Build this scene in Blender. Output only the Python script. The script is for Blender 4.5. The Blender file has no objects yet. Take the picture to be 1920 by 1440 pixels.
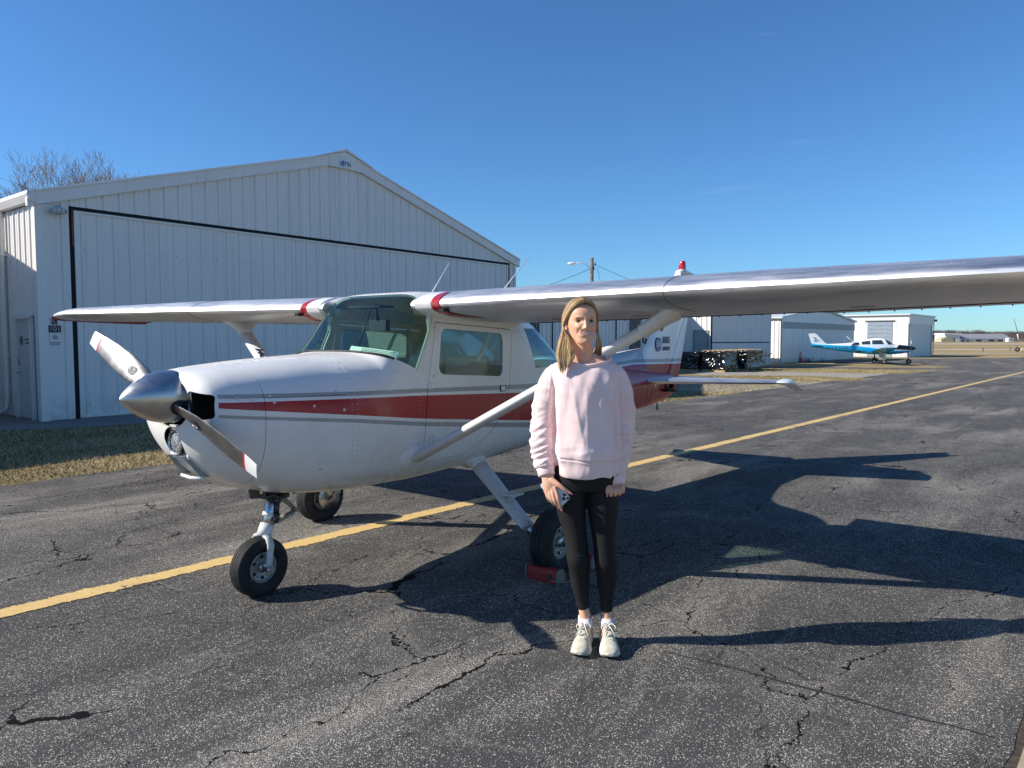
import bpy, bmesh, math, random
import numpy as np
from mathutils import Vector, Matrix, noise as mnoise

S = bpy.context.scene
C = S.collection
R = math.radians
rnd = random.Random(7)

# ------------------------------------------------------------------ camera
cam_d = bpy.data.cameras.new('camera'); cam = bpy.data.objects.new('camera', cam_d); C.objects.link(cam)
cam.location = (0, 0, 1.538); cam.rotation_euler = (R(90 - 3.43), 0, 0)
cam_d.sensor_width = 36; cam_d.lens = 36 * 1380 / 1920; cam_d.clip_start = .05; cam_d.clip_end = 6000
S.camera = cam

# ------------------------------------------------------------------ sky and sun
SUN_EL, SUN_AZ = R(33.5), R(264.1)      # azimuth clockwise from +Y, towards the sun
W = bpy.data.worlds.new('World'); S.world = W; W.use_nodes = True
wn = W.node_tree; wn.nodes.clear()
sky = wn.nodes.new('ShaderNodeTexSky'); sky.sky_type = 'NISHITA'; sky.sun_disc = False
sky.sun_elevation = SUN_EL; sky.sun_rotation = SUN_AZ
sky.altitude = 200; sky.air_density = 1.0; sky.dust_density = .15; sky.ozone_density = 2.0
bg = wn.nodes.new('ShaderNodeBackground'); bg.inputs['Strength'].default_value = .104
hsv = wn.nodes.new('ShaderNodeMix'); hsv.data_type = 'RGBA'; hsv.blend_type = 'MULTIPLY'; hsv.inputs[0].default_value = 1; hsv.inputs[7].default_value = (.42, .72, 1.04, 1)
wo = wn.nodes.new('ShaderNodeOutputWorld')
wn.links.new(sky.outputs[0], hsv.inputs[6])
# thin cirrus, the same kind all round the sky
tc = wn.nodes.new('ShaderNodeTexCoord'); mp = wn.nodes.new('ShaderNodeMapping'); mp.inputs['Scale'].default_value = (1.2, 1.2, 9); mp.inputs['Rotation'].default_value = (0, .12, 1.9)
nz = wn.nodes.new('ShaderNodeTexNoise'); nz.inputs['Scale'].default_value = 2.3; nz.inputs['Detail'].default_value = 6; nz.inputs['Distortion'].default_value = .6
rp = wn.nodes.new('ShaderNodeValToRGB'); rp.color_ramp.elements[0].position = .68; rp.color_ramp.elements[0].color = (0, 0, 0, 1); rp.color_ramp.elements[1].position = .85; rp.color_ramp.elements[1].color = (.22, .22, .22, 1)
mx = wn.nodes.new('ShaderNodeMix'); mx.data_type = 'RGBA'; mx.inputs[7].default_value = (4.4, 5.6, 6.8, 1)
wn.links.new(tc.outputs['Generated'], mp.inputs[0]); wn.links.new(mp.outputs[0], nz.inputs['Vector']); wn.links.new(nz.outputs['Fac'], rp.inputs[0])
wn.links.new(rp.outputs[0], mx.inputs[0]); wn.links.new(hsv.outputs[2], mx.inputs[6]); wn.links.new(mx.outputs[2], bg.inputs[0]); wn.links.new(bg.outputs[0], wo.inputs[0])

sl = bpy.data.lights.new('sun', 'SUN'); sl.energy = 5.0; sl.angle = R(.53); sl.color = (1, .93, .83)
so = bpy.data.objects.new('sun', sl); C.objects.link(so); so.location = (-30, -5, 30)
to_sun = Vector((math.sin(SUN_AZ) * math.cos(SUN_EL), math.cos(SUN_AZ) * math.cos(SUN_EL), math.sin(SUN_EL)))
so.rotation_euler = to_sun.to_track_quat('Z', 'Y').to_euler()
S.view_settings.view_transform = 'Standard'; S.view_settings.look = 'None'; S.view_settings.gamma = 1; S.view_settings.exposure = 0.45
S.render.engine = 'CYCLES'
S.cycles.max_bounces = 10; S.cycles.transparent_max_bounces = 16

# ------------------------------------------------------------------ object helpers
def put(name, me, m=None, parent=None, loc=None):
    o = bpy.data.objects.new(name, me); C.objects.link(o)
    if m is not None:
        for k in (m if isinstance(m, (list, tuple)) else [m]): me.materials.append(k)
    if parent is not None: o.parent = parent
    if loc is not None: o.location = loc
    return o
def tag(o, label=None, cat=None, group=None, kind=None):
    if label: o['label'] = label
    if cat: o['category'] = cat
    if group: o['group'] = group
    if kind: o['kind'] = kind
    return o
def empty(name, loc, rz, label, cat, group=None):
    o = bpy.data.objects.new(name, None); C.objects.link(o); o.empty_display_size = .2
    o.location = loc; o.rotation_euler = (0, 0, rz)
    return tag(o, label, cat, group)
def copy_tree(o, parent=None):
    c = o.copy(); C.objects.link(c)
    if parent is not None: c.parent = parent
    for ch in list(o.children): copy_tree(ch, c)
    return c

class MB:
    """collects faces; build() links them as one mesh object"""
    def __init__(s): s.v = []; s.f = []; s.mi = []; s.sm = []
    def add(s, vs, fs, mi=0, smooth=False):
        b = len(s.v); s.v += [tuple(p) for p in vs]
        for f in fs: s.f.append([i + b for i in f]); s.mi.append(mi); s.sm.append(smooth)
        return s
    def box(s, lo, hi, mi=0, M=None):
        x0, y0, z0 = lo; x1, y1, z1 = hi
        vs = [Vector(p) for p in ((x0,y0,z0),(x1,y0,z0),(x1,y1,z0),(x0,y1,z0),(x0,y0,z1),(x1,y0,z1),(x1,y1,z1),(x0,y1,z1))]
        if M is not None: vs = [M @ p for p in vs]
        return s.add(vs, [(0,3,2,1),(4,5,6,7),(0,1,5,4),(1,2,6,5),(2,3,7,6),(3,0,4,7)], mi)
    def prism(s, poly, fn, mi=0, a=0, b=1):
        """poly: 2D ccw; fn(p, t) -> 3D for t=a and t=b"""
        n = len(poly)
        vs = [fn(p, a) for p in poly] + [fn(p, b) for p in poly]
        return s.add(vs, [list(range(n))[::-1], [i + n for i in range(n)]] + [(i, (i+1) % n, (i+1) % n + n, i + n) for i in range(n)], mi)
    def rings(s, rs, mi=0, caps=True, smooth=True, closed=True):
        n = len(rs[0]); vs = [p for r in rs for p in r]; fs = []
        m = n if closed else n - 1
        for k in range(len(rs) - 1):
            for i in range(m):
                j = (i + 1) % n
                fs.append((k*n+i, k*n+j, (k+1)*n+j, (k+1)*n+i))
        s.add(vs, fs, mi, smooth)
        if caps:
            b = len(s.v) - len(vs)
            s.f.append([b + i for i in range(n)][::-1]); s.mi.append(mi); s.sm.append(False)
            s.f.append([b + (len(rs)-1)*n + i for i in range(n)]); s.mi.append(mi); s.sm.append(False)
        return s
    def tube(s, path, rad, n=10, mi=0, flat=1.0, caps=True, up=None):
        """path of points, rad number or list; flat = height/width ratio"""
        P = [Vector(p) for p in path]; rs = []
        if not isinstance(rad, (list, tuple)): rad = [rad] * len(P)
        prev = None
        for k, p in enumerate(P):
            t = (P[min(k+1, len(P)-1)] - P[max(k-1, 0)]).normalized()
            if prev is None:
                u = Vector(up) if up is not None else (Vector((0,0,1)) if abs(t.z) < .9 else Vector((1,0,0)))
            else: u = prev
            a = (u - t * u.dot(t)).normalized(); prev = a; b = t.cross(a)
            rs.append([p + (a * math.cos(q) * flat + b * math.sin(q)) * rad[k] for q in [2*math.pi*i/n for i in range(n)]])
        return s.rings(rs, mi, caps)
    def lathe(s, prof, fn, n=32, mi=0):
        """prof list of (r, h); fn(x, y, h) -> 3D"""
        rs = [[fn(r*math.cos(2*math.pi*i/n), r*math.sin(2*math.pi*i/n), h) for i in range(n)] for r, h in prof]
        return s.rings(rs, mi, False)
    def build(s, name, m, parent=None, loc=None, sharp=None):
        me = bpy.data.meshes.new(name); me.from_pydata([tuple(v) for v in s.v], [], s.f)
        me.polygons.foreach_set('material_index', s.mi); me.polygons.foreach_set('use_smooth', s.sm)
        me.update()
        bm = bmesh.new(); bm.from_mesh(me); bmesh.ops.recalc_face_normals(bm, faces=bm.faces)
        if sharp:
            for e in bm.edges:
                if len(e.link_faces) == 2 and e.calc_face_angle(0) > R(sharp): e.smooth = False
        bm.to_mesh(me); bm.free()
        return put(name, me, m, parent, loc)

def bake(o, mods):
    """apply modifiers [(type, dict)] to o through the depsgraph"""
    for t, d in mods:
        md = o.modifiers.new(t, t)
        for k, v in d.items(): setattr(md, k, v)
    dg = bpy.context.evaluated_depsgraph_get(); dg.update()
    me = bpy.data.meshes.new_from_object(o.evaluated_get(dg))
    o.modifiers.clear(); old = o.data; o.data = me; bpy.data.meshes.remove(old)
    return o
def sharpen(o, deg=38):
    bm = bmesh.new(); bm.from_mesh(o.data)
    for e in bm.edges: e.smooth = not (len(e.link_faces) == 2 and e.calc_face_angle(0) > R(deg))
    for f in bm.faces: f.smooth = True
    bm.to_mesh(o.data); bm.free()
def soft(o, w=.004, seg=2):
    md = o.modifiers.new('bevel', 'BEVEL'); md.width = w; md.segments = seg; md.limit_method = 'ANGLE'; md.angle_limit = R(40)
    return o
def pchip(xs, ys, x):
    """smooth monotone interpolation, xs ascending"""
    xs = np.asarray(xs, float); ys = np.asarray(ys, float); x = np.asarray(x, float)
    h = np.diff(xs); d = np.diff(ys) / h; m = np.zeros(len(xs))
    m[0] = d[0]; m[-1] = d[-1]
    for i in range(1, len(xs) - 1):
        if d[i-1] * d[i] > 0:
            w1 = 2*h[i] + h[i-1]; w2 = h[i] + 2*h[i-1]; m[i] = (w1 + w2) / (w1/d[i-1] + w2/d[i])
    i = np.clip(np.searchsorted(xs, x) - 1, 0, len(h) - 1); t = (x - xs[i]) / h[i]; t = np.clip(t, 0, 1)
    return ys[i]*(1+2*t)*(1-t)**2 + m[i]*h[i]*t*(1-t)**2 + ys[i+1]*t*t*(3-2*t) + m[i+1]*h[i]*t*t*(t-1)
def text(name, body, m, parent, M, size, ext=.0015, align='CENTER', shear=0, sx=1.0):
    cu = bpy.data.curves.new(name, 'FONT'); cu.body = body; cu.size = size; cu.extrude = ext; cu.align_x = align; cu.align_y = 'CENTER'; cu.shear = shear; cu.resolution_u = 3
    t = bpy.data.objects.new(name, cu); C.objects.link(t)
    dg = bpy.context.evaluated_depsgraph_get(); me = bpy.data.meshes.new_from_object(t.evaluated_get(dg)); bpy.data.objects.remove(t)
    me.transform(M @ Matrix.Diagonal((sx, 1, 1, 1)))
    return put(name, me, m, parent)
def frame(o, x, y):
    """matrix with columns x, y, x cross y and origin o"""
    x = Vector(x).normalized(); y = Vector(y); y = (y - x*y.dot(x)).normalized(); z = x.cross(y)
    M = Matrix.Identity(4)
    for i in range(3): M[i][0] = x[i]; M[i][1] = y[i]; M[i][2] = z[i]; M[i][3] = o[i]
    return M

# ------------------------------------------------------------------ materials
class NT:
    def __init__(s, name, **kw):
        s.m = bpy.data.materials.new(name); s.m.use_nodes = True; s.t = s.m.node_tree
        s.p = s.t.nodes['Principled BSDF']; s.out = s.t.nodes['Material Output']
        for k, v in kw.items(): s.set(k, v)
    KEY = dict(color='Base Color', rough='Roughness', metal='Metallic', coat='Coat Weight', coatr='Coat Roughness', spec='Specular IOR Level', normal='Normal', sss='Subsurface Weight', sheen='Sheen Weight', alpha='Alpha', aniso='Anisotropic')
    def set(s, k, v):
        inp = s.p.inputs[s.KEY.get(k, k)]
        if hasattr(v, 'is_linked') or isinstance(v, bpy.types.NodeSocket): s.t.links.new(v, inp)
        elif isinstance(v, (tuple, list)) and len(v) == 3 and inp.type == 'RGBA': inp.default_value = (*v, 1)
        else: inp.default_value = v
    def n(s, t, **kw):
        nd = s.t.nodes.new('ShaderNode' + t)
        for k, v in kw.items(): setattr(nd, k, v)
        return nd
    def ln(s, a, b):
        if isinstance(a, bpy.types.NodeSocket): s.t.links.new(a, b)
        else:
            if b.type == 'RGBA' and isinstance(a, (tuple, list)) and len(a) == 3: a = (*a, 1)
            b.default_value = a
    def coord(s, kind='Object'):
        if kind == 'World': return s.n('NewGeometry').outputs['Position']
        return s.n('TexCoord').outputs[kind]
    def map(s, v, scale=(1,1,1), rot=(0,0,0), loc=(0,0,0)):
        m = s.n('Mapping'); s.ln(v, m.inputs[0]); m.inputs['Scale'].default_value = scale; m.inputs['Rotation'].default_value = rot; m.inputs['Location'].default_value = loc
        return m.outputs[0]
    def noise(s, v, scale, detail=4, rough=.55, dist=0, out='Fac'):
        n = s.n('TexNoise'); s.ln(v, n.inputs['Vector']); n.inputs['Scale'].default_value = scale; n.inputs['Detail'].default_value = detail; n.inputs['Roughness'].default_value = rough; n.inputs['Distortion'].default_value = dist
        return n.outputs[out]
    def vor(s, v, scale, feature='F1', out='Distance', rnd=1.0):
        n = s.n('TexVoronoi', feature=feature); s.ln(v, n.inputs['Vector']); n.inputs['Scale'].default_value = scale; n.inputs['Randomness'].default_value = rnd
        return n.outputs[out]
    def m2(s, op, a, b=0.0, c=None, clamp=False):
        n = s.n('Math', operation=op, use_clamp=clamp); s.ln(a, n.inputs[0]); s.ln(b, n.inputs[1])
        if c is not None: s.ln(c, n.inputs[2])
        return n.outputs[0]
    def rng(s, v, a, b, c=0.0, d=1.0):
        n = s.n('MapRange'); s.ln(v, n.inputs[0])
        for i, q in enumerate((a, b, c, d)): n.inputs[1+i].default_value = q
        return n.outputs[0]
    def mix(s, f, a, b, blend='MIX'):
        n = s.n('Mix', data_type='RGBA', blend_type=blend); s.ln(f, n.inputs[0]); s.ln(a, n.inputs[6]); s.ln(b, n.inputs[7])
        return n.outputs[2]
    def ramp(s, f, els):
        n = s.n('ValToRGB'); s.ln(f, n.inputs[0]); cr = n.color_ramp
        while len(cr.elements) < len(els): cr.elements.new(.5)
        for e, (p, c) in zip(cr.elements, els): e.position = p; e.color = (*c, 1) if len(c) == 3 else c
        return n.outputs[0]
    def sep(s, v):
        n = s.n('SeparateXYZ'); s.ln(v, n.inputs[0]); return n.outputs
    def comb(s, x, y, z):
        n = s.n('CombineXYZ'); s.ln(x, n.inputs[0]); s.ln(y, n.inputs[1]); s.ln(z, n.inputs[2]); return n.outputs[0]
    def bump(s, h, strength=.3, dist=.01, nrm=None):
        n = s.n('Bump'); s.ln(h, n.inputs['Height']); n.inputs['Strength'].default_value = strength; n.inputs['Distance'].default_value = dist
        if nrm is not None: s.ln(nrm, n.inputs['Normal'])
        return n.outputs[0]
    def curve(s, v, x0, x1, y0, y1, pts):
        """piecewise linear function of v through pts"""
        f = s.n('FloatCurve'); s.ln(s.rng(v, x0, x1), f.inputs['Value'])
        c = f.mapping.curves[0]; pts = sorted(pts)
        q = [((x-x0)/(x1-x0), (y-y0)/(y1-y0)) for x, y in pts]
        c.points[0].location = q[0]; c.points[1].location = q[-1]
        for p in q[1:-1]: c.points.new(*p)
        for p in c.points: p.handle_type = 'VECTOR'
        f.mapping.extend = 'HORIZONTAL'; f.mapping.update()
        return s.rng(f.outputs[0], 0, 1, y0, y1)

def simple(name, color, rough=.5, metal=0, var=.12, scale=6, bump=0, bscale=60, **kw):
    t = NT(name, rough=rough, metal=metal, **kw); co = t.coord()
    n = t.noise(co, scale, 5, .6)
    t.set('color', t.mix(t.rng(n, .3, .7), tuple(c*(1-var) for c in color), tuple(min(1, c*(1+var)) for c in color)))
    if bump: t.set('normal', t.bump(t.noise(co, bscale, 3), bump, .002))
    return t.m

# asphalt ----------------------------------------------------------
TAX = R(41.3)                                   # taxiway heading, clockwise from +Y
def asphalt_mat():
    t = NT('asphalt'); co = t.coord('World')
    al = t.map(co, rot=(0, 0, TAX - R(90)))     # local x runs along the taxiway... (rotated frame)
    st = t.map(al, scale=(.22, 1, 1))
    patch = t.noise(st, 1.15, 7, .66, .35)                      # worn streaks
    patch2 = t.noise(t.map(al, scale=(.5, 1, 1), loc=(7, 3, 0)), .42, 5, .6, .5)
    big = t.noise(al, .13, 3, .5)
    worn = t.m2('MULTIPLY', t.rng(patch, .45, .62), t.rng(patch2, .38, .60))
    worn = t.m2('ADD', worn, t.m2('MULTIPLY', t.rng(big, .5, .75), .18), clamp=True)
    # aggregate
    v1 = t.n('TexVoronoi', feature='F1'); t.ln(co, v1.inputs['Vector']); v1.inputs['Scale'].default_value = 205
    c1 = t.sep(v1.outputs['Color'])[0]
    v2 = t.n('TexVoronoi', feature='F1'); t.ln(t.map(co, loc=(3.3, 1.7, 0)), v2.inputs['Vector']); v2.inputs['Scale'].default_value = 112
    c2 = t.sep(v2.outputs['Color'])[1]
    mott = t.rng(t.noise(al, 3.2, 5, .7), .38, .66, -.06, .10)
    thr = t.m2('SUBTRACT', t.rng(worn, 0, 1, .84, .34), mott)
    s1 = t.m2('MULTIPLY', t.m2('GREATER_THAN', c1, thr), t.m2('LESS_THAN', v1.outputs['Distance'], .46))
    s2 = t.m2('MULTIPLY', t.m2('GREATER_THAN', c2, t.m2('SUBTRACT', t.rng(worn, 0, 1, .94, .68), t.m2('MULTIPLY', mott, .5))), t.m2('LESS_THAN', v2.outputs['Distance'], .42))
    sp = t.m2('MAXIMUM', s1, s2)
    fine = t.noise(co, 260, 2, .6)
    base = t.mix(t.rng(fine, .3, .7), (.046, .0455, .045), (.105, .102, .099))
    base = t.mix(t.m2('MULTIPLY', worn, .46), base, (.22, .205, .18))
    oil = t.rng(t.noise(t.map(al, loc=(11, 5, 0)), .5, 4, .55, .8), .60, .74)
    base = t.mix(t.m2('MULTIPLY', oil, .55), base, (.028, .024, .022))
    stone = t.mix(t.sep(v1.outputs['Color'])[1], (.26, .245, .215), (.80, .74, .62))
    col = t.mix(t.m2('MULTIPLY', sp, .86), base, stone)
    # cracks: cell edges bent by noise; one net of long cracks and one of short ones
    w = t.n('VectorMath', operation='MULTIPLY_ADD'); t.ln(t.noise(co, 1.7, 6, .65, 0, 'Color'), w.inputs[0]); w.inputs[1].default_value = (.55, .55, 0); t.ln(t.map(al, scale=(.42, 1, 1)), w.inputs[2])
    e1 = t.vor(w.outputs[0], .62, 'DISTANCE_TO_EDGE')
    w2 = t.n('VectorMath', operation='MULTIPLY_ADD'); t.ln(t.noise(co, 4.5, 6, .7, 0, 'Color'), w2.inputs[0]); w2.inputs[1].default_value = (.22, .22, 0); t.ln(t.map(al, scale=(.6, 1, 1), loc=(5, 9, 0)), w2.inputs[2])
    e2 = t.vor(w2.outputs[0], 1.55, 'DISTANCE_TO_EDGE')
    wid = t.rng(t.noise(co, 2.2, 4, .6), .42, .72, .0, .0062)
    k1 = t.m2('LESS_THAN', e1, wid)
    k2 = t.m2('LESS_THAN', e2, t.rng(t.noise(t.map(co, loc=(4, 4, 4)), 1.3, 3, .6), .47, .70, 0, .008))
    w3 = t.n('VectorMath', operation='MULTIPLY_ADD'); t.ln(t.noise(co, 8, 6, .75, 0, 'Color'), w3.inputs[0]); w3.inputs[1].default_value = (.13, .13, 0); t.ln(t.map(al, scale=(.75, 1, 1), loc=(2, 1, 0)), w3.inputs[2])
    e3 = t.vor(w3.outputs[0], 3.4, 'DISTANCE_TO_EDGE')
    k3 = t.m2('MULTIPLY', t.m2('LESS_THAN', e3, t.rng(t.noise(co, 1.9, 3, .6), .48, .70, 0, .009)), .75)
    crack = t.m2('MAXIMUM', t.m2('MAXIMUM', k1, k2), k3)
    lip = t.m2('MULTIPLY', t.rng(e1, .05, .004), t.m2('GREATER_THAN', t.sep(v1.outputs['Color'])[2], .52))
    lip = t.m2('MAXIMUM', lip, t.m2('MULTIPLY', t.rng(e2, .022, .004), t.m2('GREATER_THAN', t.sep(v1.outputs['Color'])[2], .5)))
    lip = t.m2('MULTIPLY', lip, t.rng(t.noise(t.map(co, loc=(1, 2, 3)), .8, 2), .42, .56))
    col = t.mix(t.m2('MULTIPLY', lip, .5), col, (.30, .28, .24))
    col = t.mix(crack, col, (.008, .008, .009))
    t.set('color', col); t.set('rough', t.rng(worn, 0, 1, .85, .95)); t.set('spec', .08)
    h = t.m2('ADD', t.m2('MULTIPLY', v1.outputs['Distance'], -.55), t.m2('MULTIPLY', v2.outputs['Distance'], -.4))
    h = t.m2('SUBTRACT', h, t.m2('MULTIPLY', crack, 2.5))
    h = t.m2('ADD', h, t.m2('MULTIPLY', t.noise(co, 22, 3, .6), .8))
    t.set('normal', t.bump(h, .85, .006))
    return t
asphalt = asphalt_mat().m

def line_paint():
    t = NT('line_paint', rough=.7); co = t.coord('World')
    n = t.noise(co, 85, 5, .75); n2 = t.noise(co, 6, 5, .7)
    f = t.m2('ADD', t.rng(n, .3, .7, 0, .6), t.rng(n2, .3, .7, 0, .5))
    col = t.mix(t.rng(f, .2, .95), (.72, .51, .20), (.58, .40, .15))
    w = t.n('VectorMath', operation='MULTIPLY_ADD'); t.ln(t.noise(co, 5, 5, .7, 0, 'Color'), w.inputs[0]); w.inputs[1].default_value = (.25, .25, 0); t.ln(t.map(co, rot=(0, 0, TAX - R(90)), scale=(.5, 1.6, 1)), w.inputs[2])
    e = t.vor(w.outputs[0], 3.2, 'DISTANCE_TO_EDGE')
    k = t.m2('MULTIPLY', t.m2('LESS_THAN', e, .012), t.m2('GREATER_THAN', t.noise(co, 1.1, 2), .5))
    chip = t.m2('GREATER_THAN', t.m2('ADD', t.noise(co, 60, 6, .8), t.rng(t.noise(co, 2.2, 4, .6), .5, .75, 0, .07)), .635)
    col = t.mix(t.m2('MAXIMUM', k, chip), col, (.07, .06, .05))
    t.set('color', col); t.set('normal', t.bump(t.noise(co, 150, 3, .7), .6, .004))
    # frayed edges: the paint stops at a bent border
    lo = t.sep(t.map(t.coord('Object'), scale=(1, 1, 1)))
    e2 = t.m2('ABSOLUTE', lo[1]); edge = t.m2('ADD', t.rng(t.noise(co, 5, 5, .7), .2, .8, -.030, .030), t.rng(t.noise(co, 34, 4, .75), .2, .8, -.026, .026))
    a = t.m2('LESS_THAN', e2, t.m2('ADD', edge, .078))
    t.set('alpha', a)
    return t.m
line_mat = line_paint()

def soil(name, cols, sc=1.0):
    t = NT(name, rough=.95, spec=.15); co = t.coord('World')
    a = t.noise(co, .35*sc, 6, .65); b = t.noise(co, 9*sc, 6, .75)
    f = t.m2('ADD', t.m2('MULTIPLY', a, .55), t.m2('MULTIPLY', b, .45))
    t.set('color', t.ramp(f, [(.36, cols[0]), (.5, cols[1]), (.62, cols[2])]))
    t.set('normal', t.bump(t.noise(co, 40, 5, .8), .9, .03))
    return t.m
turf = soil('dry_turf', [(.13, .105, .045), (.30, .235, .12), (.43, .34, .19)])
field = soil('field', [(.19, .14, .065), (.33, .25, .125), (.42, .32, .17)], .4)
def concrete_mat(name, c, joints=True):
    t = NT(name, rough=.88, spec=.25); co = t.coord('World')
    n = t.noise(co, 1.2, 6, .6); n2 = t.noise(co, 70, 4, .7)
    col = t.mix(t.rng(n, .3, .7), tuple(x*.8 for x in c), tuple(x*1.1 for x in c))
    col = t.mix(t.m2('MULTIPLY', t.rng(n2, .5, .72), .45), col, tuple(x*.45 for x in c))
    t.set('color', col); t.set('normal', t.bump(n2, .5, .004))
    return t.m
concrete = concrete_mat('concrete', (.34, .31, .26))
concrete_y = concrete_mat('concrete_warm', (.43, .36, .25))
concrete_d = concrete_mat('concrete_grey', (.22, .215, .20))

def cladding(name, c, dirt=.5):
    t = NT(name, rough=.42, spec=.4); co = t.coord('World')
    n = t.noise(t.map(co, scale=(1.4, 1.4, .25)), 1.6, 6, .62); z = t.sep(co)[2]
    col = t.mix(t.rng(n, .32, .7), tuple(x*.93 for x in c), c)
    st = t.rng(t.noise(t.map(co, scale=(9, 9, .22)), 1.0, 4, .6), .54, .74)
    col = t.mix(t.m2('MULTIPLY', st, .30*dirt*2), col, (.40, .36, .29))
    low = t.m2('MULTIPLY', t.rng(z, .55, .0), t.rng(t.noise(co, 5, 5, .7), .35, .65))
    col = t.mix(t.m2('MULTIPLY', low, dirt), col, (.23, .19, .13))
    t.set('color', col); t.set('normal', t.bump(t.noise(t.map(co, scale=(1, 1, .3)), 3.5, 2), .12, .03))
    return t.m
clad_white = cladding('white_cladding', (.82, .79, .745))
clad_trim = cladding('white_trim', (.82, .79, .745), .3)
clad_grey = simple('grey_band_paint', (.30, .31, .30), .5)
roof_metal = simple('roof_metal', (.60, .62, .63), .35, var=.08)
rust = simple('rust_paint', (.21, .075, .045), .8, var=.35, scale=4)
black = simple('black_rubber', (.012, .012, .013), .62, var=.25, scale=30)
dark = simple('dark_void', (.012, .012, .012), .9)
black_gloss = simple('black_gloss', (.012, .013, .015), .22, coat=.4)
steel = simple('steel', (.42, .42, .42), .32, 1, var=.2, scale=14)
chrome = simple('chrome', (.60, .60, .60), .24, 1, var=.05)
white_p = simple('white_paint', (.76, .76, .74), .32, var=.03, coat=.3)

def split(o, name=None):
    """give every loose piece of o its own object"""
    bm = bmesh.new(); bm.from_mesh(o.data); bm.verts.ensure_lookup_table(); seen = set(); isl = []
    for v in bm.verts:
        if v.index in seen: continue
        st = [v]; cur = []; seen.add(v.index)
        while st:
            q = st.pop(); cur.append(q.index)
            for e_ in q.link_edges:
                w = e_.other_vert(q)
                if w.index not in seen: seen.add(w.index); st.append(w)
        isl.append(set(cur))
    bm.free()
    me = o.data; base = name or o.name.split('.')[0]; par = o.parent; mats = list(me.materials)
    kids = list(o.children); out = []
    for s_ in isl:
        idx = sorted(s_); rm = {v: k for k, v in enumerate(idx)}
        ps = [p for p in me.polygons if p.vertices[0] in s_]
        m_ = bpy.data.meshes.new(base); m_.from_pydata([tuple(me.vertices[v].co) for v in idx], [], [[rm[v] for v in p.vertices] for p in ps])
        m_.polygons.foreach_set('use_smooth', [p.use_smooth for p in ps]); m_.polygons.foreach_set('material_index', [p.material_index for p in ps])
        n_ = bpy.data.objects.new(base, m_); C.objects.link(n_); n_.parent = par
        for k in mats: m_.materials.append(k)
        n_.matrix_basis = o.matrix_basis.copy(); out.append(n_)
        for p, q in zip(ps, m_.polygons): pass
    bpy.data.objects.remove(o)
    return out
# ================================================================== THE SETTING
def sheet(name, poly, z, m, sub=False):
    b = MB(); b.add([(x, y, z) for x, y in poly], [list(range(len(poly)))])
    return tag(b.build(name, m), kind='structure')
b = MB(); b.add([(-2500, -400, 0), (3000, -400, 0), (3000, 4000, 0), (-2500, 4000, 0)], [(0,1,2,3)])
tag(b.build('ground', turf), kind='structure')
T0 = Vector((-1.672, 5.40, 0)); TD = Vector((math.sin(TAX), math.cos(TAX), 0)); TN = Vector((-math.cos(TAX), math.sin(TAX), 0))
def tx(a, l): p = T0 + TD*a + TN*l; return (p.x, p.y)
# left edge of the taxiway is ragged
edge = []
r2 = random.Random(3)
for k in range(-40, 320):
    a = k*.28 if k < 200 else 56 + (k-200)*.9
    edge.append(tx(a, 4.32 + .035*math.sin(a*2.1) + r2.uniform(-.035, .035)))
redge = [tx(a, -4.465 + r2.uniform(-.014, .014)) for a in [-12 + .15*i for i in range(130)] + [12, 30, 60, 100, 160]]
far_end = [tx(160, 4.4)]
sheet('taxiway', edge + far_end + redge[::-1], .004, asphalt)
# concrete beyond the right edge, with its slabs
lb = MB()
slab_root = None
rr = random.Random(5)
sheet('dirt_verge', [tx(-12, -4.42), tx(-12, -4.54), tx(150, -4.54), tx(150, -4.42)], .0015, simple('verge_dirt', (.055, .042, .03), .95, var=.6, scale=30))
pv = empty('concrete_apron', (0, 0, 0), 0, None, None); pv['kind'] = 'structure'
for i in range(-3, 12):
    for j in range(3):
        a0 = i*3.05 + .6; l1 = -4.497 - j*3.05
        bb = MB(); q = [tx(a0 + .008, l1), tx(a0 + 3.042, l1), tx(a0 + 3.042, l1 - 3.035), tx(a0 + .008, l1 - 3.035)]
        bb.prism([Vector(p) for p in q][::-1], lambda p, t: (p.x, p.y, t), 0, -.05, .012 + rr.uniform(-.002, .004))
        bb.build('slab', concrete_y, pv)
# yellow centre line
lo = MB(); lo.add([(-14, -.12, 0), (150, -.12, 0), (150, .12, 0), (-14, .12, 0)], [(0,1,2,3)])
ln_o = lo.build('centre_line', line_mat); tag(ln_o, kind='structure'); ln_o.location = (T0.x, T0.y, .008); ln_o.rotation_euler = (0, 0, R(90) - TAX)

# a thin tar seam runs out from where the woman stands to the edge of the concrete
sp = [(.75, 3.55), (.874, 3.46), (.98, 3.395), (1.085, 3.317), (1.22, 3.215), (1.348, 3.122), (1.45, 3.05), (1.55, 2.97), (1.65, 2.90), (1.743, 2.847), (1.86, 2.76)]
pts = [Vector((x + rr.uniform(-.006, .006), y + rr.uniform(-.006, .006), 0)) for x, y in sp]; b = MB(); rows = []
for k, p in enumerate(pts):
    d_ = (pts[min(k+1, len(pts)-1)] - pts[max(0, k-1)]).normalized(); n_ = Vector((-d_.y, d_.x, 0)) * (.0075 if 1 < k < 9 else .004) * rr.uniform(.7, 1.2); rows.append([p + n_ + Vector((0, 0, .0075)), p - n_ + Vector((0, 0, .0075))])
b.rings(rows, 0, caps=False, closed=False, smooth=False); tag(b.build('tar_seam', simple('tar', (.032, .031, .032), .7, var=.2, scale=40)), kind='structure')
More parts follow.
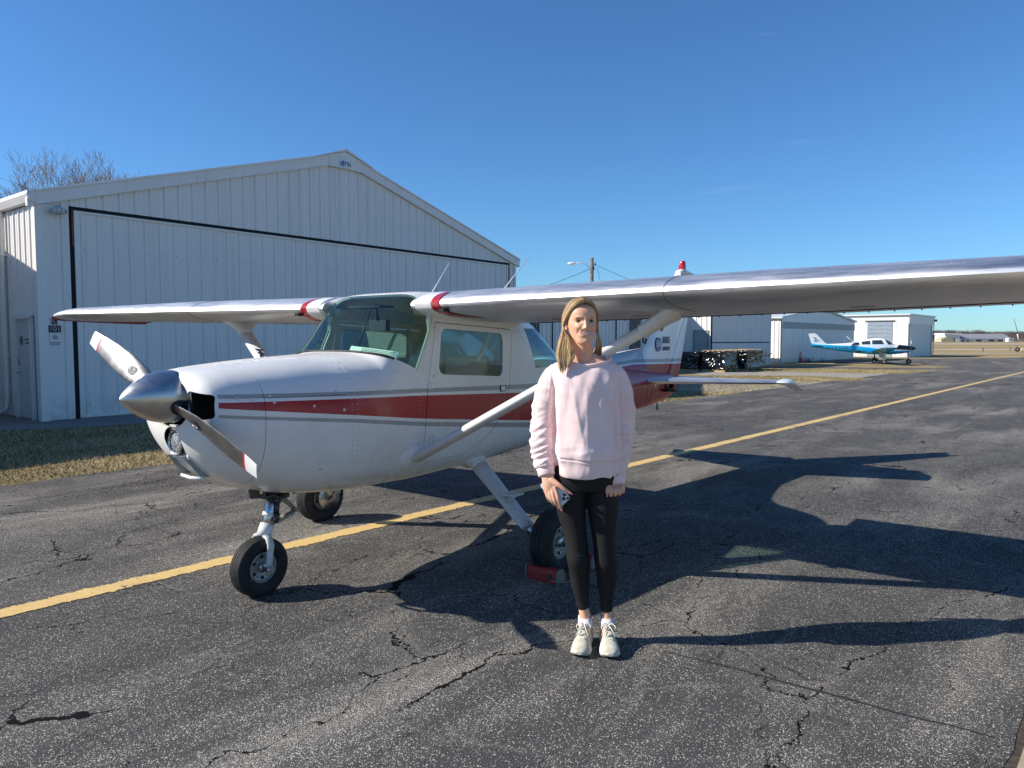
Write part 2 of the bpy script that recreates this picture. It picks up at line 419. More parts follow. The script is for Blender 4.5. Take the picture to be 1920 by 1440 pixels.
# paths and fields on the right
sheet('side_taxiway', [(17.6, 49.9), (22.0, 53.3), (33.0, 60.5), (44, 63.5), (46, 60), (33.2, 47.6), (26.22, 42.9), (23.48, 47.02), (20.76, 50.4)], .003, asphalt)
sheet('narrow_path', [(12.9, 42.3), (17.08, 41.9), (24.1, 39.7), (22.2, 37.4), (16.12, 39.7), (12.9, 40.3)], .0025, asphalt)
sheet('concrete_path', [(8.6, 36.2), (11.17, 34.99), (13.7, 34.9), (17.9, 33.0), (14.5, 29.1), (12.38, 31.5), (8.2, 31.8)], .003, concrete)
sheet('short_concrete_path', [(5.8, 25.9), (10.36, 27.2), (12.0, 26.2), (8.0, 21.6), (5.0, 22.1)], .003, concrete)
sheet('field', [(-200, 88), (600, 88), (1500, 1500), (-600, 1500)], .004, field)
sheet('near_field', [(44, 64.2), (60, 74), (160, 87.8), (-10, 87.8), (30, 75)], .0035, field)
stripm = simple('pale_pavement', (.50, .47, .40), .9)
greym = simple('grey_pavement', (.20, .20, .19), .9)
sheet('far_taxiway', [(-50, 112), (300, 112), (300, 118), (-50, 118)], .008, stripm)
sheet('cross_path', [(-10, 82.6), (200, 82.6), (200, 84.4), (-10, 84.4)], .012, stripm)
sheet('far_runway', [(-200, 262), (900, 262), (900, 300), (-200, 300)], .012, stripm)
sheet('runway_shoulder', [(-200, 240), (900, 240), (900, 247), (-200, 247)], .012, greym)
# hangar apron
AP = [(-8.79, 13.77)]
sheet('hangar_apron', [(-13.5, 13.6), (-9.6, 12.65), (-8.66, 12.42), (-7.9, 12.62), (-7.3, 13.0), (-6.74, 13.5), (-2.0, 18.9), (3.0, 25.2), (2.0, 28.5), (-8.79, 14.2), (-12, 16.5), (-15, 16)], .006, concrete_d)

# ---------------------------------------------------------------- grass blades (ground cover)
def grass(name, polys, n, h, cols, seed):
    g = random.Random(seed); vs = []; fs = []; mi = []
    from mathutils.geometry import intersect_point_tri_2d
    def inside(p, poly):
        c = False; j = len(poly) - 1
        for i in range(len(poly)):
            a, b_ = poly[i], poly[j]
            if (a[1] > p[1]) != (b_[1] > p[1]) and p[0] < (b_[0]-a[0])*(p[1]-a[1])/(b_[1]-a[1]) + a[0]: c = not c
            j = i
        return c
    for poly, share in polys:
        x0 = min(p[0] for p in poly); x1 = max(p[0] for p in poly); y0 = min(p[1] for p in poly); y1 = max(p[1] for p in poly)
        k = 0; N = int(n*share)
        while k < N:
            p = (g.uniform(x0, x1), g.uniform(y0, y1))
            if not inside(p, poly): continue
            k += 1
            q = mnoise.noise(Vector((p[0]*.9, p[1]*.9, 0)))
            hh = h*g.uniform(.35, 1.0)*(1 + .5*q); a = g.uniform(0, 6.283); w = g.uniform(.002, .005)*(1 + p[1]*.05)
            lx, ly = g.uniform(-1, 1)*hh*1.1, g.uniform(-1, 1)*hh*1.1
            b0 = len(vs)
            vs += [(p[0]-w*math.cos(a), p[1]-w*math.sin(a), 0), (p[0]+w*math.cos(a), p[1]+w*math.sin(a), 0), (p[0]+lx, p[1]+ly, hh)]
            fs.append((b0, b0+1, b0+2)); mi.append(min(len(cols)-1, max(0, int((g.random() + q*.45)*len(cols)))))
    me = bpy.data.meshes.new(name); me.from_pydata(vs, [], fs); me.polygons.foreach_set('material_index', mi)
    return tag(put(name, me, cols), kind='stuff')
gcols = [simple('grass_green', (.085, .10, .035), .8, var=.2), simple('grass_straw', (.46, .36, .17), .8, var=.2), simple('grass_brown', (.25, .175, .08), .8, var=.2), simple('grass_pale', (.52, .43, .24), .8, var=.2)]
tl = lambda a0, a1, l0, l1: [tx(a0, l0), tx(a1, l0), tx(a1, l1), tx(a0, l1)]
grass('grass', [([tx(-6, 4.3), tx(3.4, 4.3), tx(9, 4.3), (-1.9, 19.0), (-6.74, 13.5), (-7.9, 12.55), (-8.66, 12.38), (-12.5, 13.2)], .62),
                (tl(9, 24, 4.36, 8.0), .16), ([(5.8, 26.2), (10.6, 27.4), (12.6, 27.2), (14.4, 29.2), (12.3, 31.4), (8.4, 31.6)], .12), ([(9, 36.6), (13.8, 35.2), (17.9, 33.2), (22.0, 37.2), (16, 39.4), (11, 40)], .10)], 150000, .045, gcols, 11)

# ================================================================== HANGARS
# each wall is laid out in (s along the wall, z up, o outwards)
class Wall:
    def __init__(s, origin, az, out):
        """origin xy, direction of s as azimuth in degrees, out = +1/-1 picks the outward side"""
        a = R(az); s.o = Vector((origin[0], origin[1], 0)); s.d = Vector((math.sin(a), math.cos(a), 0)); s.n = Vector((math.cos(a), -math.sin(a), 0)) * out
    def P(s, u, z, o=0): return s.o + s.d*u + s.n*o + Vector((0, 0, z))
    def box(s, b, u0, u1, z0, z1, o0, o1, mi=0):
        vs = [s.P(u, z, o) for (u, z, o) in ((u0,z0,o0),(u1,z0,o0),(u1,z0,o1),(u0,z0,o1),(u0,z1,o0),(u1,z1,o0),(u1,z1,o1),(u0,z1,o1))]
        b.add(vs, [(0,3,2,1),(4,5,6,7),(0,1,5,4),(1,2,6,5),(2,3,7,6),(3,0,4,7)], mi); return b
    def M(s, u, z, o=0): return frame(s.P(u, z, o), Vector((0,0,1)).cross(s.n), (0, 0, 1))
def panel_mesh(w, h0, h1, rib=.022, minor=True, lap=.0):
    """one sheet: flat pan with a raised rib on its left edge; x along, z up, y out; tops at h0 (left) h1 (right)"""
    xs = [0, .008, .02, .045, .057, .064]; ys = [.0, .0, rib, rib, 0, 0]
    if minor:
        for c in (.40, .68):
            q = c*w; xs += [q-.018, q-.008, q+.008, q+.018]; ys += [0, .006, .006, 0]
    xs.append(w - .002); ys.append(0)
    vs = []; fs = []
    for x, y in zip(xs, ys):
        h = h0 + (h1-h0)*x/w
        vs += [(x, y, 0), (x, y, h)]
    for i in range(len(xs)-1): fs.append((2*i, 2*i+2, 2*i+3, 2*i+1))
    me = bpy.data.meshes.new('panel'); me.from_pydata(vs, [], fs); me.update(); return me
def wall_matrix(W_, u, z, o):
    M = Matrix.Identity(4)
    cols = (W_.d, W_.n, Vector((0,0,1)))
    p = W_.P(u, z, o)
    for j, c in enumerate(cols):
        for i in range(3): M[i][j] = c[i]
    for i in range(3): M[i][3] = p[i]
    return M
def lay_panels(W_, parent, m, u0, u1, z0, top, o=.0, w=.305, minor=True, cache={}):
    """a row of sheets from u0 to u1, bottom z0, top given by a function of u"""
    u = u0; k = 0
    while u < u1 - .03:
        ww = min(w, u1 - u); h0 = top(u) - z0; h1 = top(u + ww) - z0
        key = (round(ww, 3), round(h0, 3), round(h1, 3), minor)
        if min(h0, h1) > .01:
            if key not in cache: me = panel_mesh(ww, h0, h1, minor=minor); me.materials.append(m); cache[key] = me
            ob = bpy.data.objects.new('panel', cache[key]); C.objects.link(ob); ob.parent = parent; ob.matrix_basis = wall_matrix(W_, u, z0, o)
        u += w; k += 1

HAZ = 38.6; HC = (-8.80, 13.76)
hangar = empty('hangar', (0, 0, 0), 0, 'big white ribbed metal hangar with wide closed door, right behind the red and white airplane', 'hangar')
WF = Wall(HC, HAZ, 1)                    # front, facing the taxiway
WS = Wall(HC, HAZ - 90, -1)              # side wall with the small door
L, EV, APX = 14.25, 4.05, 6.11           # length, wall height at eaves, at the ridge
DT, D0, D1 = 4.08, .62, 13.92            # big door: top, left, right
gab = lambda u: EV + (APX - EV) * (1 - abs(u - L/2)/(L/2))
core = MB()
core.add([WF.P(.03, 0, -.05), WF.P(L-.03, 0, -.05), WF.P(L-.03, EV-.02, -.05), WF.P(L/2, APX-.02, -.05), WF.P(.03, EV-.02, -.05),
          WF.P(.03, 0, -16), WF.P(L-.03, 0, -16), WF.P(L-.03, EV-.02, -16), WF.P(L/2, APX-.02, -16), WF.P(.03, EV-.02, -16)],
         [(0,1,2,3,4), (9,8,7,6,5), (0,5,6,1), (1,6,7,2), (2,7,8,3), (3,8,9,4), (4,9,5,0)])
core.build('wall', clad_trim, hangar)
lay_panels(WF, hangar, clad_white, .10, D0 - .06, .02, lambda u: gab(u) - .02)
lay_panels(WF, hangar, clad_white, D0 - .06, D1 + .05, DT + .005, lambda u: gab(u) - .02)
lay_panels(WF, hangar, clad_white, D1 + .05, L - .06, .02, lambda u: gab(u) - .02, w=.25)
lay_panels(WS, hangar, clad_white, .10, .26, .02, lambda u: EV, o=.0, w=.16, minor=False)
lay_panels(WS, hangar, clad_white, 1.34, 16, .02, lambda u: EV, o=.0)
lay_panels(WS, hangar, clad_white, .26, 1.34, 2.0, lambda u: EV, o=.0, w=.27)
# corner trims
b = MB(); WF.box(b, -.03, .115, 0, EV, .0, .034); WF.box(b, -.034, -.03, 0, EV, -.12, .034); b.build('corner_trim', clad_trim, hangar)
b = MB(); WF.box(b, L-.08, L+.03, 0, EV, .0, .034); b.build('corner_trim', clad_trim, hangar)
# sliding door of sheets in a frame, standing 12 cm back inside a dark track
b = MB(); WF.box(b, D0 + .02, D1 - .05, .05, DT - .07, -.045, -.012); door = b.build('hangar_door', clad_white, hangar)
def lay_children(W_, par, m, u0, u1, z0, z1, o, w): lay_panels(W_, par, m, u0, u1, z0, lambda u: z1, o=o, w=w)
lay_children(WF, door, clad_white, D0 + .12, D1 - .10, .08, DT - .11, -.010, .305)
b = MB()
WF.box(b, D0 + .02, D1 - .05, DT - .11, DT - .07, -.012, .03); WF.box(b, D0 + .02, D0 + .12, .05, DT - .11, -.012, .028); WF.box(b, D1 - .10, D1 - .05, .05, DT - .11, -.012, .028); WF.box(b, D0 + .02, D1 - .05, .03, .08, -.012, .02)
b.build('door_frame', clad_trim, door)
b = MB(); WF.box(b, D0 - .06, D1 + .05, DT - .06, DT + .02, -.02, -.004); WF.box(b, D0 - .05, D0 + .02, 0, DT - .06, -.045, -.004); WF.box(b, D1 - .05, D1 + .05, 0, DT - .05, -.045, -.004); b.build('door_track', dark, hangar)
b = MB(); WF.box(b, D0 - .015, D0 + .012, DT - .75, DT - .06, -.003, .012); WF.box(b, D1 - .02, D1 + .03, .1, DT - .05, -.003, .012); split(b.build('rusty_jamb', rust, hangar))
# screws in rows
b = MB()
for z in (.28, 1.05, 2.15, 3.3):
    u = D0 + .12
    while u < D1 - .1:
        p = u + .075
        if rr.random() < .8: WF.box(b, p, p + .014, z, z + .014, -.010, -.002)
        u += .305
for z in (4.75, 5.4):
    u = .1
    while u < L:
        if gab(u) > z + .3 and rr.random() < .8: WF.box(b, u + .08, u + .094, z, z + .014, 0, .008)
        u += .305
tag(b.build('screws', simple('screw_head', (.10, .09, .085), .5), hangar), kind='stuff')
# fascia along the gable, in lengths, with the ridge piece
def rake(u0, u1, hang=.10, mat=clad_trim):
    bb = MB(); e = .10
    q = []
    for u in (u0, u1): q.append(gab(min(max(u, 0), L)) + (0 if 0 <= u <= L else -(abs(u if u < 0 else u - L))*(APX-EV)/(L/2)))
    for o0, o1, a, c in ((.0, .09, -.02, .21), (-.4, .12, .21, .245)):
        vs = [WF.P(u0, q[0]+a, o0), WF.P(u1, q[1]+a, o0), WF.P(u1, q[1]+a, o1), WF.P(u0, q[0]+a, o1), WF.P(u0, q[0]+c, o0), WF.P(u1, q[1]+c, o0), WF.P(u1, q[1]+c, o1), WF.P(u0, q[0]+c, o1)]
        bb.add(vs, [(0,3,2,1),(4,5,6,7),(0,1,5,4),(1,2,6,5),(2,3,7,6),(3,0,4,7)])
    return bb.build('fascia', mat, hangar)
seg = [-.16, 3.1, 6.62]
for a, c in zip(seg[:-1], seg[1:]): rake(a, c - .006)
for a, c in zip(seg[:-1], seg[1:]): rake(L - c + .006, L - a)
b = MB()
pts = [(6.62, gab(6.62)-.03), (L-6.62, gab(6.62)-.03), (L-6.62, gab(6.62)+.25), (L/2, APX+.26), (6.62, gab(6.62)+.25)]
b.prism([Vector(p) for p in pts], lambda p, t: WF.P(p.x, p.y, t), 0, 0, .10); b.build('ridge_plate', clad_trim, hangar)
b = MB(); b.prism([Vector(p) for p in [(6.2, gab(6.2)+.25), (L/2, APX+.27), (L-6.2, gab(6.2)+.25), (L/2, APX+.34)]], lambda p, t: WF.P(p.x, p.y, t), 0, -16, .14); b.build('ridge_cap', clad_trim, hangar)
b = MB()
for sgn in (0, 1):
    ua, ub = (-.16, L/2) if sgn == 0 else (L + .16, L/2)
    za = EV - .16*(APX-EV)/(L/2) + .23
    b.add([WF.P(ua, za, .08), WF.P(ub, APX + .23, .08), WF.P(ub, APX + .23, -16.2), WF.P(ua, za, -16.2), WF.P(ua, za+.03, .08), WF.P(ub, APX+.26, .08), WF.P(ub, APX+.26, -16.2), WF.P(ua, za+.03, -16.2)],
          [(0,3,2,1),(4,5,6,7),(0,1,5,4),(1,2,6,5),(2,3,7,6),(3,0,4,7)])
b.build('roof', roof_metal, hangar)
# gutter and downspout on the side wall
b = MB(); q = [(.02, 4.06), (.02, 4.22), (.16, 4.25), (.18, 4.19), (.12, 4.07)]
b.prism([Vector(p) for p in q], lambda p, t: WS.P(t, p.y, p.x), 0, -.12, 16); b.build('gutter', clad_trim, hangar)
b = MB(); b.tube([WS.P(1.62, 4.2, .09), WS.P(1.62, 4.05, .07), WS.P(1.62, .35, .07), WS.P(1.62, .16, .10), WS.P(1.72, .06, .22)], .045, 10); WS.box(b, 1.56, 1.68, 1.2, 1.23, .0, .12); WS.box(b, 1.56, 1.68, 3.2, 3.23, .0, .12); b.build('downspout', clad_trim, hangar)
# walk-in door
doorp = simple('door_paint', (.55, .58, .57), .4, var=.05)
b = MB(); WS.box(b, .42, 1.16, .04, 1.93, -.01, .012); wd = b.build('walk_in_door', doorp, hangar)
b = MB(); WS.box(b, .34, .42, 0, 2.0, -.01, .05); WS.box(b, 1.16, 1.24, 0, 2.0, -.01, .05); WS.box(b, .30, 1.28, 1.95, 2.02, .05, .085); WS.box(b, .42, 1.16, 1.93, 2.0, -.01, .05); b.build('door_frame', clad_trim, wd)
b = MB(); WS.box(b, 1.04, 1.10, 1.05, 1.17, .012, .035); b.tube([WS.P(1.07, .9, .012), WS.P(1.07, .9, .07), WS.P(.98, .9, .075)], .014, 8); b.build('handle', steel, wd)
def atom(W_, u, z, o, r, par, m):
    bb = MB()
    for k in range(3):
        a0 = k*math.pi/3 + .2; pth = []
        for i in range(25):
            t = 2*math.pi*i/24; x, y = r*math.cos(t)*.95, r*.36*math.sin(t)
            pth.append(W_.P(u + x*math.cos(a0) - y*math.sin(a0), z + x*math.sin(a0) + y*math.cos(a0), o))
        bb.tube(pth, r*.045, 5, caps=False)
    W_.box(bb, u - r*.13, u + r*.13, z - r*.13, z + r*.13, o - .001, o + .003)
    return bb.build('logo', m, par)
inkm = simple('ink', (.05, .055, .07), .6)
atom(WS, .93, 1.52, .014, .11, wd, inkm)
b = MB()
for k, (w0, z0) in enumerate(((.0, 1.545), (.0, 1.475))):
    for i in range(5): WS.box(b, .50 + i*.052, .50 + i*.052 + .036, z0 - .02, z0 + .018, .012, .014)
b.build('lettering', inkm, wd)
# unit number plates and small notice
b = MB(); WF.box(b, .195, .285, 1.83, 1.955, .022, .032); plate = b.build('number_plate', simple('plate_dark', (.028, .03, .034), .5), hangar)
text('number', 'C', simple('plate_letter', (.42, .43, .42), .5), plate, WF.M(.24, 1.893, .033), .12)
b = MB(); WF.box(b, .135, .345, 1.68, 1.81, .022, .032); plate = b.build('number_plate', bpy.data.materials['plate_dark'], hangar)
for i, ch in enumerate('101'): text('number', ch, bpy.data.materials['plate_letter'], plate, WF.M(.175 + i*.065, 1.745, .033), .13)
b = MB(); WF.box(b, .15, .335, 1.43, 1.665, .022, .026); nt = b.build('notice', clad_trim, hangar)
atom(WF, .24, 1.585, .028, .055, nt, inkm)
b = MB()
for z in (1.487, 1.457):
    for i in range(6): WF.box(b, .165 + i*.027, .186 + i*.027, z - .008, z + .008, .026, .028)
b.build('lettering', inkm, nt)
# lamp under the eave
lamp = MB(); pL = WF.P(.33, 3.94, .16)
lamp.lathe([(.0, .06), (.10, .055), (.13, .02), (.13, -.02), (.10, -.05), (0, -.06)], lambda x, y, h: pL + Vector((x, y, h)), 16)
la = lamp.build('wall_lamp', simple('lamp_glass', (.55, .57, .58), .25), hangar)
b = MB()
for k in range(10):
    a = 2*math.pi*k/10; b.tube([pL + Vector((.135*math.cos(a), .135*math.sin(a), -.03)), pL + Vector((.135*math.cos(a), .135*math.sin(a), .035))], .007, 5)
b.lathe([(0, .11), (.05, .10), (.055, .06), (0, .06)], lambda x, y, h: pL + Vector((x, y, h)), 10, 0); b.tube([pL + Vector((0,0,.03)), WF.P(.33, 3.98, 0)], .02, 8); b.build('lamp_cage', steel, la)
# builder's sign on the ridge plate
b = MB(); q = [(L/2-.02, APX-.165), (L/2+.36, APX-.165), (L/2+.36, APX+.06), (L/2+.17, APX+.12), (L/2-.02, APX+.08)]
q = [(x - .20, z) for x, z in q]
b.prism([Vector(p) for p in q], lambda p, t: WF.P(p.x, p.y, t), 0, .10, .115); sg = b.build('builder_sign', simple('sign_white', (.70, .71, .72), .4), hangar)
b = MB()
for i, h in enumerate((.10, .125, .15)): WF.box(b, L/2-.195+i*.045, L/2-.16+i*.045, APX-.12, APX-.12+h, .116, .119)
b.build('sign_bars', simple('sign_blue', (.05, .17, .33), .4), sg)
text('lettering', 'FBi', simple('sign_ink', (.02, .03, .05), .4), sg, WF.M(L/2+.045, APX-.055, .117), .165)

# neighbouring shed left of the frame; its shadow falls on the hangar's side wall
pl = [Vector((-17.1, 1.3, 0)), Vector((-10.06, 11.34, 0)), Vector((-12.35, 16.3, 0)), Vector((-22, 18, 0)), Vector((-26, 6, 0))]
shed = MB(); shed.prism([Vector((p.x, p.y)) for p in pl], lambda p, t: (p.x, p.y, t), 0, 0, 4.3)
tag(shed.build('shed', clad_white), 'white metal shed standing left of the big hangar, outside the picture edge', 'shed')

# row of further hangars on the right
def ribs(W_, u0, u1, z0, z1, o, w=.3, rib=.03, name='cladding', par=None, m=clad_white, rw=.05):
    bb = MB(); W_.box(bb, u0, u1, z0, z1, o - .03, o); u = u0 + w/2
    while u < u1 - .05:
        W_.box(bb, u - rw/2, u + rw/2, z0, z1 - .004, o, o + rib); u += w
    return tag(bb.build(name, m, par), kind='stuff')
AZ2 = 41.5
def body(W_, L_, D_, h, root, h2=None):
    bb = MB(); h2 = h if h2 is None else h2
    q0, q1 = .06, L_-.06
    bb.add([W_.P(q0,0,-.05), W_.P(q1,0,-.05), W_.P(q1,h,-.05), W_.P(L_/2,h2,-.05), W_.P(q0,h,-.05), W_.P(q0,0,-D_), W_.P(q1,0,-D_), W_.P(q1,h,-D_), W_.P(L_/2,h2,-D_), W_.P(q0,h,-D_)],
           [(0,1,2,3,4), (9,8,7,6,5), (0,5,6,1), (1,6,7,2), (2,7,8,3), (3,8,9,4), (4,9,5,0)])
    bb.build('wall', clad_trim, root)
    bb = MB()
    bb.add([W_.P(-.2,h,.15), W_.P(L_/2,h2,.15), W_.P(L_+.2,h,.15), W_.P(L_+.2,h,-D_-.1), W_.P(L_/2,h2,-D_-.1), W_.P(-.2,h,-D_-.1),
            W_.P(-.2,h+.12,.15), W_.P(L_/2,h2+.12,.15), W_.P(L_+.2,h+.12,.15), W_.P(L_+.2,h+.12,-D_-.1), W_.P(L_/2,h2+.12,-D_-.1), W_.P(-.2,h+.12,-D_-.1)],
           [(0,1,4,5), (1,2,3,4), (6,11,10,7), (7,10,9,8), (0,6,7,1), (1,7,8,2), (2,8,9,3), (3,9,10,4), (4,10,11,5), (5,11,6,0)])
    bb.build('roof', roof_metal, root)
# the one behind the airplane's tail (two slatted vents)
h0 = empty('hangar', (0,0,0), 0, 'low white hangar with two brown slatted vents, behind the woman', 'hangar', 'white hangars in the row')
W0 = Wall((9.07 - .6626*20, 40.5 - .749*20), AZ2, 1)
body(W0, 20.2, 9, 3.3, h0, 3.7); 
ventm = simple('vent_slat', (.16, .15, .13), .6, var=.2)
cuts = [(6.95, 8.05), (15.05, 16.2)]
prev = 0
for a, c in cuts + [(20.15, 20.15)]:
    if a - prev > .1: ribs(W0, prev + .02, a - .06, .02, 3.3, 0, .3, .03, par=h0)
    if c > a:
        ribs(W0, a, c, .02, 1.0, -.004, .3, .02, par=h0)
        vt = MB(); W0.box(vt, a, c, 1.06, 3.25, -.03, -.02); vo = vt.build('vent', dark, h0)
        for i in range(5): 
            sb = MB(); W0.box(sb, a + .04 + i*(c-a-.08)/5, a + .04 + (i+.72)*(c-a-.08)/5, 1.1, 3.2, -.02, .02); sb.build('slat', ventm, vo)
        fr = MB(); W0.box(fr, a - .06, a + .0, 1.0, 3.3, -.02, .05); W0.box(fr, c, c + .06, 1.0, 3.3, -.02, .05); W0.box(fr, a - .06, c + .06, .98, 1.06, .0, .055); fr.build('vent_frame', clad_trim, vo)
    prev = c + .06
b = MB()
for u in (8.9, 13.9): W0.box(b, u, u + .06, 0, 3.3, .031, .05)
split(b.build('door_joint', dark, h0))
# B1: lit wall with a small green-grey door, big two-leaf door in the shade
h1 = empty('hangar', (0,0,0), 0, 'white hangar right behind the black wrapped pallets, with a small grey side door', 'hangar', 'white hangars in the row')
W1 = Wall((10.57, 39.2), AZ2, 1); body(W1, 7.86, 10, 3.45, h1)
d1 = ribs(W1, .12, 7.74, 1.42, 3.4, .02, .15, .012, 'door_leaf', h1); d1.pop('kind', None)
d1 = ribs(W1, .12, 7.74, .05, 1.36, .02, .15, .012, 'door_leaf', h1); d1.pop('kind', None)
b = MB(); W1.box(b, .10, 7.76, 1.35, 1.43, .0, .012); W1.box(b, -.02, .11, 0, 3.45, .0, .02); split(b.build('door_joint', dark, h1))
b = MB(); W1.box(b, 7.74, 7.86, 0, 3.45, 0, .06); b.build('corner_trim', clad_trim, h1)
W1s = Wall((10.57, 39.2), AZ2 - 90, -1)
ribs(W1s, .02, .12, .02, 3.45, 0, .3, .03, par=h1); ribs(W1s, 1.02, 6, .02, 3.45, 0, .3, .03, par=h1); ribs(W1s, .12, 1.02, 2.05, 3.45, 0, .3, .03, par=h1)
greend = simple('green_door', (.20, .25, .23), .5, var=.1)
b = MB(); W1s.box(b, .18, .96, 0.02, 2.0, -.02, .02); sd = b.build('side_door', simple('side_door_paint', (.34, .39, .38), .5), h1)
b = MB(); W1s.box(b, .12, .18, 0, 2.05, 0, .05); W1s.box(b, .96, 1.02, 0, 2.05, 0, .05); W1s.box(b, .18, .96, 2.0, 2.05, 0, .05); b.build('door_frame', greend, sd)
# B2
h2 = empty('hangar', (0,0,0), 0, 'white hangar with a dark band over its doors, left of the blue airplane', 'hangar', 'white hangars in the row')
W2 = Wall((17.68, 48.5), AZ2, 1); body(W2, 15.3, 9, 2.95, h2, 3.75)
gab2 = lambda u: 2.95 + .8*(1 - abs(u - 7.65)/7.65)
for k in range(4):
    dl = ribs(W2, .1 + k*3.78, .1 + k*3.78 + 3.74, .04, 2.3, .02, .42, .012, 'door_leaf', h2, rw=.03); dl.pop('kind', None)
b = MB(); W2.box(b, .06, 15.24, 2.3, 2.74, .01, .05); b.build('door_header', clad_grey, h2)
b = MB(); b.prism([Vector(p) for p in [(.06, 2.74), (15.24, 2.74), (15.24, 2.98), (7.65, 3.74), (.06, 2.98)]], lambda p, t: W2.P(p.x, p.y, t), 0, .0, .03); b.build('gable', clad_white, h2)
W2s = Wall((17.68, 48.5), AZ2 - 90, -1); ribs(W2s, .02, 5, .02, 2.95, 0, .3, .03, par=h2)
# B3, with a roller door in its lit side wall
h3 = empty('hangar', (0,0,0), 0, 'farthest white hangar of the row, with a ribbed grey roller door in its sunlit end', 'hangar', 'white hangars in the row')
W3 = Wall((34.5, 64.2), AZ2, 1); body(W3, 9.2, 9, 3.7, h3)
ribs(W3, .35, 8.9, .02, 2.95, .0, .4, .02, par=h3, rw=.04)
b = MB(); W3.box(b, 0, 9.2, 2.95, 3.7, .0, .05); b.build('door_header', clad_trim, h3)
b = MB(); W3.box(b, 8.2, 8.28, .2, 2.9, .021, .06); W3.box(b, 9.1, 9.24, 0, 3.7, .02, .06); split(b.build('door_joint', simple('shade_trim', (.2, .21, .2), .6), h3))
W3s = Wall((34.5, 64.2), AZ2 - 90, -1)
ribs(W3s, .02, 1.25, .02, 3.7, 0, .4, .015, par=h3, rw=.08); ribs(W3s, 3.35, 8.5, .02, 3.7, 0, .4, .015, par=h3, rw=.08); ribs(W3s, 1.25, 3.35, 3.2, 3.7, 0, .4, .015, par=h3, rw=.08)
rd = MB(); W3s.box(rd, 1.27, 3.33, .02, 3.18, .002, .008); ro = rd.build('roller_door', simple('roller_paint', (.26, .31, .36), .5), h3)
for k in range(9):
    sb = MB(); W3s.box(sb, 1.28, 3.32, .04 + k*.347, .04 + k*.347 + .325, .008, .03); sb.build('slat', bpy.data.materials['roller_paint'], ro)
b = MB(); W3s.box(b, 1.1, 3.55, 3.18, 3.27, .03, .10); b.build('door_rail', simple('rail_dark', (.12, .12, .12), .5), h3)
# small lamp on its far corner
b = MB(); b.tube([W3.P(9.2, 3.45, .1), W3.P(9.55, 3.5, .1)], .03, 6); b.box((0,0,0),(.001,.001,.001)); W3.box(b, 9.5, 9.75, 3.3, 3.5, .0, .2); b.build('corner_lamp', black, h3)
# ================================================================== THE RED AND WHITE AIRPLANE
# local axes: x forward, y to port, z up; origin on the ground between the main wheels
PO = (-.676, 5.497, 0); PH = -R(90 + 36.43)
plane = empty('airplane', PO, PH, 'white and red high wing airplane with bare metal wings and silver spinner on the taxiway', 'airplane')

def livery():
    t = NT('airplane_paint', rough=.34, coat=.12, coatr=.10, spec=.38); co = t.coord(); x, y, z = t.sep(co)
    gut = [(1.92,1.258),(1.07,1.232),(.55,1.223),(-.82,1.190),(-3.4,1.320),(-4.9,1.305)]
    gub = [(1.92,1.236),(1.07,1.207),(.55,1.197),(-.82,1.152),(-3.4,1.284),(-4.9,1.262)]
    rt = [(1.92,1.216),(1.07,1.191),(.55,1.178),(-.82,1.122),(-3.4,1.264),(-4.9,1.240)]
    rb = [(1.92,1.190),(1.07,1.092),(.55,1.028),(-.82,.893),(-1.6,.80),(-2.2,.62),(-2.3,.2),(-4.9,.2)]
    lt = [(1.92,1.156),(1.07,1.070),(.55,1.007),(-.82,.876),(-1.6,.76),(-2.2,.58),(-2.3,.15),(-4.9,.15)]
    lb = [(1.92,1.140),(1.07,1.047),(.55,.979),(-.82,.837),(-1.6,.72),(-2.2,.54),(-2.3,.10),(-4.9,.10)]
    cv = lambda p: t.curve(x, -5, 2, 0, 1.6, p)
    def band(a, b_): return t.m2('MULTIPLY', t.m2('LESS_THAN', z, cv(a)), t.m2('GREATER_THAN', z, cv(b_)))
    fr = t.m2('LESS_THAN', x, 1.885)
    g = t.m2('MULTIPLY', t.m2('MAXIMUM', band(gut, gub), band(lt, lb)), fr); r_ = t.m2('MULTIPLY', band(rt, rb), fr)
    n = t.noise(co, 3.1, 5, .6)
    col = t.mix(t.rng(n, .35, .7), (.74, .725, .69), (.80, .785, .755))
    streak = t.m2('MULTIPLY', t.rng(t.noise(t.map(co, scale=(.5, 6, 6), rot=(0, .08, 0)), 2.6, 6, .7), .56, .74), t.rng(z, 1.0, .66))
    col = t.mix(t.m2('MULTIPLY', streak, .35), col, (.33, .28, .20))
    grime = t.m2('MULTIPLY', t.rng(z, .76, .60), t.rng(t.noise(t.map(co, scale=(1.2, 5, 5)), 2.2, 6, .7), .38, .62))
    col = t.mix(t.m2('MULTIPLY', grime, .6), col, (.20, .145, .085))
    spots = t.m2('GREATER_THAN', t.noise(co, 55, 2, .5), .735)
    col = t.mix(t.m2('MULTIPLY', spots, .35), col, (.28, .25, .22))
    col = t.mix(g, col, (.34, .335, .32)); col = t.mix(r_, col, (.36, .006, .014))
    t.set('color', col)
    wav = t.noise(t.map(co, scale=(1, 1, 1)), 7, 2, .5)
    t.set('normal', t.bump(wav, .10, .02)); t.set('rough', t.rng(n, .3, .7, .24, .36))
    return t.m
livery_m = livery()
inner = simple('cabin_lining', (.60, .57, .49), .85, var=.1)
red_p = simple('red_paint', (.40, .012, .022), .26, var=.06, coat=.5)
